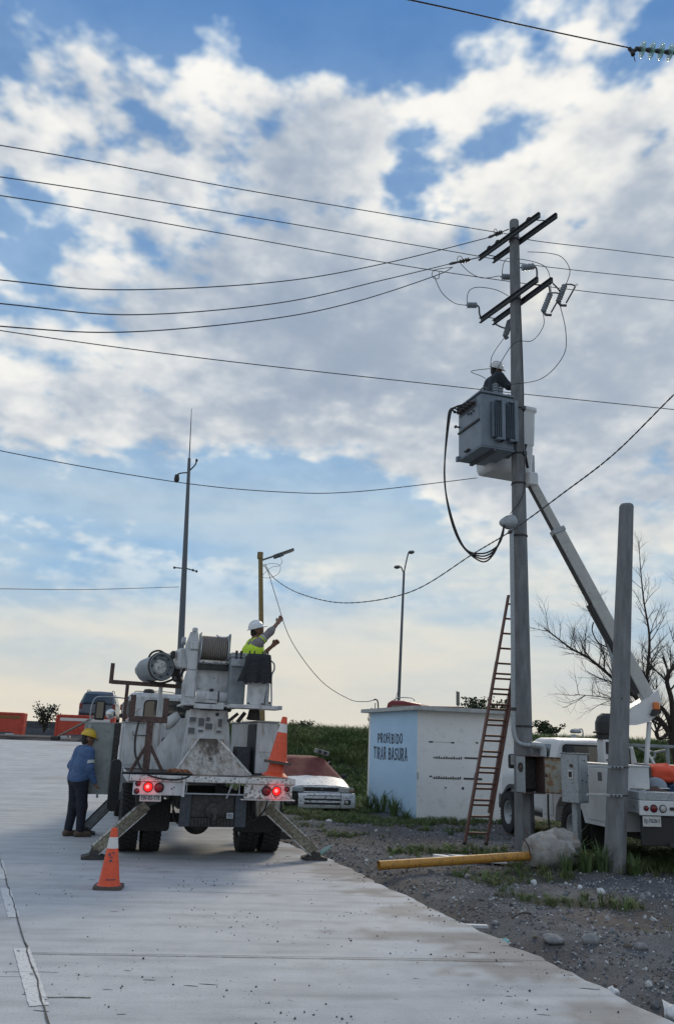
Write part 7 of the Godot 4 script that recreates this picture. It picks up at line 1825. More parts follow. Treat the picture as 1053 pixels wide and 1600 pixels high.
func make_ladder() -> void:
	var t := thing("extension_ladder", "brown fibreglass extension ladder leaning against the back of the tall pole", "ladder", Vector3(2.62, 0, -16.6))
	var up := Vector3(0.88, 4.74, 0.10)
	var u := up.normalized()
	var across := Vector3(0.42, 0.0, -0.09)
	var nrm := up.cross(across).normalized()
	var b := MB.new()
	for s in [0.0, 1.0]:
		b = MB.new(); b.bar(across * s, across * s + up * 0.72, 0.042, 0.085, 0.005, nrm); part(b, "lower_rail", M.ladder_fibre, t)
		b = MB.new(); b.bar(across * lerpf(0.06, 0.94, s) + up * 0.12 + nrm * 0.055, across * lerpf(0.06, 0.94, s) + up * 1.0 + nrm * 0.055, 0.038, 0.08, 0.005, nrm); part(b, "upper_rail", M.ladder_fibre, t)
		b = MB.new(); b.box(across * s + Vector3(0, 0.03, 0), Vector3(0.06, 0.05, 0.1), Basis.IDENTITY, 0.01); part(b, "foot", M.rubber, t)
	for k in 11:
		var f := 0.045 + k * 0.0625
		b = MB.new(); b.tube([across * 0.02 + up * f, across * 0.98 + up * f], 0.021, 8); part(b, "rung", M.ladder_fibre, t)
	for k in 14:
		var f := 0.15 + k * 0.0625
		b = MB.new(); b.tube([across * 0.07 + up * f + nrm * 0.055, across * 0.93 + up * f + nrm * 0.055], 0.021, 8); part(b, "rung", M.ladder_fibre, t)
	for s in [0.02, 0.98]:
		b = MB.new(); b.box(across * s + up * 0.26 + nrm * 0.03, Vector3(0.05, 0.12, 0.10), Basis(across.normalized(), u, nrm), 0.008); part(b, "rung_lock", M.dark_metal, t)

func make_fallen_post() -> void:
	var t := thing("fallen_lamp_post", "toppled yellow steel post still set in its broken concrete footing", "lamp post", Vector3(3.15, 0.19, -13.68))
	var b := MB.new()
	var a := Vector3(0.80, 0.075, -12.85) - t.position
	var d := (-a).normalized()
	var rows := []
	for s in [[a, 0.064], [Vector3.ZERO, 0.064]]:
		var r := []
		var bs := axis(d)
		for k in 16: r.append(s[0] + bs * Vector3(cos(TAU * k / 16) * s[1], 0, sin(TAU * k / 16) * s[1]))
		rows.append(r)
	b.skin(rows, a * 0.5, true)
	var inner := []
	for s in [[a, 0.056], [a + d * 0.3, 0.056]]:
		var r := []
		for k in 16: r.append(s[0] + axis(d) * Vector3(cos(TAU * k / 16) * s[1], 0, sin(TAU * k / 16) * s[1]))
		inner.append(r)
	b.skin(inner, a - d * 5.0, true)
	part(b, "post_pipe", M.yellow_paint, t)
	b = MB.new(); b.lathe([Vector2(0.058, 0), Vector2(0, 0)], a + d * 0.25, axis(d), 14); part(b, "pipe_inside", M.black_plastic, t)
	# the footing: a rough truncated drum of concrete lying over
	b = MB.new()
	rows = []
	var dd := Vector3(0.92, 0.05, -0.36).normalized()
	var bs := axis(dd)
	for s in [[-0.02, 0.02], [-0.02, 0.12], [-0.01, 0.20], [0.02, 0.225], [0.12, 0.26], [0.24, 0.28], [0.36, 0.285], [0.46, 0.285], [0.52, 0.27], [0.58, 0.28], [0.64, 0.25], [0.70, 0.255], [0.76, 0.22], [0.82, 0.20], [0.86, 0.12], [0.88, 0.02]]:
		var r := []
		for k in 26:
			var q := Vector3(cos(TAU * k / 26), 0, sin(TAU * k / 26))
			var rough: float = 0.34 if s[0] > 0.45 else 0.06
			var w: float = s[1] * (1.0 + rough * (nz.get_noise_3d(q.x * 4.0 + 7.0, s[0] * 9.0, q.z * 4.0) * 1.4 + nz.get_noise_3d(q.x * 13.0, s[0] * 30.0, q.z * 13.0) * 0.9))
			r.append(Vector3(0.02, 0.05, 0) + dd * (s[0] + 0.05 * nz.get_noise_2d(k * 8.0, s[0] * 5.0) * (1.0 if s[0] > 0.5 else 0.2)) + bs * q * w)
		rows.append(r)
	b.skin(rows.slice(0, 8), dd * 0.4, true)
	for i in range(7, rows.size() - 1):
		for k in 26:
			b.out_tri(rows[i][k], rows[i][(k + 1) % 26], rows[i + 1][k], dd * 0.4); b.out_tri(rows[i][(k + 1) % 26], rows[i + 1][(k + 1) % 26], rows[i + 1][k], dd * 0.4)
	part(b, "concrete_footing", M.rough_concrete, t)
	b = MB.new()
	var e0 := dd * 0.80 + Vector3(0, 0.0, 0); var e1 := Vector3(4.50, 0.11, -14.12) - t.position
	var de := (e1 - e0).normalized()
	rows = []
	for p in [e0, e1]:
		var r := []
		for k in 14: r.append(p + axis(de) * Vector3(cos(TAU * k / 14) * 0.06, 0, sin(TAU * k / 14) * 0.06))
		rows.append(r)
	b.skin(rows, e0.lerp(e1, 0.5), true); part(b, "pipe_stub", M.rusty_yellow, t)
	b = MB.new(); b.lathe([Vector2(0.052, 0), Vector2(0.0, 0)], e1 - de * 0.02, axis(de), 14); part(b, "pipe_mouth", M.black_plastic, t)
	for q in [[[0.0, 0.02, 0.10], [-0.05, 0.18, 0.12], [-0.12, 0.26, 0.10]], [[0.0, 0.1, -0.12], [0.02, 0.26, -0.13], [0.0, 0.38, -0.16]]]:
		b = MB.new(); b.tube(smooth_path(VV(q), 4), 0.01, 5); part(b, "anchor_bolt", M.rust, t)

# ---------------------------------------------------------------- the painted hut
func make_hut() -> void:
	var mid := Vector3(2.24, 0, -21.66); var lf := Vector3(1.18, 0, -25.04); var rt := Vector3(4.90, 0, -22.28)
	var bk := lf + rt - mid
	var t := thing("utility_hut", "small white block hut painted with a Spanish no dumping notice", "hut", mid)
	var b := MB.new()
	var wall := func(p: Vector3, q: Vector3, called: String, m: Material) -> Transform3D:
		var d := (q - p).normalized()
		var xf := Transform3D(Basis(d, Vector3.UP, d.cross(Vector3.UP)), p - mid)
		var w := MB.new()
		w.prism([Vector2(0.0, -0.4), Vector2(p.distance_to(q), -0.4), Vector2(p.distance_to(q), 2.62), Vector2(0.0, 2.62)], 0.15, xf * Transform3D(Basis.IDENTITY, Vector3(0, 0, -0.15)))
		part(w, called, m, t)
		return xf
	var xl: Transform3D = wall.call(lf, mid, "wall", M.skylit_wall_paint)
	var xr: Transform3D = wall.call(mid, rt, "wall", M.wall_paint)
	wall.call(rt, bk, "wall", M.wall_paint); wall.call(bk, lf, "wall", M.wall_paint)
	# flat concrete roof with a drip edge
	b = MB.new()
	var c := (lf + rt) / 2.0 - mid
	var poly := []
	for p in [mid, rt, bk, lf]:
		var o: Vector3 = p - mid
		var w := (o - c).normalized() * 0.30
		poly.append(Vector2(o.x + w.x, -(o.z + w.z)))
	b.prism(poly, 0.10, Transform3D(Basis(Vector3.RIGHT, -PI / 2), Vector3(0, 2.62, 0))); part(b, "roof_slab", M.roof_concrete, t)
	# brushed by hand: each letter a little off its line
	var lr := RandomNumberGenerator.new()
	lr.seed = 8
	for q in [["PROHIBIDO", 0.73, 2.60, 1.915, 0.27], ["TIRAR BASURA", 0.43, 2.94, 1.52, 0.33]]:
		var word: String = q[0]
		var wide := []
		var sum := 0.0
		for ch in word:
			wide.append(0.5 if ch == "I" else (0.55 if ch == " " else 1.0))
			sum += wide[-1]
		var u: float = q[1]
		for i in word.length():
			var w: float = (q[2] - q[1]) * wide[i] / sum
			if word[i] != " ":
				letters(t, "painted_letter", word[i], xl * Transform3D(Basis(Vector3.BACK, lr.randf_range(-0.035, 0.035)), Vector3(u + w / 2, q[3] + lr.randf_range(-0.012, 0.012), 0.003)), w * (0.40 if word[i] == "I" else 0.84) * lr.randf_range(0.93, 1.07), q[4] * lr.randf_range(0.94, 1.05), M.letter_paint, 0.006)
			u += w
	# slots and old fixing strips on the front wall
	for q in [[0.31, 0.42, 1.86, 0.035, "slot"], [0.90, 0.99, 1.86, 0.035, "slot"], [1.58, 1.64, 1.88, 0.035, "slot"], [1.26, 1.70, 1.50, 0.04, "slot"], [1.24, 1.74, 1.0, 0.045, "slot"], [0.33, 0.40, 1.03, 0.035, "slot"], [0.45, 1.18, 1.47, 0.014, "strip"], [0.43, 1.15, 0.985, 0.016, "strip"], [0.42, 0.92, 1.865, 0.006, "strip"]]:
		b = MB.new(); b.prism(rounded(q[0], q[1], q[2] - q[3] / 2, q[2] + q[3] / 2, q[3] * 0.3), 0.014, xr * Transform3D(Basis.IDENTITY, Vector3(0, 0, -0.006))); part(b, "wall_slot" if q[4] == "slot" else "fixing_strip", M.dark_metal if q[3] > 0.01 else M.grey_paint, t)
	for q in [[0.45, 1.18, 1.49], [0.45, 1.15, 1.01]]:
		for k in 12:
			var u := lerpf(q[0], q[1], k / 11.0)
			b = MB.new(); b.prism(rounded(u - 0.014, u + 0.014, q[2] - 0.018, q[2] + 0.012 + 0.01 * (k % 3), 0.005), 0.02, xr * Transform3D(Basis.IDENTITY, Vector3(0, 0, -0.006))); part(b, "strip_lug", M.dark_metal, t)
	for q in [[0.76, 0.77, 0.022], [1.22, 0.765, 0.036]]:
		b = MB.new(); b.lathe([Vector2(q[2], 0.002), Vector2(0, 0.003)], xr * Vector3(q[0], q[1], 0.002), xr.basis * Basis(Vector3.RIGHT, Vector3(0, 0, 1), Vector3(0, -1, 0)), 12); part(b, "wall_hole", M.dark_metal, t)
	b = MB.new(); b.cube(0.0, 0.03, 0.9, 1.1, 0.02, 0.06); b.v.clear(); b.n.clear()
	b.bar(xr * Vector3(0.02, 0.95, 0.02), xr * Vector3(0.02, 1.12, 0.02), 0.03, 0.02); part(b, "corner_hinge", M.galvanised, t)
	# service mast on the roof where the white wire lands
	b = MB.new(); b.tube(smooth_path([Vector3(1.28, 2.98, -24.72) - mid, Vector3(1.34, 3.0, -24.72) - mid, Vector3(1.40, 2.94, -24.72) - mid, Vector3(1.42, 2.72, -24.72) - mid], 5), 0.02, 8); part(b, "service_mast", M.dark_metal, t)
	b = MB.new(); b.tube([Vector3(1.32, 2.72, -24.7) - mid, Vector3(1.33, 2.90, -24.7) - mid], 0.012, 6); part(b, "mast_stay", M.dark_metal, t)

# ---------------------------------------------------------------- posts further off, barriers
func make_far_posts() -> void:
	var t := thing("camera_mast", "slim grey mast with a camera and whip antenna rising behind the truck", "mast", Vector3(-5.92, ground_y(-5.92, -34.0), -34.0))
	var y0 := t.position.y
	var lean := func(y: float) -> Vector3: return Vector3(-0.0433 * (y - 1.3), y - y0, 0)
	var b := MB.new(); b.tube([lean.call(y0 - 0.3), lean.call(7.0), lean.call(13.3)], [0.16, 0.125, 0.065], 12); part(b, "mast_shaft", M.mast_grey, t)
	b = MB.new(); b.tube([lean.call(13.3), lean.call(15.6)], [0.025, 0.012], 6); part(b, "whip_antenna", M.dark_metal, t)
	var top: Vector3 = lean.call(13.0)
	b = MB.new(); b.tube(smooth_path([top + Vector3(0.05, -0.25, 0), top + Vector3(0.16, -0.12, 0), top + Vector3(0.28, 0.05, 0), top + Vector3(0.30, 0.2, 0)], 4), 0.03, 6); b.box(top + Vector3(0.31, 0.22, 0), Vector3(0.1, 0.12, 0.08), Basis.IDENTITY, 0.02); part(b, "sensor_arm", M.dark_metal, t)
	b = MB.new(); b.tube(smooth_path([top + Vector3(0, -0.35, 0), top + Vector3(-0.3, -0.38, 0), top + Vector3(-0.46, -0.45, 0)], 4), 0.03, 6); part(b, "camera_arm", M.dark_metal, t)
	b = MB.new(); b.lathe([Vector2(0.0, 0.18), Vector2(0.09, 0.15), Vector2(0.115, 0.0), Vector2(0.11, -0.1), Vector2(0.07, -0.18), Vector2(0, -0.2)], top + Vector3(-0.47, -0.62, 0), Basis.IDENTITY, 14); part(b, "camera_dome", M.black_plastic, t)
	var mid: Vector3 = lean.call(8.45)
	b = MB.new(); b.tube([mid + Vector3(-0.42, 0.04, 0), mid + Vector3(0.1, 0.02, 0), mid + Vector3(0.55, -0.12, 0.2)], 0.025, 6); part(b, "cross_bar", M.dark_metal, t)
	for q in [[-0.42, 0.04, 0.0], [0.38, -0.06, 0.12], [0.55, -0.12, 0.2]]:
		b = MB.new(); b.box(mid + V(q), Vector3(0.08, 0.10, 0.08), Basis.IDENTITY, 0.02); part(b, "sensor", M.dark_metal, t)
	# street lamp on an ochre post, behind the truck
	t = thing("street_lamp", "ochre street lamp post with a flat lamp head leaning behind the raised worker", "street lamp", Vector3(-1.68, ground_y(-1.68, -24.0), -24.0))
	y0 = t.position.y
	b = MB.new(); b.tube([Vector3(0.0, -0.3, 0), Vector3(-0.52, 7.0 - y0, 0)], [0.085, 0.065], 12); part(b, "post", M.olive_pole, t)
	b = MB.new(); b.box(Vector3(-0.525, 6.97 - y0, 0), Vector3(0.16, 0.2, 0.16), Basis.IDENTITY, 0.01); part(b, "post_cap", M.olive_pole, t)
	b = MB.new(); b.tube([Vector3(-0.46, 6.84 - y0, 0), Vector3(-0.10, 6.98 - y0, 0.0)], 0.028, 8); part(b, "arm", M.lamp_shell, t)
	b = MB.new(); b.bar(Vector3(-0.14, 6.96 - y0, 0.0), Vector3(0.46, 7.20 - y0, 0.0), 0.24, 0.05, 0.02); b.bar(Vector3(-0.14, 6.93 - y0, 0.0), Vector3(0.16, 7.05 - y0, 0.0), 0.16, 0.09, 0.02); part(b, "lamp_head", M.lamp_shell, t)
	b = MB.new(); b.bar(Vector3(0.14, 7.036 - y0, 0.0), Vector3(0.42, 7.148 - y0, 0.0), 0.18, 0.012, 0.003); part(b, "lamp_glass", M.white_lens, t)
	# tall twin lamp far behind the hut
	t = thing("twin_street_lamp", "very tall thin street lamp with two heads far behind the hut", "street lamp", Vector3(4.80, ground_y(4.8, -60.0), -60.0))
	y0 = t.position.y
	b = MB.new(); b.tube([Vector3(0, -0.3, 0), Vector3(0.28, 13.94 - y0, 0)], [0.12, 0.08], 10); part(b, "post", M.mast_grey, t)
	for q in [[Vector3(0.28, 13.9 - y0, 0), Vector3(0.42, 14.7 - y0, 0), Vector3(0.58, 15.42 - y0, 0), Vector3(0.68, 15.5 - y0, 0)], [Vector3(0.28, 13.9 - y0, 0), Vector3(0.16, 14.15 - y0, 0), Vector3(0.05, 14.38 - y0, 0), Vector3(-0.10, 14.34 - y0, 0)]]:
		b = MB.new(); b.tube(smooth_path(q, 4), 0.05, 8); part(b, "arm", M.mast_grey, t)
		b = MB.new(); b.lathe([Vector2(0, -0.12), Vector2(0.14, -0.10), Vector2(0.26, 0.0), Vector2(0.2, 0.1), Vector2(0, 0.14)], q[3] + Vector3(signf(q[3].x - 0.28) * 0.12, 0, 0), Basis(Vector3.BACK, 0.1), 14); part(b, "lamp_head", M.lamp_shell, t)
	# a lamp head and its stub beyond the service truck's cab
	t = thing("low_street_lamp", "small domed lamp seen over the service truck cab roof", "street lamp", Vector3(11.85, ground_y(11.85, -40.0), -40.0))
	y0 = t.position.y
	b = MB.new(); b.tube(smooth_path([Vector3(0, -0.2, 0), Vector3(0, 2.62 - y0, 0), Vector3(-0.06, 2.8 - y0, 0), Vector3(-0.2, 2.78 - y0, 0)], 4), 0.03, 8); part(b, "post", M.galvanised, t)
	b = MB.new(); b.lathe([Vector2(0.16, -0.08), Vector2(0.20, -0.02), Vector2(0.16, 0.08), Vector2(0.06, 0.13), Vector2(0, 0.13)], Vector3(-0.34, 2.68 - y0, 0), Basis.from_scale(Vector3(1.4, 1, 1)), 16); part(b, "lamp_head", M.galvanised, t)
	t = thing("road_sign", "narrow dark sign panel seen edge-on above the hut roof", "sign", Vector3(6.77, ground_y(6.77, -45.0), -45.0))
	y0 = t.position.y
	b = MB.new(); b.cube(-0.03, 0.03, -0.2, 3.9 - y0, -0.03, 0.03, 0.005); part(b, "post", M.galvanised, t)
	b = MB.new(); b.box(Vector3(0, 4.24 - y0, 0.05), Vector3(0.75, 0.72, 0.02), Basis(Vector3.UP, 1.2), 0.006); part(b, "panel", M.sign_back, t)

func make_barriers() -> void:
	for q in [[-13.70, 2.05, "plastic orange road barrier at the far left edge of the road"], [-10.10, 2.3, "orange road barrier standing just left of the truck's open door"]]:
		var t := thing("road_barrier", q[2], "barrier", Vector3(q[0], road_y(-36.0) + 0.0, -35.9), 2.0, "orange road barriers")
		var w: float = q[1] / 2.0
		var b := MB.new(); b.prism([Vector2(-w, 0.12), Vector2(-w + 0.3, 0.12), Vector2(-w + 0.34, 0.2), Vector2(w - 0.34, 0.2), Vector2(w - 0.3, 0.12), Vector2(w, 0.12), Vector2(w, 0.90), Vector2(-w, 0.90)], 0.32, Transform3D(Basis.IDENTITY, Vector3(0, 0, -0.16))); part(b, "barrier_body", M.red_plastic, t)
		b = MB.new(); b.cube(-w - 0.02, w + 0.02, 0.90, 0.99, -0.19, 0.19, 0.02); part(b, "top_rail", M.red_plastic, t)
		for s in [-1.0, 1.0]:
			b = MB.new(); b.cube(s * w - 0.05, s * w + 0.05, 0.0, 0.98, -0.20, 0.20, 0.02); part(b, "end_post", M.red_plastic, t)
		b = MB.new(); b.cube(-w + 0.12, w - 0.12, 0.74, 0.86, 0.161, 0.175, 0.004); part(b, "reflective_strip", M.reflective_band if q[0] > -12.0 else M.rusty_yellow, t)
		for x in [-w + 0.35, w - 0.45]:
			b = MB.new(); b.cube(x - 0.18, x + 0.18, 0.0, 0.14, -0.30, 0.30, 0.02); part(b, "foot_block", M.white_scrap, t)
	# low concrete divider between them, a plank boom laid on the road edge
	var g := thing("concrete_divider", "low grey concrete divider wall running behind the orange barriers", "wall", Vector3(-14.0, 1.55, -40.0), 1.0)
	for k in 6:
		var b := MB.new(); b.prism([Vector2(-0.28, 0), Vector2(0.28, 0), Vector2(0.24, 0.10), Vector2(0.10, 0.32), Vector2(0.08, 0.62), Vector2(-0.08, 0.62), Vector2(-0.10, 0.32), Vector2(-0.24, 0.10)], 2.94, Transform3D(Basis(Vector3(0, 0, -1), Vector3.UP, Vector3(1, 0, 0)), Vector3(-6.0 + k * 2.96, 0, 0))); part(b, "divider_block", M.asphalt, g)
	var l := thing("gate_boom", "long thin tan pole lying across at the end of the concrete road, its tip raised", "pole", Vector3(-10.6, road_y(-35.2) + 0.06, -35.2))
	var b := MB.new(); b.tube([Vector3(-5.0, 0.0, 0), Vector3(-0.45, 0.0, 0)], 0.055, 8); part(b, "lower_pole", M.rope, l)
	b = MB.new(); b.tube([Vector3(-0.45, 0.0, 0), Vector3(1.25, 1.0, 0.1)], 0.045, 8); part(b, "raised_pole", M.rope, l)
	b = MB.new(); b.cube(-0.62, -0.30, -0.10, 0.06, -0.15, 0.15, 0.03); part(b, "pivot_block", M.dark_metal, l)

# ---------------------------------------------------------------- wires
func make_wires() -> void:
	var g := "overhead line wires"
	wire("topmost overhead wire crossing from upper left to the pole head", [[-9.5, 8.9, -8.2], [-5.46, 10.49, -11.0], [-1.76, 11.67, -13.5], [3.23, 12.87, -16.2], [3.60, 12.92, -16.3]], 0.0095, M.wire_grey, "wire", g)
	wire("upper wire leaving the pole head towards the right edge", [[3.72, 12.80, -16.2], [4.18, 12.75, -16.3], [6.25, 13.40, -17.5], [8.32, 13.98, -18.6], [10.5, 14.7, -19.8]], 0.0095, M.wire_grey, "wire", g)
	wire("second overhead wire from the left, passing behind the pole head to the right edge", [[-9.2, 8.35, -8.2], [-5.38, 9.92, -11.0], [-2.30, 11.06, -13.3], [2.03, 12.10, -15.8], [4.31, 12.31, -16.6], [8.27, 13.32, -18.6], [10.5, 14.0, -19.8]], 0.0095, M.wire_grey, "wire", g)
	wire("third overhead wire from the left, lowest of the straight three", [[-9.1, 8.1, -8.2], [-5.33, 9.59, -11.0], [-2.48, 10.58, -13.2], [1.47, 11.51, -15.6], [5.14, 11.98, -17.0], [8.23, 12.74, -18.6], [10.5, 13.3, -19.8]], 0.0095, M.wire_grey, "wire", g)
	wire("slack wire sagging from the left up to the top of the tall pole", [[-7.5, 6.4, -7.4], [-4.89, 7.86, -10.5], [-3.57, 8.76, -12.2], [-1.25, 10.28, -14.3], [0.79, 11.58, -15.6], [3.2, 13.0, -16.62]], 0.010, M.wire_grey, "wire", g)
	wire("slack wire sagging from the left to the dead-end insulator string", [[-7.4, 6.1, -7.4], [-4.83, 7.49, -10.5], [-3.39, 8.37, -12.3], [-1.21, 9.77, -14.2], [0.79, 11.13, -15.5], [2.34, 12.42, -16.85]], 0.010, M.wire_grey, "wire", g)
	wire("lowest slack wire sagging from the left to the hook clamp", [[-7.3, 5.8, -7.4], [-4.78, 7.14, -10.5], [-3.38, 8.01, -12.2], [-1.30, 9.38, -14.1], [0.26, 10.44, -15.2], [1.95, 11.76, -16.3], [2.40, 12.25, -16.7]], 0.010, M.wire_grey, "wire", g)
	wire("wire crossing the whole view just above the transformer", [[-9.5, 8.7, -12.7], [-6.36, 8.85, -14.0], [-2.64, 9.06, -15.3], [2.88, 9.51, -17.2], [4.48, 9.58, -17.6], [8.02, 9.80, -18.6], [10.5, 9.95, -19.3]], 0.0105, M.wire_grey, "wire", g)
	wire("long sagging wire crossing below the clouds to the bucket", [[-9.5, 7.2, -14.0], [-6.45, 6.85, -15.0], [-3.32, 6.68, -16.0], [-1.17, 6.73, -16.6], [0.44, 6.93, -17.0], [3.08, 7.54, -17.6]], 0.009, M.wire_grey, "wire", g)
	wire("faint level wire from the left edge to the camera mast", [[-9.2, 4.8, -19.0], [-8.89, 5.35, -22.0], [-8.28, 6.43, -28.0], [-6.38, 7.69, -34.0]], 0.011, M.wire_grey, "wire", g)
	wire("thick wire across the top right corner to the glass insulators", [[-2.0, 10.9, -8.0], [0.72, 11.69, -9.2], [2.51, 12.16, -10.0], [4.39, 12.63, -10.8]], 0.011, M.cable_black, "wire", g)
	wire("twisted service cable running from the right edge down past the pole to the street lamp", [[5.6, 7.6, -10.0], [4.76, 6.75, -11.0], [4.14, 6.11, -11.8], [3.57, 5.70, -12.6], [3.06, 5.43, -14.0], [2.64, 5.33, -15.5], [1.70, 5.07, -18.5], [0.32, 5.26, -21.5], [-0.92, 5.74, -23.2], [-1.73, 6.28, -23.95], [-2.05, 6.72, -23.95]], 0.009, M.wire_grey, "wire", g, 0.006)
	wire("pale wire drooping from the street lamp to the hut roof mast", [[-2.10, 6.70, -23.93], [-1.93, 6.45, -24.0], [-1.66, 5.72, -24.0], [-1.17, 4.53, -24.0], [-0.29, 3.46, -24.2], [0.55, 2.97, -24.4], [1.02, 2.92, -24.6], [1.28, 2.98, -24.72]], 0.012, M.wire_pale, "wire", g)
	wire("tangled loop of wire hanging under the street lamp arm", [[-2.12, 6.62, -23.9], [-1.9, 6.72, -23.9], [-1.62, 6.70, -23.95], [-1.60, 6.52, -23.95], [-1.72, 6.38, -23.95], [-1.95, 6.30, -23.95], [-2.1, 6.36, -23.95], [-1.85, 6.62, -23.95], [-1.64, 6.66, -23.9], [-1.55, 6.80, -23.95], [-1.62, 6.96, -24.0]], 0.007, M.wire_pale, "wire", g)
	var j := "jumper wires on the tall pole"
	for q in [["jumper wire arching over the right end of the lower crossarm", [[3.80, 11.90, -15.45], [4.20, 11.86, -15.4], [4.50, 11.76, -15.38], [4.66, 11.46, -15.38], [4.57, 11.12, -15.38]]],
		["jumper wire bowed between the pole-side arrester and the near cutout", [[3.45, 11.88, -16.4], [3.48, 12.16, -16.3], [3.64, 12.22, -16.2], [4.20, 11.66, -15.6], [4.26, 10.95, -15.4]]],
		["jumper wire curling up from the left arrester", [[2.78, 11.50, -17.05], [2.80, 11.80, -17.0], [2.98, 11.88, -16.9], [3.36, 11.72, -16.7], [3.60, 11.46, -16.5]]],
		["jumper wire hanging from the dead-end string towards the pole", [[2.62, 12.46, -16.9], [2.78, 12.06, -16.6], [3.04, 11.88, -16.5], [3.40, 11.90, -16.42]]],
		["jumper wire drooping from the hook clamp to the left arrester", [[1.95, 11.80, -16.4], [2.14, 11.50, -16.55], [2.45, 11.40, -16.8], [2.74, 11.50, -17.05]]],
		["jumper wire from the near cutout sweeping back to the transformer", [[4.08, 10.44, -15.40], [4.10, 10.20, -15.5], [3.94, 10.02, -15.8], [3.58, 10.02, -15.98], [3.12, 9.20, -15.9]]],
		["long jumper wire bulging out right of the pole to the transformer", [[4.42, 10.66, -15.38], [4.56, 10.10, -15.5], [4.52, 9.60, -15.6], [4.10, 9.14, -15.75], [3.45, 9.05, -15.92]]],
		["jumper wire dropping from the left cutout to the transformer lid", [[3.60, 10.68, -17.0], [3.24, 10.0, -16.6], [3.12, 9.30, -16.0]]],
		["loose wire end curled by the bucket worker's helmet", [[3.14, 9.58, -16.3], [2.74, 9.50, -16.3], [2.95, 9.40, -16.3], [3.05, 9.34, -16.3]]],
		["hook-shaped wire clamp tail left of the upper crossarm", [[2.40, 12.25, -16.7], [1.98, 11.98, -16.4], [1.90, 11.88, -16.4], [1.92, 11.78, -16.4], [2.04, 11.76, -16.4], [2.06, 11.92, -16.4]]]]:
		wire(q[0], q[1], 0.008, M.wire_grey, "jumper_wire", j)
	# glass disc string at the top right
	var t := thing("disc_insulator_string", "string of greenish glass disc insulators in the top right corner", "insulator", Vector3(4.39, 12.63, -10.8))
	var d := Vector3(1.0, 0.02, -0.10).normalized()
	var b := MB.new(); b.tube(smooth_path([Vector3(-0.02, 0.0, 0), Vector3(0.0, -0.04, 0), Vector3(0.06, -0.05, 0), Vector3(0.10, 0.01, 0)], 4), 0.03, 8); part(b, "strain_clamp", M.dark_metal, t)
	b = MB.new(); b.tube([Vector3(0.02, -0.05, 0), Vector3(0.03, -0.14, 0.01)], 0.035, 8); part(b, "clamp_keeper", M.dark_metal, t)
	b = MB.new(); b.tube([Vector3(0.035, -0.14, 0.01), Vector3(0.05, -0.27, 0.02)], 0.008, 6); part(b, "wire_tail", M.cable_black, t)
	for k in 4:
		var n := holder("disc", t, d * (0.17 + k * 0.155))
		b = MB.new(); b.lathe([Vector2(0.0, -0.05), Vector2(0.035, -0.05), Vector2(0.04, -0.01), Vector2(0.04, 0.03), Vector2(0.0, 0.03)], Vector3.ZERO, axis(d), 14); part(b, "cap", M.arm_steel, n)
		b = MB.new(); b.lathe([Vector2(0.04, -0.01), Vector2(0.09, 0.0), Vector2(0.125, 0.02), Vector2(0.127, 0.03), Vector2(0.10, 0.022), Vector2(0.095, 0.04), Vector2(0.085, 0.022), Vector2(0.07, 0.04), Vector2(0.055, 0.022), Vector2(0.04, 0.03)], Vector3.ZERO, axis(d), 24); part(b, "glass_shell", M.insulator_glass, n)
		b = MB.new(); b.tube([d * 0.03, d * 0.11], 0.028, 8); part(b, "pin", M.arm_steel, n)
	b = MB.new(); b.tube([d * 0.75, d * 1.6], [0.05, 0.04], 10); part(b, "link_rod", M.porcelain_dark, t)

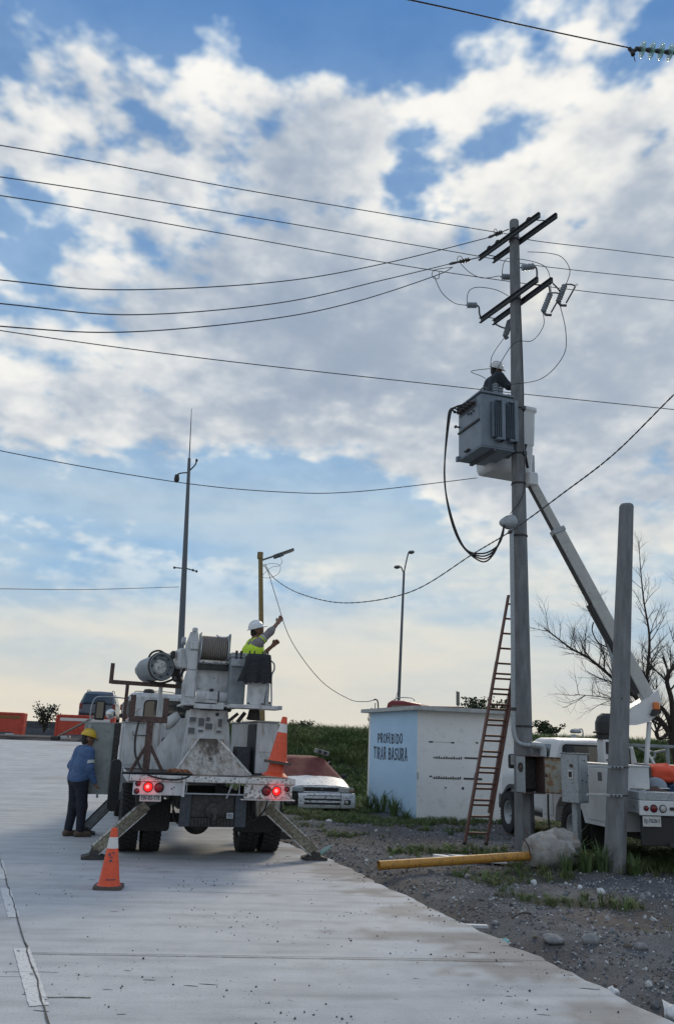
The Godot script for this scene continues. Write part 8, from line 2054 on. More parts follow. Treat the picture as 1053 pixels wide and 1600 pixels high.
# ---------------------------------------------------------------- people: joints with radii, joined smoothly on a grid and meshed as surface nets
# bones are [from, to, radius at from, radius at to]
func flesh(mb: MB, bones: Array, cell: float, k := 55.0) -> void:
	var lo := Vector3.ONE * 1e9; var hi := -lo
	for q in bones:
		for e in 2:
			var r: float = q[2 + e] + 0.05
			lo = lo.min(q[e] - Vector3.ONE * r); hi = hi.max(q[e] + Vector3.ONE * r)
	var nx := int((hi.x - lo.x) / cell) + 2; var ny := int((hi.y - lo.y) / cell) + 2; var nzz := int((hi.z - lo.z) / cell) + 2
	var f := PackedFloat32Array()
	f.resize(nx * ny * nzz)
	for q in bones:
		var a: Vector3 = q[0]; var ab: Vector3 = q[1] - q[0]
		var ra: float = q[2]; var rd: float = q[3] - q[2]
		var l2 := maxf(ab.length_squared(), 1e-9)
		var m := maxf(q[2], q[3]) + 0.045
		var p0 := (a.min(q[1]) - Vector3.ONE * m - lo) / cell; var p1 := (a.max(q[1]) + Vector3.ONE * m - lo) / cell
		for z in range(maxi(0, int(p0.z)), mini(nzz, int(p1.z) + 2)):
			for y in range(maxi(0, int(p0.y)), mini(ny, int(p1.y) + 2)):
				var row := (z * ny + y) * nx
				for x in range(maxi(0, int(p0.x)), mini(nx, int(p1.x) + 2)):
					var w := lo + Vector3(x, y, z) * cell - a
					var t := clampf(w.dot(ab) / l2, 0.0, 1.0)
					var d := (w - ab * t).length() - ra - rd * t
					if d < 0.05: f[row + x] += exp(-k * d)
	# one vertex in each crossed cell
	var id := PackedInt32Array()
	id.resize(nx * ny * nzz)
	id.fill(-1)
	var vs := PackedVector3Array(); var ns := PackedVector3Array()
	var off := [0, 1, nx, nx + 1, nx * ny, nx * ny + 1, nx * ny + nx, nx * ny + nx + 1]
	for z in nzz - 1:
		for y in ny - 1:
			var row := (z * ny + y) * nx
			for x in nx - 1:
				var i := row + x
				var inside := 0
				for o in off: inside += 1 if f[i + o] > 1.0 else 0
				if inside == 0 or inside == 8: continue
				var v := PackedFloat32Array()
				for o in off: v.append(-log(maxf(f[i + o], 1e-3)))
				var s := Vector3.ZERO
				var c := 0
				for e in [[0, 1], [2, 3], [4, 5], [6, 7], [0, 2], [1, 3], [4, 6], [5, 7], [0, 4], [1, 5], [2, 6], [3, 7]]:
					var va := v[e[0]]; var vb := v[e[1]]
					if (va < 0.0) != (vb < 0.0):
						var t := va / (va - vb)
						var pa := Vector3(e[0] & 1, (e[0] >> 1) & 1, e[0] >> 2); var pb := Vector3(e[1] & 1, (e[1] >> 1) & 1, e[1] >> 2)
						s += pa.lerp(pb, t)
						c += 1
				var g := Vector3(v[1] + v[3] + v[5] + v[7] - v[0] - v[2] - v[4] - v[6], v[2] + v[3] + v[6] + v[7] - v[0] - v[1] - v[4] - v[5], v[4] + v[5] + v[6] + v[7] - v[0] - v[1] - v[2] - v[3])
				id[i] = vs.size()
				vs.append(lo + (Vector3(x, y, z) + s / c) * cell)
				ns.append(g.normalized())
	var quad := func(a: int, b: int, c: int, d: int) -> void:
		if a < 0 or b < 0 or c < 0 or d < 0: return
		mb.smooth_tri(vs[a], vs[b], vs[c], ns[a], ns[b], ns[c]); mb.smooth_tri(vs[a], vs[c], vs[d], ns[a], ns[c], ns[d])
	for z in range(1, nzz - 1):
		for y in range(1, ny - 1):
			var row := (z * ny + y) * nx
			for x in range(1, nx - 1):
				var i := row + x
				var h := f[i] > 1.0
				if h != (f[i + 1] > 1.0): quad.call(id[i], id[i - nx], id[i - nx - nx * ny], id[i - nx * ny])
				if h != (f[i + nx] > 1.0): quad.call(id[i], id[i - 1], id[i - 1 - nx * ny], id[i - nx * ny])
				if h != (f[i + nx * ny] > 1.0): quad.call(id[i], id[i - 1], id[i - 1 - nx], id[i - nx])

func hand_bones(wrist: Vector3, dir: Vector3, thumb: Vector3, curl: float) -> Array:
	# a palm and five bent fingers; dir runs from wrist to knuckles, thumb points to the thumb's side
	dir = dir.normalized()
	thumb = (thumb - dir * thumb.dot(dir)).normalized()
	var palm := dir.cross(thumb).normalized()
	var out := []
	for k in 3: out.append([wrist + thumb * (k - 1.0) * 0.018, wrist + dir * 0.085 + thumb * (k - 1.0) * 0.026, 0.019, 0.015])
	var lens_ := [0.070, 0.082, 0.077, 0.060]
	for k in 4:
		var base := wrist + dir * 0.09 + thumb * (1.5 - k) * 0.0215
		var l: float = lens_[k]
		var d1 := (dir * cos(curl) + palm * sin(curl)).normalized(); var d2 := (dir * cos(curl * 2.1) + palm * sin(curl * 2.1)).normalized()
		out.append([base, base + d1 * l * 0.5, 0.0098, 0.009]); out.append([base + d1 * l * 0.5, base + d1 * l * 0.5 + d2 * l * 0.5, 0.009, 0.0078])
	var tb := wrist + dir * 0.025 + thumb * 0.026
	var t1 := (dir * 0.65 + thumb * 0.75 + palm * 0.2).normalized(); var t2 := (dir * 0.95 + thumb * 0.2 + palm * 0.45).normalized()
	out.append([tb, tb + t1 * 0.042, 0.0125, 0.0108]); out.append([tb + t1 * 0.042, tb + t1 * 0.042 + t2 * 0.034, 0.0105, 0.0085])
	return out

func head_bones(c: Vector3, face: Vector3, up: Vector3) -> Array:
	face = face.normalized(); up = (up - face * up.dot(face)).normalized()
	var side := face.cross(up)
	return [[c + up * 0.03 - face * 0.025, c + up * 0.03 + face * 0.02, 0.088, 0.086], [c + up * 0.02 + face * 0.02, c - up * 0.075 + face * 0.055, 0.078, 0.042], [c - up * 0.08 + face * 0.058, c - up * 0.085 + face * 0.062, 0.036, 0.034],
		[c + up * 0.01 + face * 0.098, c - up * 0.022 + face * 0.112, 0.010, 0.014], [c + up * 0.022 + face * 0.088 + side * 0.03, c + up * 0.022 + face * 0.088 - side * 0.03, 0.016, 0.016],
		[c - up * 0.052 + face * 0.090 + side * 0.018, c - up * 0.052 + face * 0.090 - side * 0.018, 0.009, 0.009],
		[c + side * 0.088 + up * 0.02 - face * 0.01, c + side * 0.090 - up * 0.025, 0.014, 0.011], [c - side * 0.088 + up * 0.02 - face * 0.01, c - side * 0.090 - up * 0.025, 0.014, 0.011]]

func helmet(parent: Node, c: Vector3, face: Vector3, up: Vector3, m: Material, full_brim: bool) -> void:
	face = face.normalized(); up = (up - face * up.dot(face)).normalized()
	var bs := Basis(face.cross(up), up, -face)
	var h := holder("hard_hat", parent)
	var rows := []
	for i in 9:
		var a := PI / 2 * i / 8.0
		var r := []
		for k in 28: r.append(c + bs * Vector3(cos(TAU * k / 28) * 0.120 * cos(a), 0.045 + 0.118 * sin(a), sin(TAU * k / 28) * 0.142 * cos(a)))
		rows.append(r)
	var b := MB.new()
	b.skin(rows, c, true); part(b, "helmet_shell", m, h)
	b = MB.new()
	var inner := []; var outer := []; var under := []
	for k in 28:
		var a := TAU * k / 28
		var front := maxf(0.0, -sin(a))
		var w := (0.030 if full_brim else 0.008) + 0.045 * pow(front, 1.5)
		inner.append(c + bs * Vector3(cos(a) * 0.119, 0.048, sin(a) * 0.141))
		outer.append(c + bs * Vector3(cos(a) * (0.121 + w), 0.034 - w * 0.25, sin(a) * (0.143 + w)))
		under.append(c + bs * Vector3(cos(a) * 0.112, 0.038, sin(a) * 0.132))
	b.skin([inner, outer, under], c + up * 0.04, true); part(b, "brim", m, h)
	b = MB.new(); b.tube(smooth_path([c + bs * Vector3(0, 0.060, 0.142), c + bs * Vector3(0, 0.14, 0.09), c + bs * Vector3(0, 0.168, 0.0), c + bs * Vector3(0, 0.14, -0.09), c + bs * Vector3(0, 0.060, -0.142)], 5), 0.011, 6); part(b, "ridge", m, h)

func eyes(parent: Node, c: Vector3, face: Vector3, up: Vector3) -> void:
	face = face.normalized(); up = (up - face * up.dot(face)).normalized()
	var side := face.cross(up)
	for s in [-1.0, 1.0]:
		var b := MB.new(); b.lathe([Vector2(0, -0.011), Vector2(0.009, -0.007), Vector2(0.0115, 0), Vector2(0.009, 0.007), Vector2(0, 0.011)], c + face * 0.083 + side * 0.032 * s + up * 0.002, axis(face), 10); part(b, "eye", M.hair_black, parent)

func bump(l: Array, r: float) -> Array: return l.map(func(q): return [q[0], q[1], q[2] + r, q[3] + r])

func boot(foot: Vector3, fwd: Vector3) -> Array:
	return [[foot + Vector3(0, 0.24, 0), foot + Vector3(0, 0.09, 0), 0.062, 0.058], [foot + Vector3(0, 0.055, 0) - fwd * 0.055, foot + Vector3(0, 0.05, 0) + fwd * 0.15, 0.048, 0.042], [foot + Vector3(0, 0.03, 0) - fwd * 0.06, foot + Vector3(0, 0.028, 0) + fwd * 0.18, 0.030, 0.028]]

func make_ground_worker() -> void:
	var p := thing("person", "worker in yellow hard hat, blue shirt and dark trousers standing at the open truck door", "person", Vector3(-4.36, 0.0, -15.50), -48.0)
	var F := Vector3(0, 0, -1)
	var lf := Vector3(-0.10, 0, 0.05); var rf := Vector3(0.10, 0, -0.07)
	var lk := Vector3(-0.10, 0.50, 0.0); var rk := Vector3(0.10, 0.50, -0.06)
	var lh := Vector3(-0.10, 0.93, 0.02); var rh := Vector3(0.10, 0.93, 0.0)
	var ls := Vector3(-0.19, 1.43, -0.03); var rs := Vector3(0.19, 1.42, -0.05)
	var le := Vector3(-0.27, 1.17, 0.05); var lw := Vector3(-0.20, 1.00, -0.13)
	var re := Vector3(0.24, 1.15, -0.06); var rw := Vector3(0.23, 0.92, -0.17)
	var head := Vector3(0.0, 1.63, -0.075)
	var torso := [[Vector3(-0.08, 1.0, 0.02), Vector3(-0.09, 1.18, 0.01), 0.125, 0.125], [Vector3(0.08, 1.0, 0.02), Vector3(0.09, 1.18, 0.01), 0.125, 0.125], [Vector3(-0.09, 1.18, 0.0), Vector3(-0.10, 1.36, -0.02), 0.125, 0.115], [Vector3(0.09, 1.18, 0.0), Vector3(0.10, 1.36, -0.02), 0.125, 0.115], [Vector3(-0.12, 1.43, -0.03), Vector3(0.12, 1.42, -0.04), 0.085, 0.085]]
	var arms := [[ls, le, 0.062, 0.048], [le, lw, 0.046, 0.034], [rs, re, 0.062, 0.048], [re, rw, 0.046, 0.034]]
	var legs := [[lh, lk, 0.098, 0.068], [lk, lf + Vector3(0, 0.12, 0), 0.066, 0.048], [rh, rk, 0.098, 0.068], [rk, rf + Vector3(0, 0.12, 0), 0.066, 0.048], [Vector3(-0.07, 0.96, 0.03), Vector3(0.07, 0.96, 0.03), 0.125, 0.125]]
	var neck := [[Vector3(0, 1.44, -0.035), head + Vector3(0, -0.03, 0.02), 0.058, 0.056]]
	var b := MB.new()
	flesh(b, torso + arms + legs + neck, 0.02)
	flesh(b, head_bones(head, Vector3(0.05, -0.18, -1), Vector3.UP) + neck, 0.008, 120.0)
	flesh(b, hand_bones(lw, Vector3(0.15, -0.5, -0.5), Vector3(1, 0, -0.3), 0.5) + [[le, lw, 0.04, 0.026]], 0.008, 140.0)
	flesh(b, hand_bones(rw, Vector3(0, -0.8, -0.5), Vector3(-1, 0, -0.2), 0.4) + [[re, rw, 0.04, 0.026]], 0.008, 140.0)
	part(b, "body", M.skin, p)
	b = MB.new(); flesh(b, bump(torso, 0.018) + [[ls, le, 0.082, 0.064], [le, lw, 0.064, 0.050], [rs, re, 0.082, 0.064], [re, rw, 0.064, 0.050], [Vector3(-0.07, 0.97, 0.03), Vector3(0.07, 0.97, 0.03), 0.145, 0.145], [Vector3(-0.03, 1.47, -0.03), Vector3(0.03, 1.47, -0.03), 0.07, 0.07]], 0.016); part(b, "shirt", M.blue_shirt, p)
	b = MB.new(); flesh(b, [[lh, lk, 0.118, 0.088], [lk, lf + Vector3(0, 0.13, 0), 0.088, 0.074], [rh, rk, 0.118, 0.088], [rk, rf + Vector3(0, 0.13, 0), 0.088, 0.074], [Vector3(-0.07, 0.95, 0.035), Vector3(0.07, 0.95, 0.035), 0.138, 0.138]], 0.016); part(b, "trousers", M.navy_trousers, p)
	for q in [[lf, Vector3(-0.1, 0, -1)], [rf, Vector3(0.25, 0, -1)]]:
		b = MB.new(); flesh(b, boot(q[0], q[1].normalized()), 0.012, 90.0); part(b, "boot", M.boot_leather, p)
	b = MB.new(); flesh(b, [[head + Vector3(0, 0.03, 0.03), head + Vector3(0, -0.03, 0.045), 0.085, 0.068]], 0.012); part(b, "hair", M.hair_black, p)
	helmet(p, head + Vector3(0, 0.02, 0.0), Vector3(0.05, -0.22, -1), Vector3.UP, M.helmet_yellow, false)
	eyes(p, head, Vector3(0.05, -0.18, -1), Vector3.UP)
	b = MB.new(); b.lathe([Vector2(0.079, -0.025), Vector2(0.081, -0.023), Vector2(0.078, 0.027), Vector2(0.076, 0.029)], rs.lerp(re, 0.62), axis(rs - re), 18); part(b, "sleeve_band", M.silver_tape, p)
	b = MB.new(); b.lathe([Vector2(0.079, -0.025), Vector2(0.081, -0.023), Vector2(0.078, 0.027), Vector2(0.076, 0.029)], ls.lerp(le, 0.62), axis(ls - le), 18); part(b, "sleeve_band", M.silver_tape, p)

func make_operator() -> void:
	# sits at the controls on the truck's turntable, reaching to the right
	var tr := Transform3D(Basis(Vector3.UP, deg_to_rad(15.0)), Vector3(-1.64, 0, -12.75))
	var p := thing("person", "worker in white hard hat and lime vest reaching out from the truck controls", "person", tr * Vector3(0.69, 2.74, -1.66), 15.0 - 75.0)
	var F := Vector3(0.0, -0.06, -1)
	var ls := Vector3(-0.19, 0.62, -0.10); var rs := Vector3(0.19, 0.60, -0.06)
	# hands lie far out to the front, which is the picture's right
	var re := Vector3(0.20, 0.82, -0.27); var rw := Vector3(0.12, 1.00, -0.44)
	var le := Vector3(-0.16, 0.42, -0.28); var lw := Vector3(-0.06, 0.62, -0.46)
	var head := Vector3(0.0, 0.83, -0.10)
	var torso := [[Vector3(-0.08, 0.10, 0.0), Vector3(-0.10, 0.50, -0.05), 0.125, 0.118], [Vector3(0.08, 0.10, 0.0), Vector3(0.10, 0.50, -0.05), 0.125, 0.118], [Vector3(-0.12, 0.61, -0.08), Vector3(0.12, 0.60, -0.07), 0.082, 0.082]]
	var legs := [[Vector3(-0.10, 0.08, 0.0), Vector3(-0.12, 0.05, -0.25), 0.095, 0.07], [Vector3(0.10, 0.08, 0.0), Vector3(0.14, 0.05, -0.25), 0.095, 0.07], [Vector3(-0.12, 0.05, -0.25), Vector3(-0.10, -0.36, -0.22), 0.068, 0.05], [Vector3(0.14, 0.05, -0.25), Vector3(0.12, -0.36, -0.20), 0.068, 0.05]]
	var neck := [[Vector3(0, 0.62, -0.07), head + Vector3(0, -0.03, 0.02), 0.058, 0.056]]
	var arms := [[ls, le, 0.062, 0.047], [le, lw, 0.044, 0.032], [rs, re, 0.060, 0.047], [re, rw, 0.044, 0.032]]
	var b := MB.new()
	flesh(b, torso + arms + legs + neck, 0.018)
	flesh(b, head_bones(head, F, Vector3(0, 1, -0.1)) + neck, 0.008, 120.0)
	flesh(b, hand_bones(lw, lw - le, Vector3(0, 1, 0.3), 0.75) + [[le, lw, 0.04, 0.026]], 0.008, 140.0)
	flesh(b, hand_bones(rw, rw - re, Vector3(-0.6, 0.6, 0), 0.75) + [[re, rw, 0.04, 0.026]], 0.008, 140.0)
	part(b, "body", M.skin, p)
	b = MB.new(); flesh(b, bump(torso, 0.014) + [[ls, le, 0.080, 0.062], [rs, re, 0.080, 0.062], [le, le.lerp(lw, 0.30), 0.058, 0.052], [re, re.lerp(rw, 0.30), 0.058, 0.052]], 0.015); part(b, "shirt", M.grey_shirt, p)
	b = MB.new(); flesh(b, [[Vector3(-0.08, 0.10, 0.0), Vector3(-0.105, 0.47, -0.05), 0.158, 0.150], [Vector3(0.08, 0.10, 0.0), Vector3(0.105, 0.47, -0.05), 0.158, 0.150], [Vector3(-0.085, 0.62, -0.07), Vector3(-0.085, 0.5, -0.06), 0.095, 0.12], [Vector3(0.085, 0.62, -0.07), Vector3(0.085, 0.5, -0.06), 0.095, 0.12]], 0.015); part(b, "vest", M.vest_lime, p)
	b = MB.new()
	var ring := []
	for k in 28:
		var a := TAU * k / 28
		ring.append(Vector3(cos(a) * 0.252, 0.24, -0.015 + sin(a) * 0.176))
	b.skin([ring.map(func(q): return q + Vector3(0, -0.028, 0)), ring, ring.map(func(q): return q + Vector3(0, 0.028, 0))], Vector3(0, 0.24, 0), true); part(b, "reflective_band", M.silver_tape, p)
	for s in [[ls, le], [rs, re]]:
		for f in [0.30, 0.42]:
			b = MB.new(); b.lathe([Vector2(0.079, -0.012), Vector2(0.081, -0.010), Vector2(0.080, 0.010), Vector2(0.078, 0.012)], s[0].lerp(s[1], f), axis(s[0] - s[1]), 18); part(b, "sleeve_band", M.vest_lime if f < 0.35 else M.silver_tape, p)
	b = MB.new(); flesh(b, bump(legs, 0.02), 0.018); part(b, "trousers", M.navy_trousers, p)
	for x in [-0.10, 0.12]:
		b = MB.new(); flesh(b, boot(Vector3(x, -0.45, -0.21), Vector3(0, 0, -1)), 0.014, 90.0); part(b, "boot", M.boot_leather, p)
	b = MB.new(); flesh(b, [[head + Vector3(0, 0.03, 0.03), head + Vector3(0, -0.04, 0.045), 0.086, 0.066]], 0.012); part(b, "hair", M.hair_black, p)
	helmet(p, head + Vector3(0, 0.02, 0.005), Vector3(0, 0.32, -1), Vector3.UP, M.helmet_white, true)
	eyes(p, head, F, Vector3.UP)

func make_lineman() -> void:
	var p := thing("person", "worker in white hard hat and dark jacket standing in the raised bucket behind the transformer", "person", Vector3(3.30, 7.95, -16.85), -70.0)
	p.scale = Vector3.ONE * 1.16
	var head := Vector3(0.0, 1.60, -0.08)
	var ls := Vector3(-0.20, 1.40, -0.06); var rs := Vector3(0.20, 1.40, -0.04)
	var le := Vector3(-0.32, 1.20, -0.16); var lw := Vector3(-0.22, 1.20, -0.40)
	var re := Vector3(0.30, 1.18, -0.16); var rw := Vector3(0.16, 1.22, -0.40)
	var torso := [[Vector3(-0.08, 0.95, 0.02), Vector3(-0.10, 1.34, -0.03), 0.125, 0.118], [Vector3(0.08, 0.95, 0.02), Vector3(0.10, 1.34, -0.03), 0.125, 0.118], [Vector3(-0.12, 1.40, -0.04), Vector3(0.12, 1.40, -0.04), 0.085, 0.085]]
	var legs := [[Vector3(-0.10, 0.92, 0.0), Vector3(-0.11, 0.48, -0.03), 0.098, 0.07], [Vector3(-0.11, 0.48, -0.03), Vector3(-0.10, 0.1, 0.02), 0.068, 0.05], [Vector3(0.10, 0.92, 0.0), Vector3(0.11, 0.48, -0.03), 0.098, 0.07], [Vector3(0.11, 0.48, -0.03), Vector3(0.10, 0.1, 0.02), 0.068, 0.05]]
	var neck := [[Vector3(0, 1.42, -0.04), head + Vector3(0, -0.03, 0.02), 0.058, 0.056]]
	var arms := [[ls, le, 0.062, 0.047], [le, lw, 0.045, 0.032], [rs, re, 0.062, 0.047], [re, rw, 0.045, 0.032]]
	var b := MB.new()
	flesh(b, torso + arms + legs + neck, 0.02)
	flesh(b, head_bones(head, Vector3(0, -0.25, -1), Vector3.UP) + neck, 0.009, 120.0)
	flesh(b, hand_bones(lw, lw - le, Vector3(1, 0, 0), 0.7), 0.008, 140.0); flesh(b, hand_bones(rw, rw - re, Vector3(-1, 0, 0), 0.7), 0.008, 140.0)
	part(b, "body", M.skin, p)
	b = MB.new(); flesh(b, bump(torso, 0.02) + [[ls, le, 0.086, 0.066], [le, lw, 0.066, 0.050], [rs, re, 0.086, 0.066], [re, rw, 0.066, 0.050]], 0.018); part(b, "jacket", M.dark_shirt, p)
	b = MB.new(); flesh(b, bump(legs, 0.02), 0.02); part(b, "trousers", M.navy_trousers, p)
	for x in [-0.10, 0.10]:
		b = MB.new(); flesh(b, boot(Vector3(x, 0.0, 0.02), Vector3(0, 0, -1)), 0.016, 90.0); part(b, "boot", M.boot_leather, p)
	b = MB.new(); flesh(b, [[head + Vector3(0, 0.03, 0.03), head + Vector3(0, -0.03, 0.045), 0.085, 0.068]], 0.014); part(b, "hair", M.hair_black, p)
	helmet(p, head + Vector3(0, 0.02, 0.0), Vector3(0, -0.05, -1), Vector3(0.5, 1, 0.05), M.helmet_white, false)
	eyes(p, head, Vector3(0, -0.25, -1), Vector3.UP)

# ---------------------------------------------------------------- trees and bushes
func grow(b: MB, r: RandomNumberGenerator, p: Vector3, d: Vector3, length: float, rad: float, depth: int) -> void:
	var pts := [p]
	var rr := [rad]
	var q := p
	var n := 5
	var dir := d
	for i in n:
		dir = (dir + Vector3(r.randf_range(-1, 1), r.randf_range(-0.7, 1.0), r.randf_range(-1, 1)) * 0.16).normalized()
		q += dir * length / n
		pts.append(q); rr.append(rad * lerpf(1.0, 0.45, (i + 1.0) / n))
		if depth > 0 and i > 0:
			for s in (2 if depth > 1 else (1 + r.randi() % 2)):
				var w := dir.cross(Vector3(r.randf_range(-1, 1), r.randf_range(-1, 1), r.randf_range(-1, 1))).normalized()
				var nd := (dir * 0.75 + w * r.randf_range(0.45, 0.9) + Vector3.UP * 0.30).normalized()
				if r.randf() < 0.72: grow(b, r, q, nd, length * r.randf_range(0.40, 0.68), rr[-1] * 0.55, depth - 1)
	b.tube(pts, rr, 5 if rad < 0.02 else 7, false)

func make_tree() -> void:
	var t := thing("bare_tree", "leafless tree with dark twisting branches behind the service truck", "tree", Vector3(9.9, ground_y(9.9, -24.0), -24.0))
	var o := t.position
	var r := RandomNumberGenerator.new()
	r.seed = 42
	var b := MB.new()
	b.tube(smooth_path([Vector3(0.15, -0.2, 0), Vector3(0.0, 1.0, 0), Vector3(9.62, 2.2, -24.0) - o], 5), [0.21, 0.2, 0.2, 0.19, 0.19, 0.18, 0.18, 0.17, 0.17, 0.16, 0.16], 10, false); part(b, "trunk", M.bark, t)
	# main limbs, each followed along its real bends
	for q in [[[[9.62, 2.2, -24.0], [9.30, 2.70, -24.0], [8.93, 2.87, -24.0], [8.60, 3.30, -23.9], [7.99, 3.77, -23.8], [7.28, 4.32, -23.7], [6.74, 4.57, -23.6], [5.98, 5.10, -23.5]], 0.085, 0.016],
		[[[9.62, 2.2, -24.0], [9.52, 2.9, -24.1], [9.05, 3.45, -24.2], [9.16, 4.22, -24.3], [9.29, 5.13, -24.4], [9.18, 6.25, -24.4], [9.18, 7.5, -24.5]], 0.08, 0.012],
		[[[9.62, 2.2, -24.0], [9.58, 3.2, -23.8], [9.45, 3.87, -23.7], [9.82, 4.42, -23.6], [10.2, 5.3, -23.5], [10.3, 6.4, -23.4]], 0.09, 0.014],
		[[[8.93, 2.87, -24.0], [8.35, 3.9, -24.3], [8.10, 4.8, -24.6], [7.9, 5.7, -24.8], [7.75, 6.4, -24.9]], 0.045, 0.008],
		[[[9.45, 2.6, -24.0], [9.0, 2.6, -23.5], [8.3, 3.0, -23.2], [7.5, 3.2, -23.0], [6.6, 3.25, -22.9]], 0.04, 0.006],
		[[[9.55, 2.4, -24.0], [9.2, 2.2, -23.8], [9.0, 2.35, -23.6], [9.15, 2.6, -23.5]], 0.06, 0.03]]:
		b = MB.new()
		var p := smooth_path(VV(q[0]).map(func(x): return x - o), 5)
		var rad := []
		for i in p.size(): rad.append(lerpf(q[1], q[2], float(i) / (p.size() - 1)))
		b.tube(p, rad, 8, false)
		for i in range(5, p.size() - 1):
			var f := float(i) / p.size()
			if f < 0.25: continue
			for s in 2:
				if r.randf() < 0.72:
					var d: Vector3 = (p[i + 1] - p[i - 1]).normalized()
					var w := d.cross(Vector3(r.randf_range(-1, 1), r.randf_range(-1, 1), r.randf_range(-1, 1))).normalized()
					grow(b, r, p[i], (d * 0.5 + w * 0.8 + Vector3.UP * 0.45).normalized(), r.randf_range(0.5, 1.25) * lerpf(1.0, 0.7, f), maxf(rad[i] * 0.42, 0.010), 2)
		part(b, "limb", M.bark, t)

func bush(called: String, label: String, at: Vector3, size: Vector3, leaves: int, m: Material, leaf: float, category := "bush") -> void:
	var t := thing(called, label, category, at)
	var r := RandomNumberGenerator.new()
	r.seed = int(absf(at.x * 100.0)) + 7
	var st := MB.new(); var lv := MB.new()
	for k in 16:
		var a := r.randf() * TAU
		var tip := Vector3(cos(a) * size.x * r.randf_range(0.1, 0.5), size.y * r.randf_range(0.5, 1.0), sin(a) * size.z * r.randf_range(0.1, 0.5))
		var mid := tip * Vector3(0.4, 0.55, 0.4)
		var p := smooth_path([Vector3(0, -0.1, 0), mid, tip], 4)
		st.tube(p, 0.012 * size.y, 4, false)
		for i in leaves / 16:
			var f := r.randf_range(0.35, 1.0)
			var q: Vector3 = p[int(f * (p.size() - 1))] + Vector3(r.randf_range(-1, 1), r.randf_range(-1, 1), r.randf_range(-1, 1)) * size * 0.10
			var d := Vector3(r.randf_range(-1, 1), r.randf_range(-0.6, 0.9), r.randf_range(-1, 1)).normalized() * leaf * r.randf_range(0.7, 1.3)
			var w := d.cross(Vector3(r.randf_range(-1, 1), r.randf_range(-1, 1), r.randf_range(-1, 1))).normalized() * leaf * 0.35
			lv.tri(q, q + d * 0.5 + w, q + d); lv.tri(q, q + d, q + d * 0.5 - w)
	part(st, "stem", M.bark, t)
	part(lv, "foliage", m, t)

func make_plants() -> void:
	bush("roadside_bush", "sparse leafy bush between the two orange barriers", Vector3(-12.55, 1.75, -38.2), Vector3(2.0, 1.25, 1.0), 620, M.leaf_grey, 0.11)
	bush("roadside_bush", "dark bush whose top shows over the hut roof left of the ladder", Vector3(7.2, 2.2, -40.0), Vector3(3.0, 1.95, 1.6), 2600, M.leaf_dark, 0.14)
	bush("roadside_bush", "bush top seen between the tall pole and the service truck cab", Vector3(10.2, 2.15, -40.0), Vector3(1.7, 0.95, 1.2), 1000, M.leaf_dark, 0.13)
	bush("roadside_bush", "small scrubby bush on the bank crest right of the stacked cones", Vector3(-1.3, 2.15, -37.0), Vector3(1.3, 0.45, 0.8), 420, M.leaf_grey, 0.10)
	bush("roadside_bush", "tiny tuft of leaves peeping over the hut roof beside the wire mast", Vector3(1.75, 2.2, -33.0), Vector3(0.9, 0.85, 0.7), 360, M.leaf_dark, 0.10)
	var k := 20
	for q in [[1.30, -24.3, 0.55, "short weed tuft at the far end of the hut's painted wall"], [1.58, -23.3, 0.80, "tall thin weed halfway along the hut's painted wall"], [1.86, -22.5, 0.62, "leaning weed near the front of the hut's painted wall"], [2.10, -21.75, 0.42, "small weed at the near corner of the hut"], [4.05, -14.75, 0.85, "tall weed behind the broken concrete footing"], [3.95, -13.45, 0.50, "thick grass tuft at the front of the concrete footing"], [4.22, -13.55, 0.58, "thick grass tuft between the footing and the short pole"], [4.70, -13.45, 0.40, "grass tuft at the right foot of the short pole"], [3.62, -13.35, 0.38, "low grass tuft under the footing's round side"]]:
		var x: float = q[0] - (0.10 if q[1] < -20.0 else 0.0)
		k += 1
		var o := thing("weed", q[3], "weed", Vector3(x, ground_y(x, q[1]) - 0.01, q[1]), k * 50.0)
		var src := tuft(k, 46 if q[2] < 0.6 else 30, q[2], q[2] * 0.55)
		part(src, "blades", M.weed_green, o)

# ---------------------------------------------------------------- litter
func crumple(called: String, label: String, category: String, at: Vector3, size: Vector3, m: Material, sd: float) -> Node3D:
	var b := MB.new()
	var rows := []
	for i in 9:
		var a := PI * i / 8.0 - PI / 2
		var r := []
		for k in 14:
			var n := Vector3(cos(a) * cos(TAU * k / 14), sin(a), cos(a) * sin(TAU * k / 14))
			r.append(n * size * 0.5 * (1.0 + 0.7 * nz.get_noise_3dv(n * 7.0 + Vector3(sd, 0, 0))))
		rows.append(r)
	b.skin(rows, Vector3.ZERO, true)
	var t := thing(called, label, category, at, sd * 40.0)
	part(b, "wrapper", m, t)
	return t

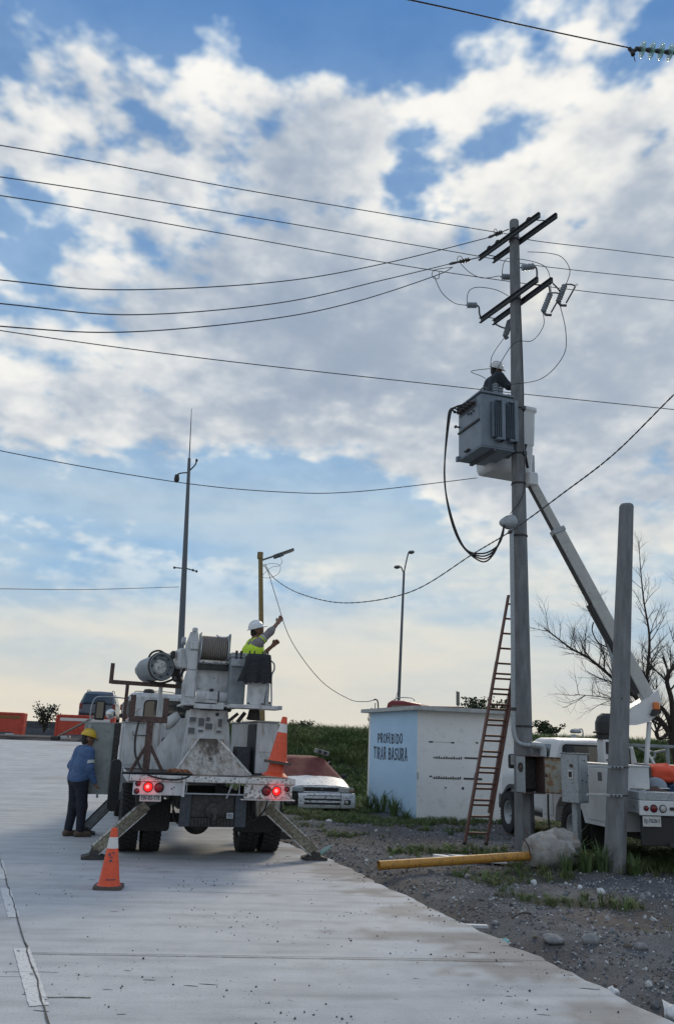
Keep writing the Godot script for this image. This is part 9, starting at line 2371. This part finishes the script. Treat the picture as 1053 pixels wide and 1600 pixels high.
func make_litter() -> void:
	var y := func(x: float, z: float) -> float: return ground_y(x, z)
	var t := crumple("snack_wrapper", "crumpled white and teal wrapper at the road edge", "litter", Vector3(1.77, y.call(1.77, -8.86) + 0.07, -8.86), Vector3(0.17, 0.08, 0.10), M.white_scrap, 1.0)
	var b := MB.new(); b.box(Vector3(0.0, 0.03, 0.03), Vector3(0.08, 0.012, 0.05), Basis(Vector3.RIGHT, 0.5), 0.004); part(b, "printed_band", M.teal_print, t)
	crumple("paper_scrap", "crushed white paper cup in the gutter nearest the viewer", "litter", Vector3(2.36, y.call(2.36, -7.42) + 0.06, -7.42), Vector3(0.12, 0.09, 0.10), M.white_scrap, 2.0)
	crumple("plastic_bag", "white plastic bag at the lower right corner of the view", "litter", Vector3(2.60, y.call(2.6, -6.72) + 0.07, -6.72), Vector3(0.26, 0.14, 0.18), M.white_scrap, 3.0)
	crumple("paper_scrap", "flat pale scrap lying beside the road edge stones", "litter", Vector3(1.58, y.call(1.58, -8.35) + 0.035, -8.3), Vector3(0.15, 0.03, 0.08), M.white_scrap, 4.0)
	# drinks bottle beside the right outrigger shoe
	var o := thing("plastic_bottle", "empty plastic bottle lying beside the truck's right outrigger shoe", "bottle", Vector3(-0.06, y.call(-0.06, -15.1) + 0.06, -15.05), 35.0)
	b = MB.new(); b.lathe([Vector2(0, 0), Vector2(0.036, 0.0), Vector2(0.04, 0.02), Vector2(0.036, 0.08), Vector2(0.04, 0.12), Vector2(0.036, 0.17), Vector2(0.014, 0.22), Vector2(0.014, 0.235)], Vector3.ZERO, axis(Vector3(0.8, 0.5, 0.2)), 16); part(b, "bottle_shell", M.insulator_glass, o)
	b = MB.new(); b.lathe([Vector2(0.017, 0.23), Vector2(0.017, 0.25), Vector2(0, 0.25)], Vector3.ZERO, axis(Vector3(0.8, 0.5, 0.2)), 12); part(b, "bottle_cap", M.white_scrap, o)
	o = thing("timber_offcut", "pale splintered board lying along the road edge", "board", Vector3(1.42, y.call(1.5, -9.6) + 0.075, -9.60), 12.0)
	b = MB.new(); b.box(Vector3.ZERO, Vector3(0.72, 0.035, 0.07), Basis(Vector3.BACK, -0.03), 0.006); part(b, "board_body", M.white_scrap, o)
	o = thing("dry_stick", "thin dry stick on the gravel before the board", "stick", Vector3(2.2, y.call(2.2, -10.0) + 0.03, -10.0), 50.0)
	b = MB.new(); b.tube(smooth_path([Vector3(-0.2, 0, 0), Vector3(-0.05, 0.03, 0.01), Vector3(0.1, 0.02, 0), Vector3(0.2, 0.0, 0.02)], 4), 0.009, 6); part(b, "stick_body", M.bark, o)
	# broken slabs of white debris under the yellow post
	for q in [[2.35, -14.3, 0.42, "broken white slab lying behind the yellow post"], [2.78, -14.15, 0.34, "broken white slab closest to the concrete footing"], [1.98, -14.5, 0.25, "small broken white slab farthest from the footing"]]:
		o = thing("rubble_slab", q[3], "rubble", Vector3(q[0], y.call(q[0], q[1]) + 0.03, q[1]), q[0] * 70.0, "broken slabs by the yellow post")
		o.set_meta("kind", "thing")
		b = MB.new()
		var poly := []
		for k in 7: poly.append(Vector2(cos(TAU * k / 7.0), sin(TAU * k / 7.0) * 0.6) * q[2] * (0.8 + 0.5 * nz.get_noise_2d(k * 20.0, q[0] * 50.0)))
		b.prism(poly, 0.05, Transform3D(Basis(Vector3.RIGHT, -PI / 2 + 0.05), Vector3.ZERO)); part(b, "slab_piece", M.wall_paint, o)

func make_deck_cones() -> void:
	var tr := Transform3D(Basis(Vector3.UP, deg_to_rad(15.0)), Vector3(-1.64, 0, -12.75))
	var a := cone("lower orange cone of the tilted pair stacked on the truck deck", tr * Vector3(0.98, 1.215, -0.36), Vector3(0.0, 0.3, -0.09), false, false)
	var b := MB.new(); b.lathe([Vector2(0.138, 0.06), Vector2(0.17, 0.035), Vector2(0.20, 0.01), Vector2(0.205, 0.0), Vector2(0.14, 0.004), Vector2(0.12, 0.03)], Vector3.ZERO, Basis.IDENTITY, 24); part(b, "flared_foot", M.orange_plastic, a)
	var c := cone("upper orange cone of the tilted pair stacked on the truck deck", tr * Vector3(0.992, 1.215, -0.36) + a.basis * Vector3(0, 0.185, 0), Vector3(0.0, 0.3, -0.11), true, false)
	c.scale = Vector3(1.06, 1.0, 1.06)

func build_all() -> void:
	make_ground()
	make_road()
	make_hut()
	make_truck()
	make_pickup()
	make_wreck()
	make_suv("dark blue-grey off-road car seen over the nearer orange barrier", Vector3(-11.75, ground_y(-11.9, -44.0) - 0.12, -43.5), 10.0, M.suv_blue)
	make_suv("silver off-road car just right of the dark blue-grey one", Vector3(-9.9, ground_y(-10.2, -44.5) - 0.1, -43.0), -38.0, M.suv_silver)
	make_red_truck()
	make_main_pole()
	make_transformer()
	make_service_entry()
	make_short_pole()
	make_ladder()
	make_fallen_post()
	make_far_posts()
	make_barriers()
	make_wires()
	make_ground_worker()
	make_operator()
	make_lineman()
	make_tree()
	make_plants()
	cone("upright orange road cone with white band standing alone on the concrete", Vector3(-2.5, 0, -10.62), Vector3(0, 0.1, 0)).scale = Vector3.ONE * 0.94
	make_deck_cones()
	make_litter()
	make_stones()
	make_grass()

func _ready() -> void:
	var cam := Camera3D.new()
	cam.name = "camera"
	cam.position = Vector3(0, 1.75, 0)
	cam.rotation = Vector3(0.27015, 0.0, 0.04)
	cam.fov = 63.215
	cam.near = 0.1
	cam.far = 6000.0
	add_child(cam)
	cam.current = true
	var env := Environment.new()
	env.background_mode = Environment.BG_SKY
	var sky := Sky.new()
	var pano := PanoramaSkyMaterial.new()
	pano.panorama = make_sky()
	pano.energy_multiplier = 1.0
	sky.sky_material = pano
	env.sky = sky
	env.tonemap_mode = Environment.TONE_MAPPER_LINEAR
	env.tonemap_exposure = 1.18
	env.sdfgi_enabled = true
	env.ssao_enabled = true
	env.ssil_enabled = true
	var we := WorldEnvironment.new()
	we.name = "world_environment"
	we.environment = env
	add_child(we)
	# the sun stands behind thin cloud, ahead and to the right, a little under 30 degrees up
	var sun := DirectionalLight3D.new()
	sun.name = "sun"
	sun.light_color = Color(1.0, 0.93, 0.82)
	sun.light_energy = 0.45
	sun.light_angular_distance = 12.0
	sun.shadow_enabled = true
	add_child(sun)
	var el := deg_to_rad(29.4)
	var az := deg_to_rad(14.5)
	sun.look_at_from_position(Vector3.ZERO, -Vector3(sin(az) * cos(el), sin(el), -cos(az) * cos(el)))
	rng.seed = 77
	nz.seed = 3; nz.frequency = 0.35; nz.fractal_octaves = 4
	nz.noise_type = FastNoiseLite.TYPE_SIMPLEX_SMOOTH
	make_materials()
	build_all()
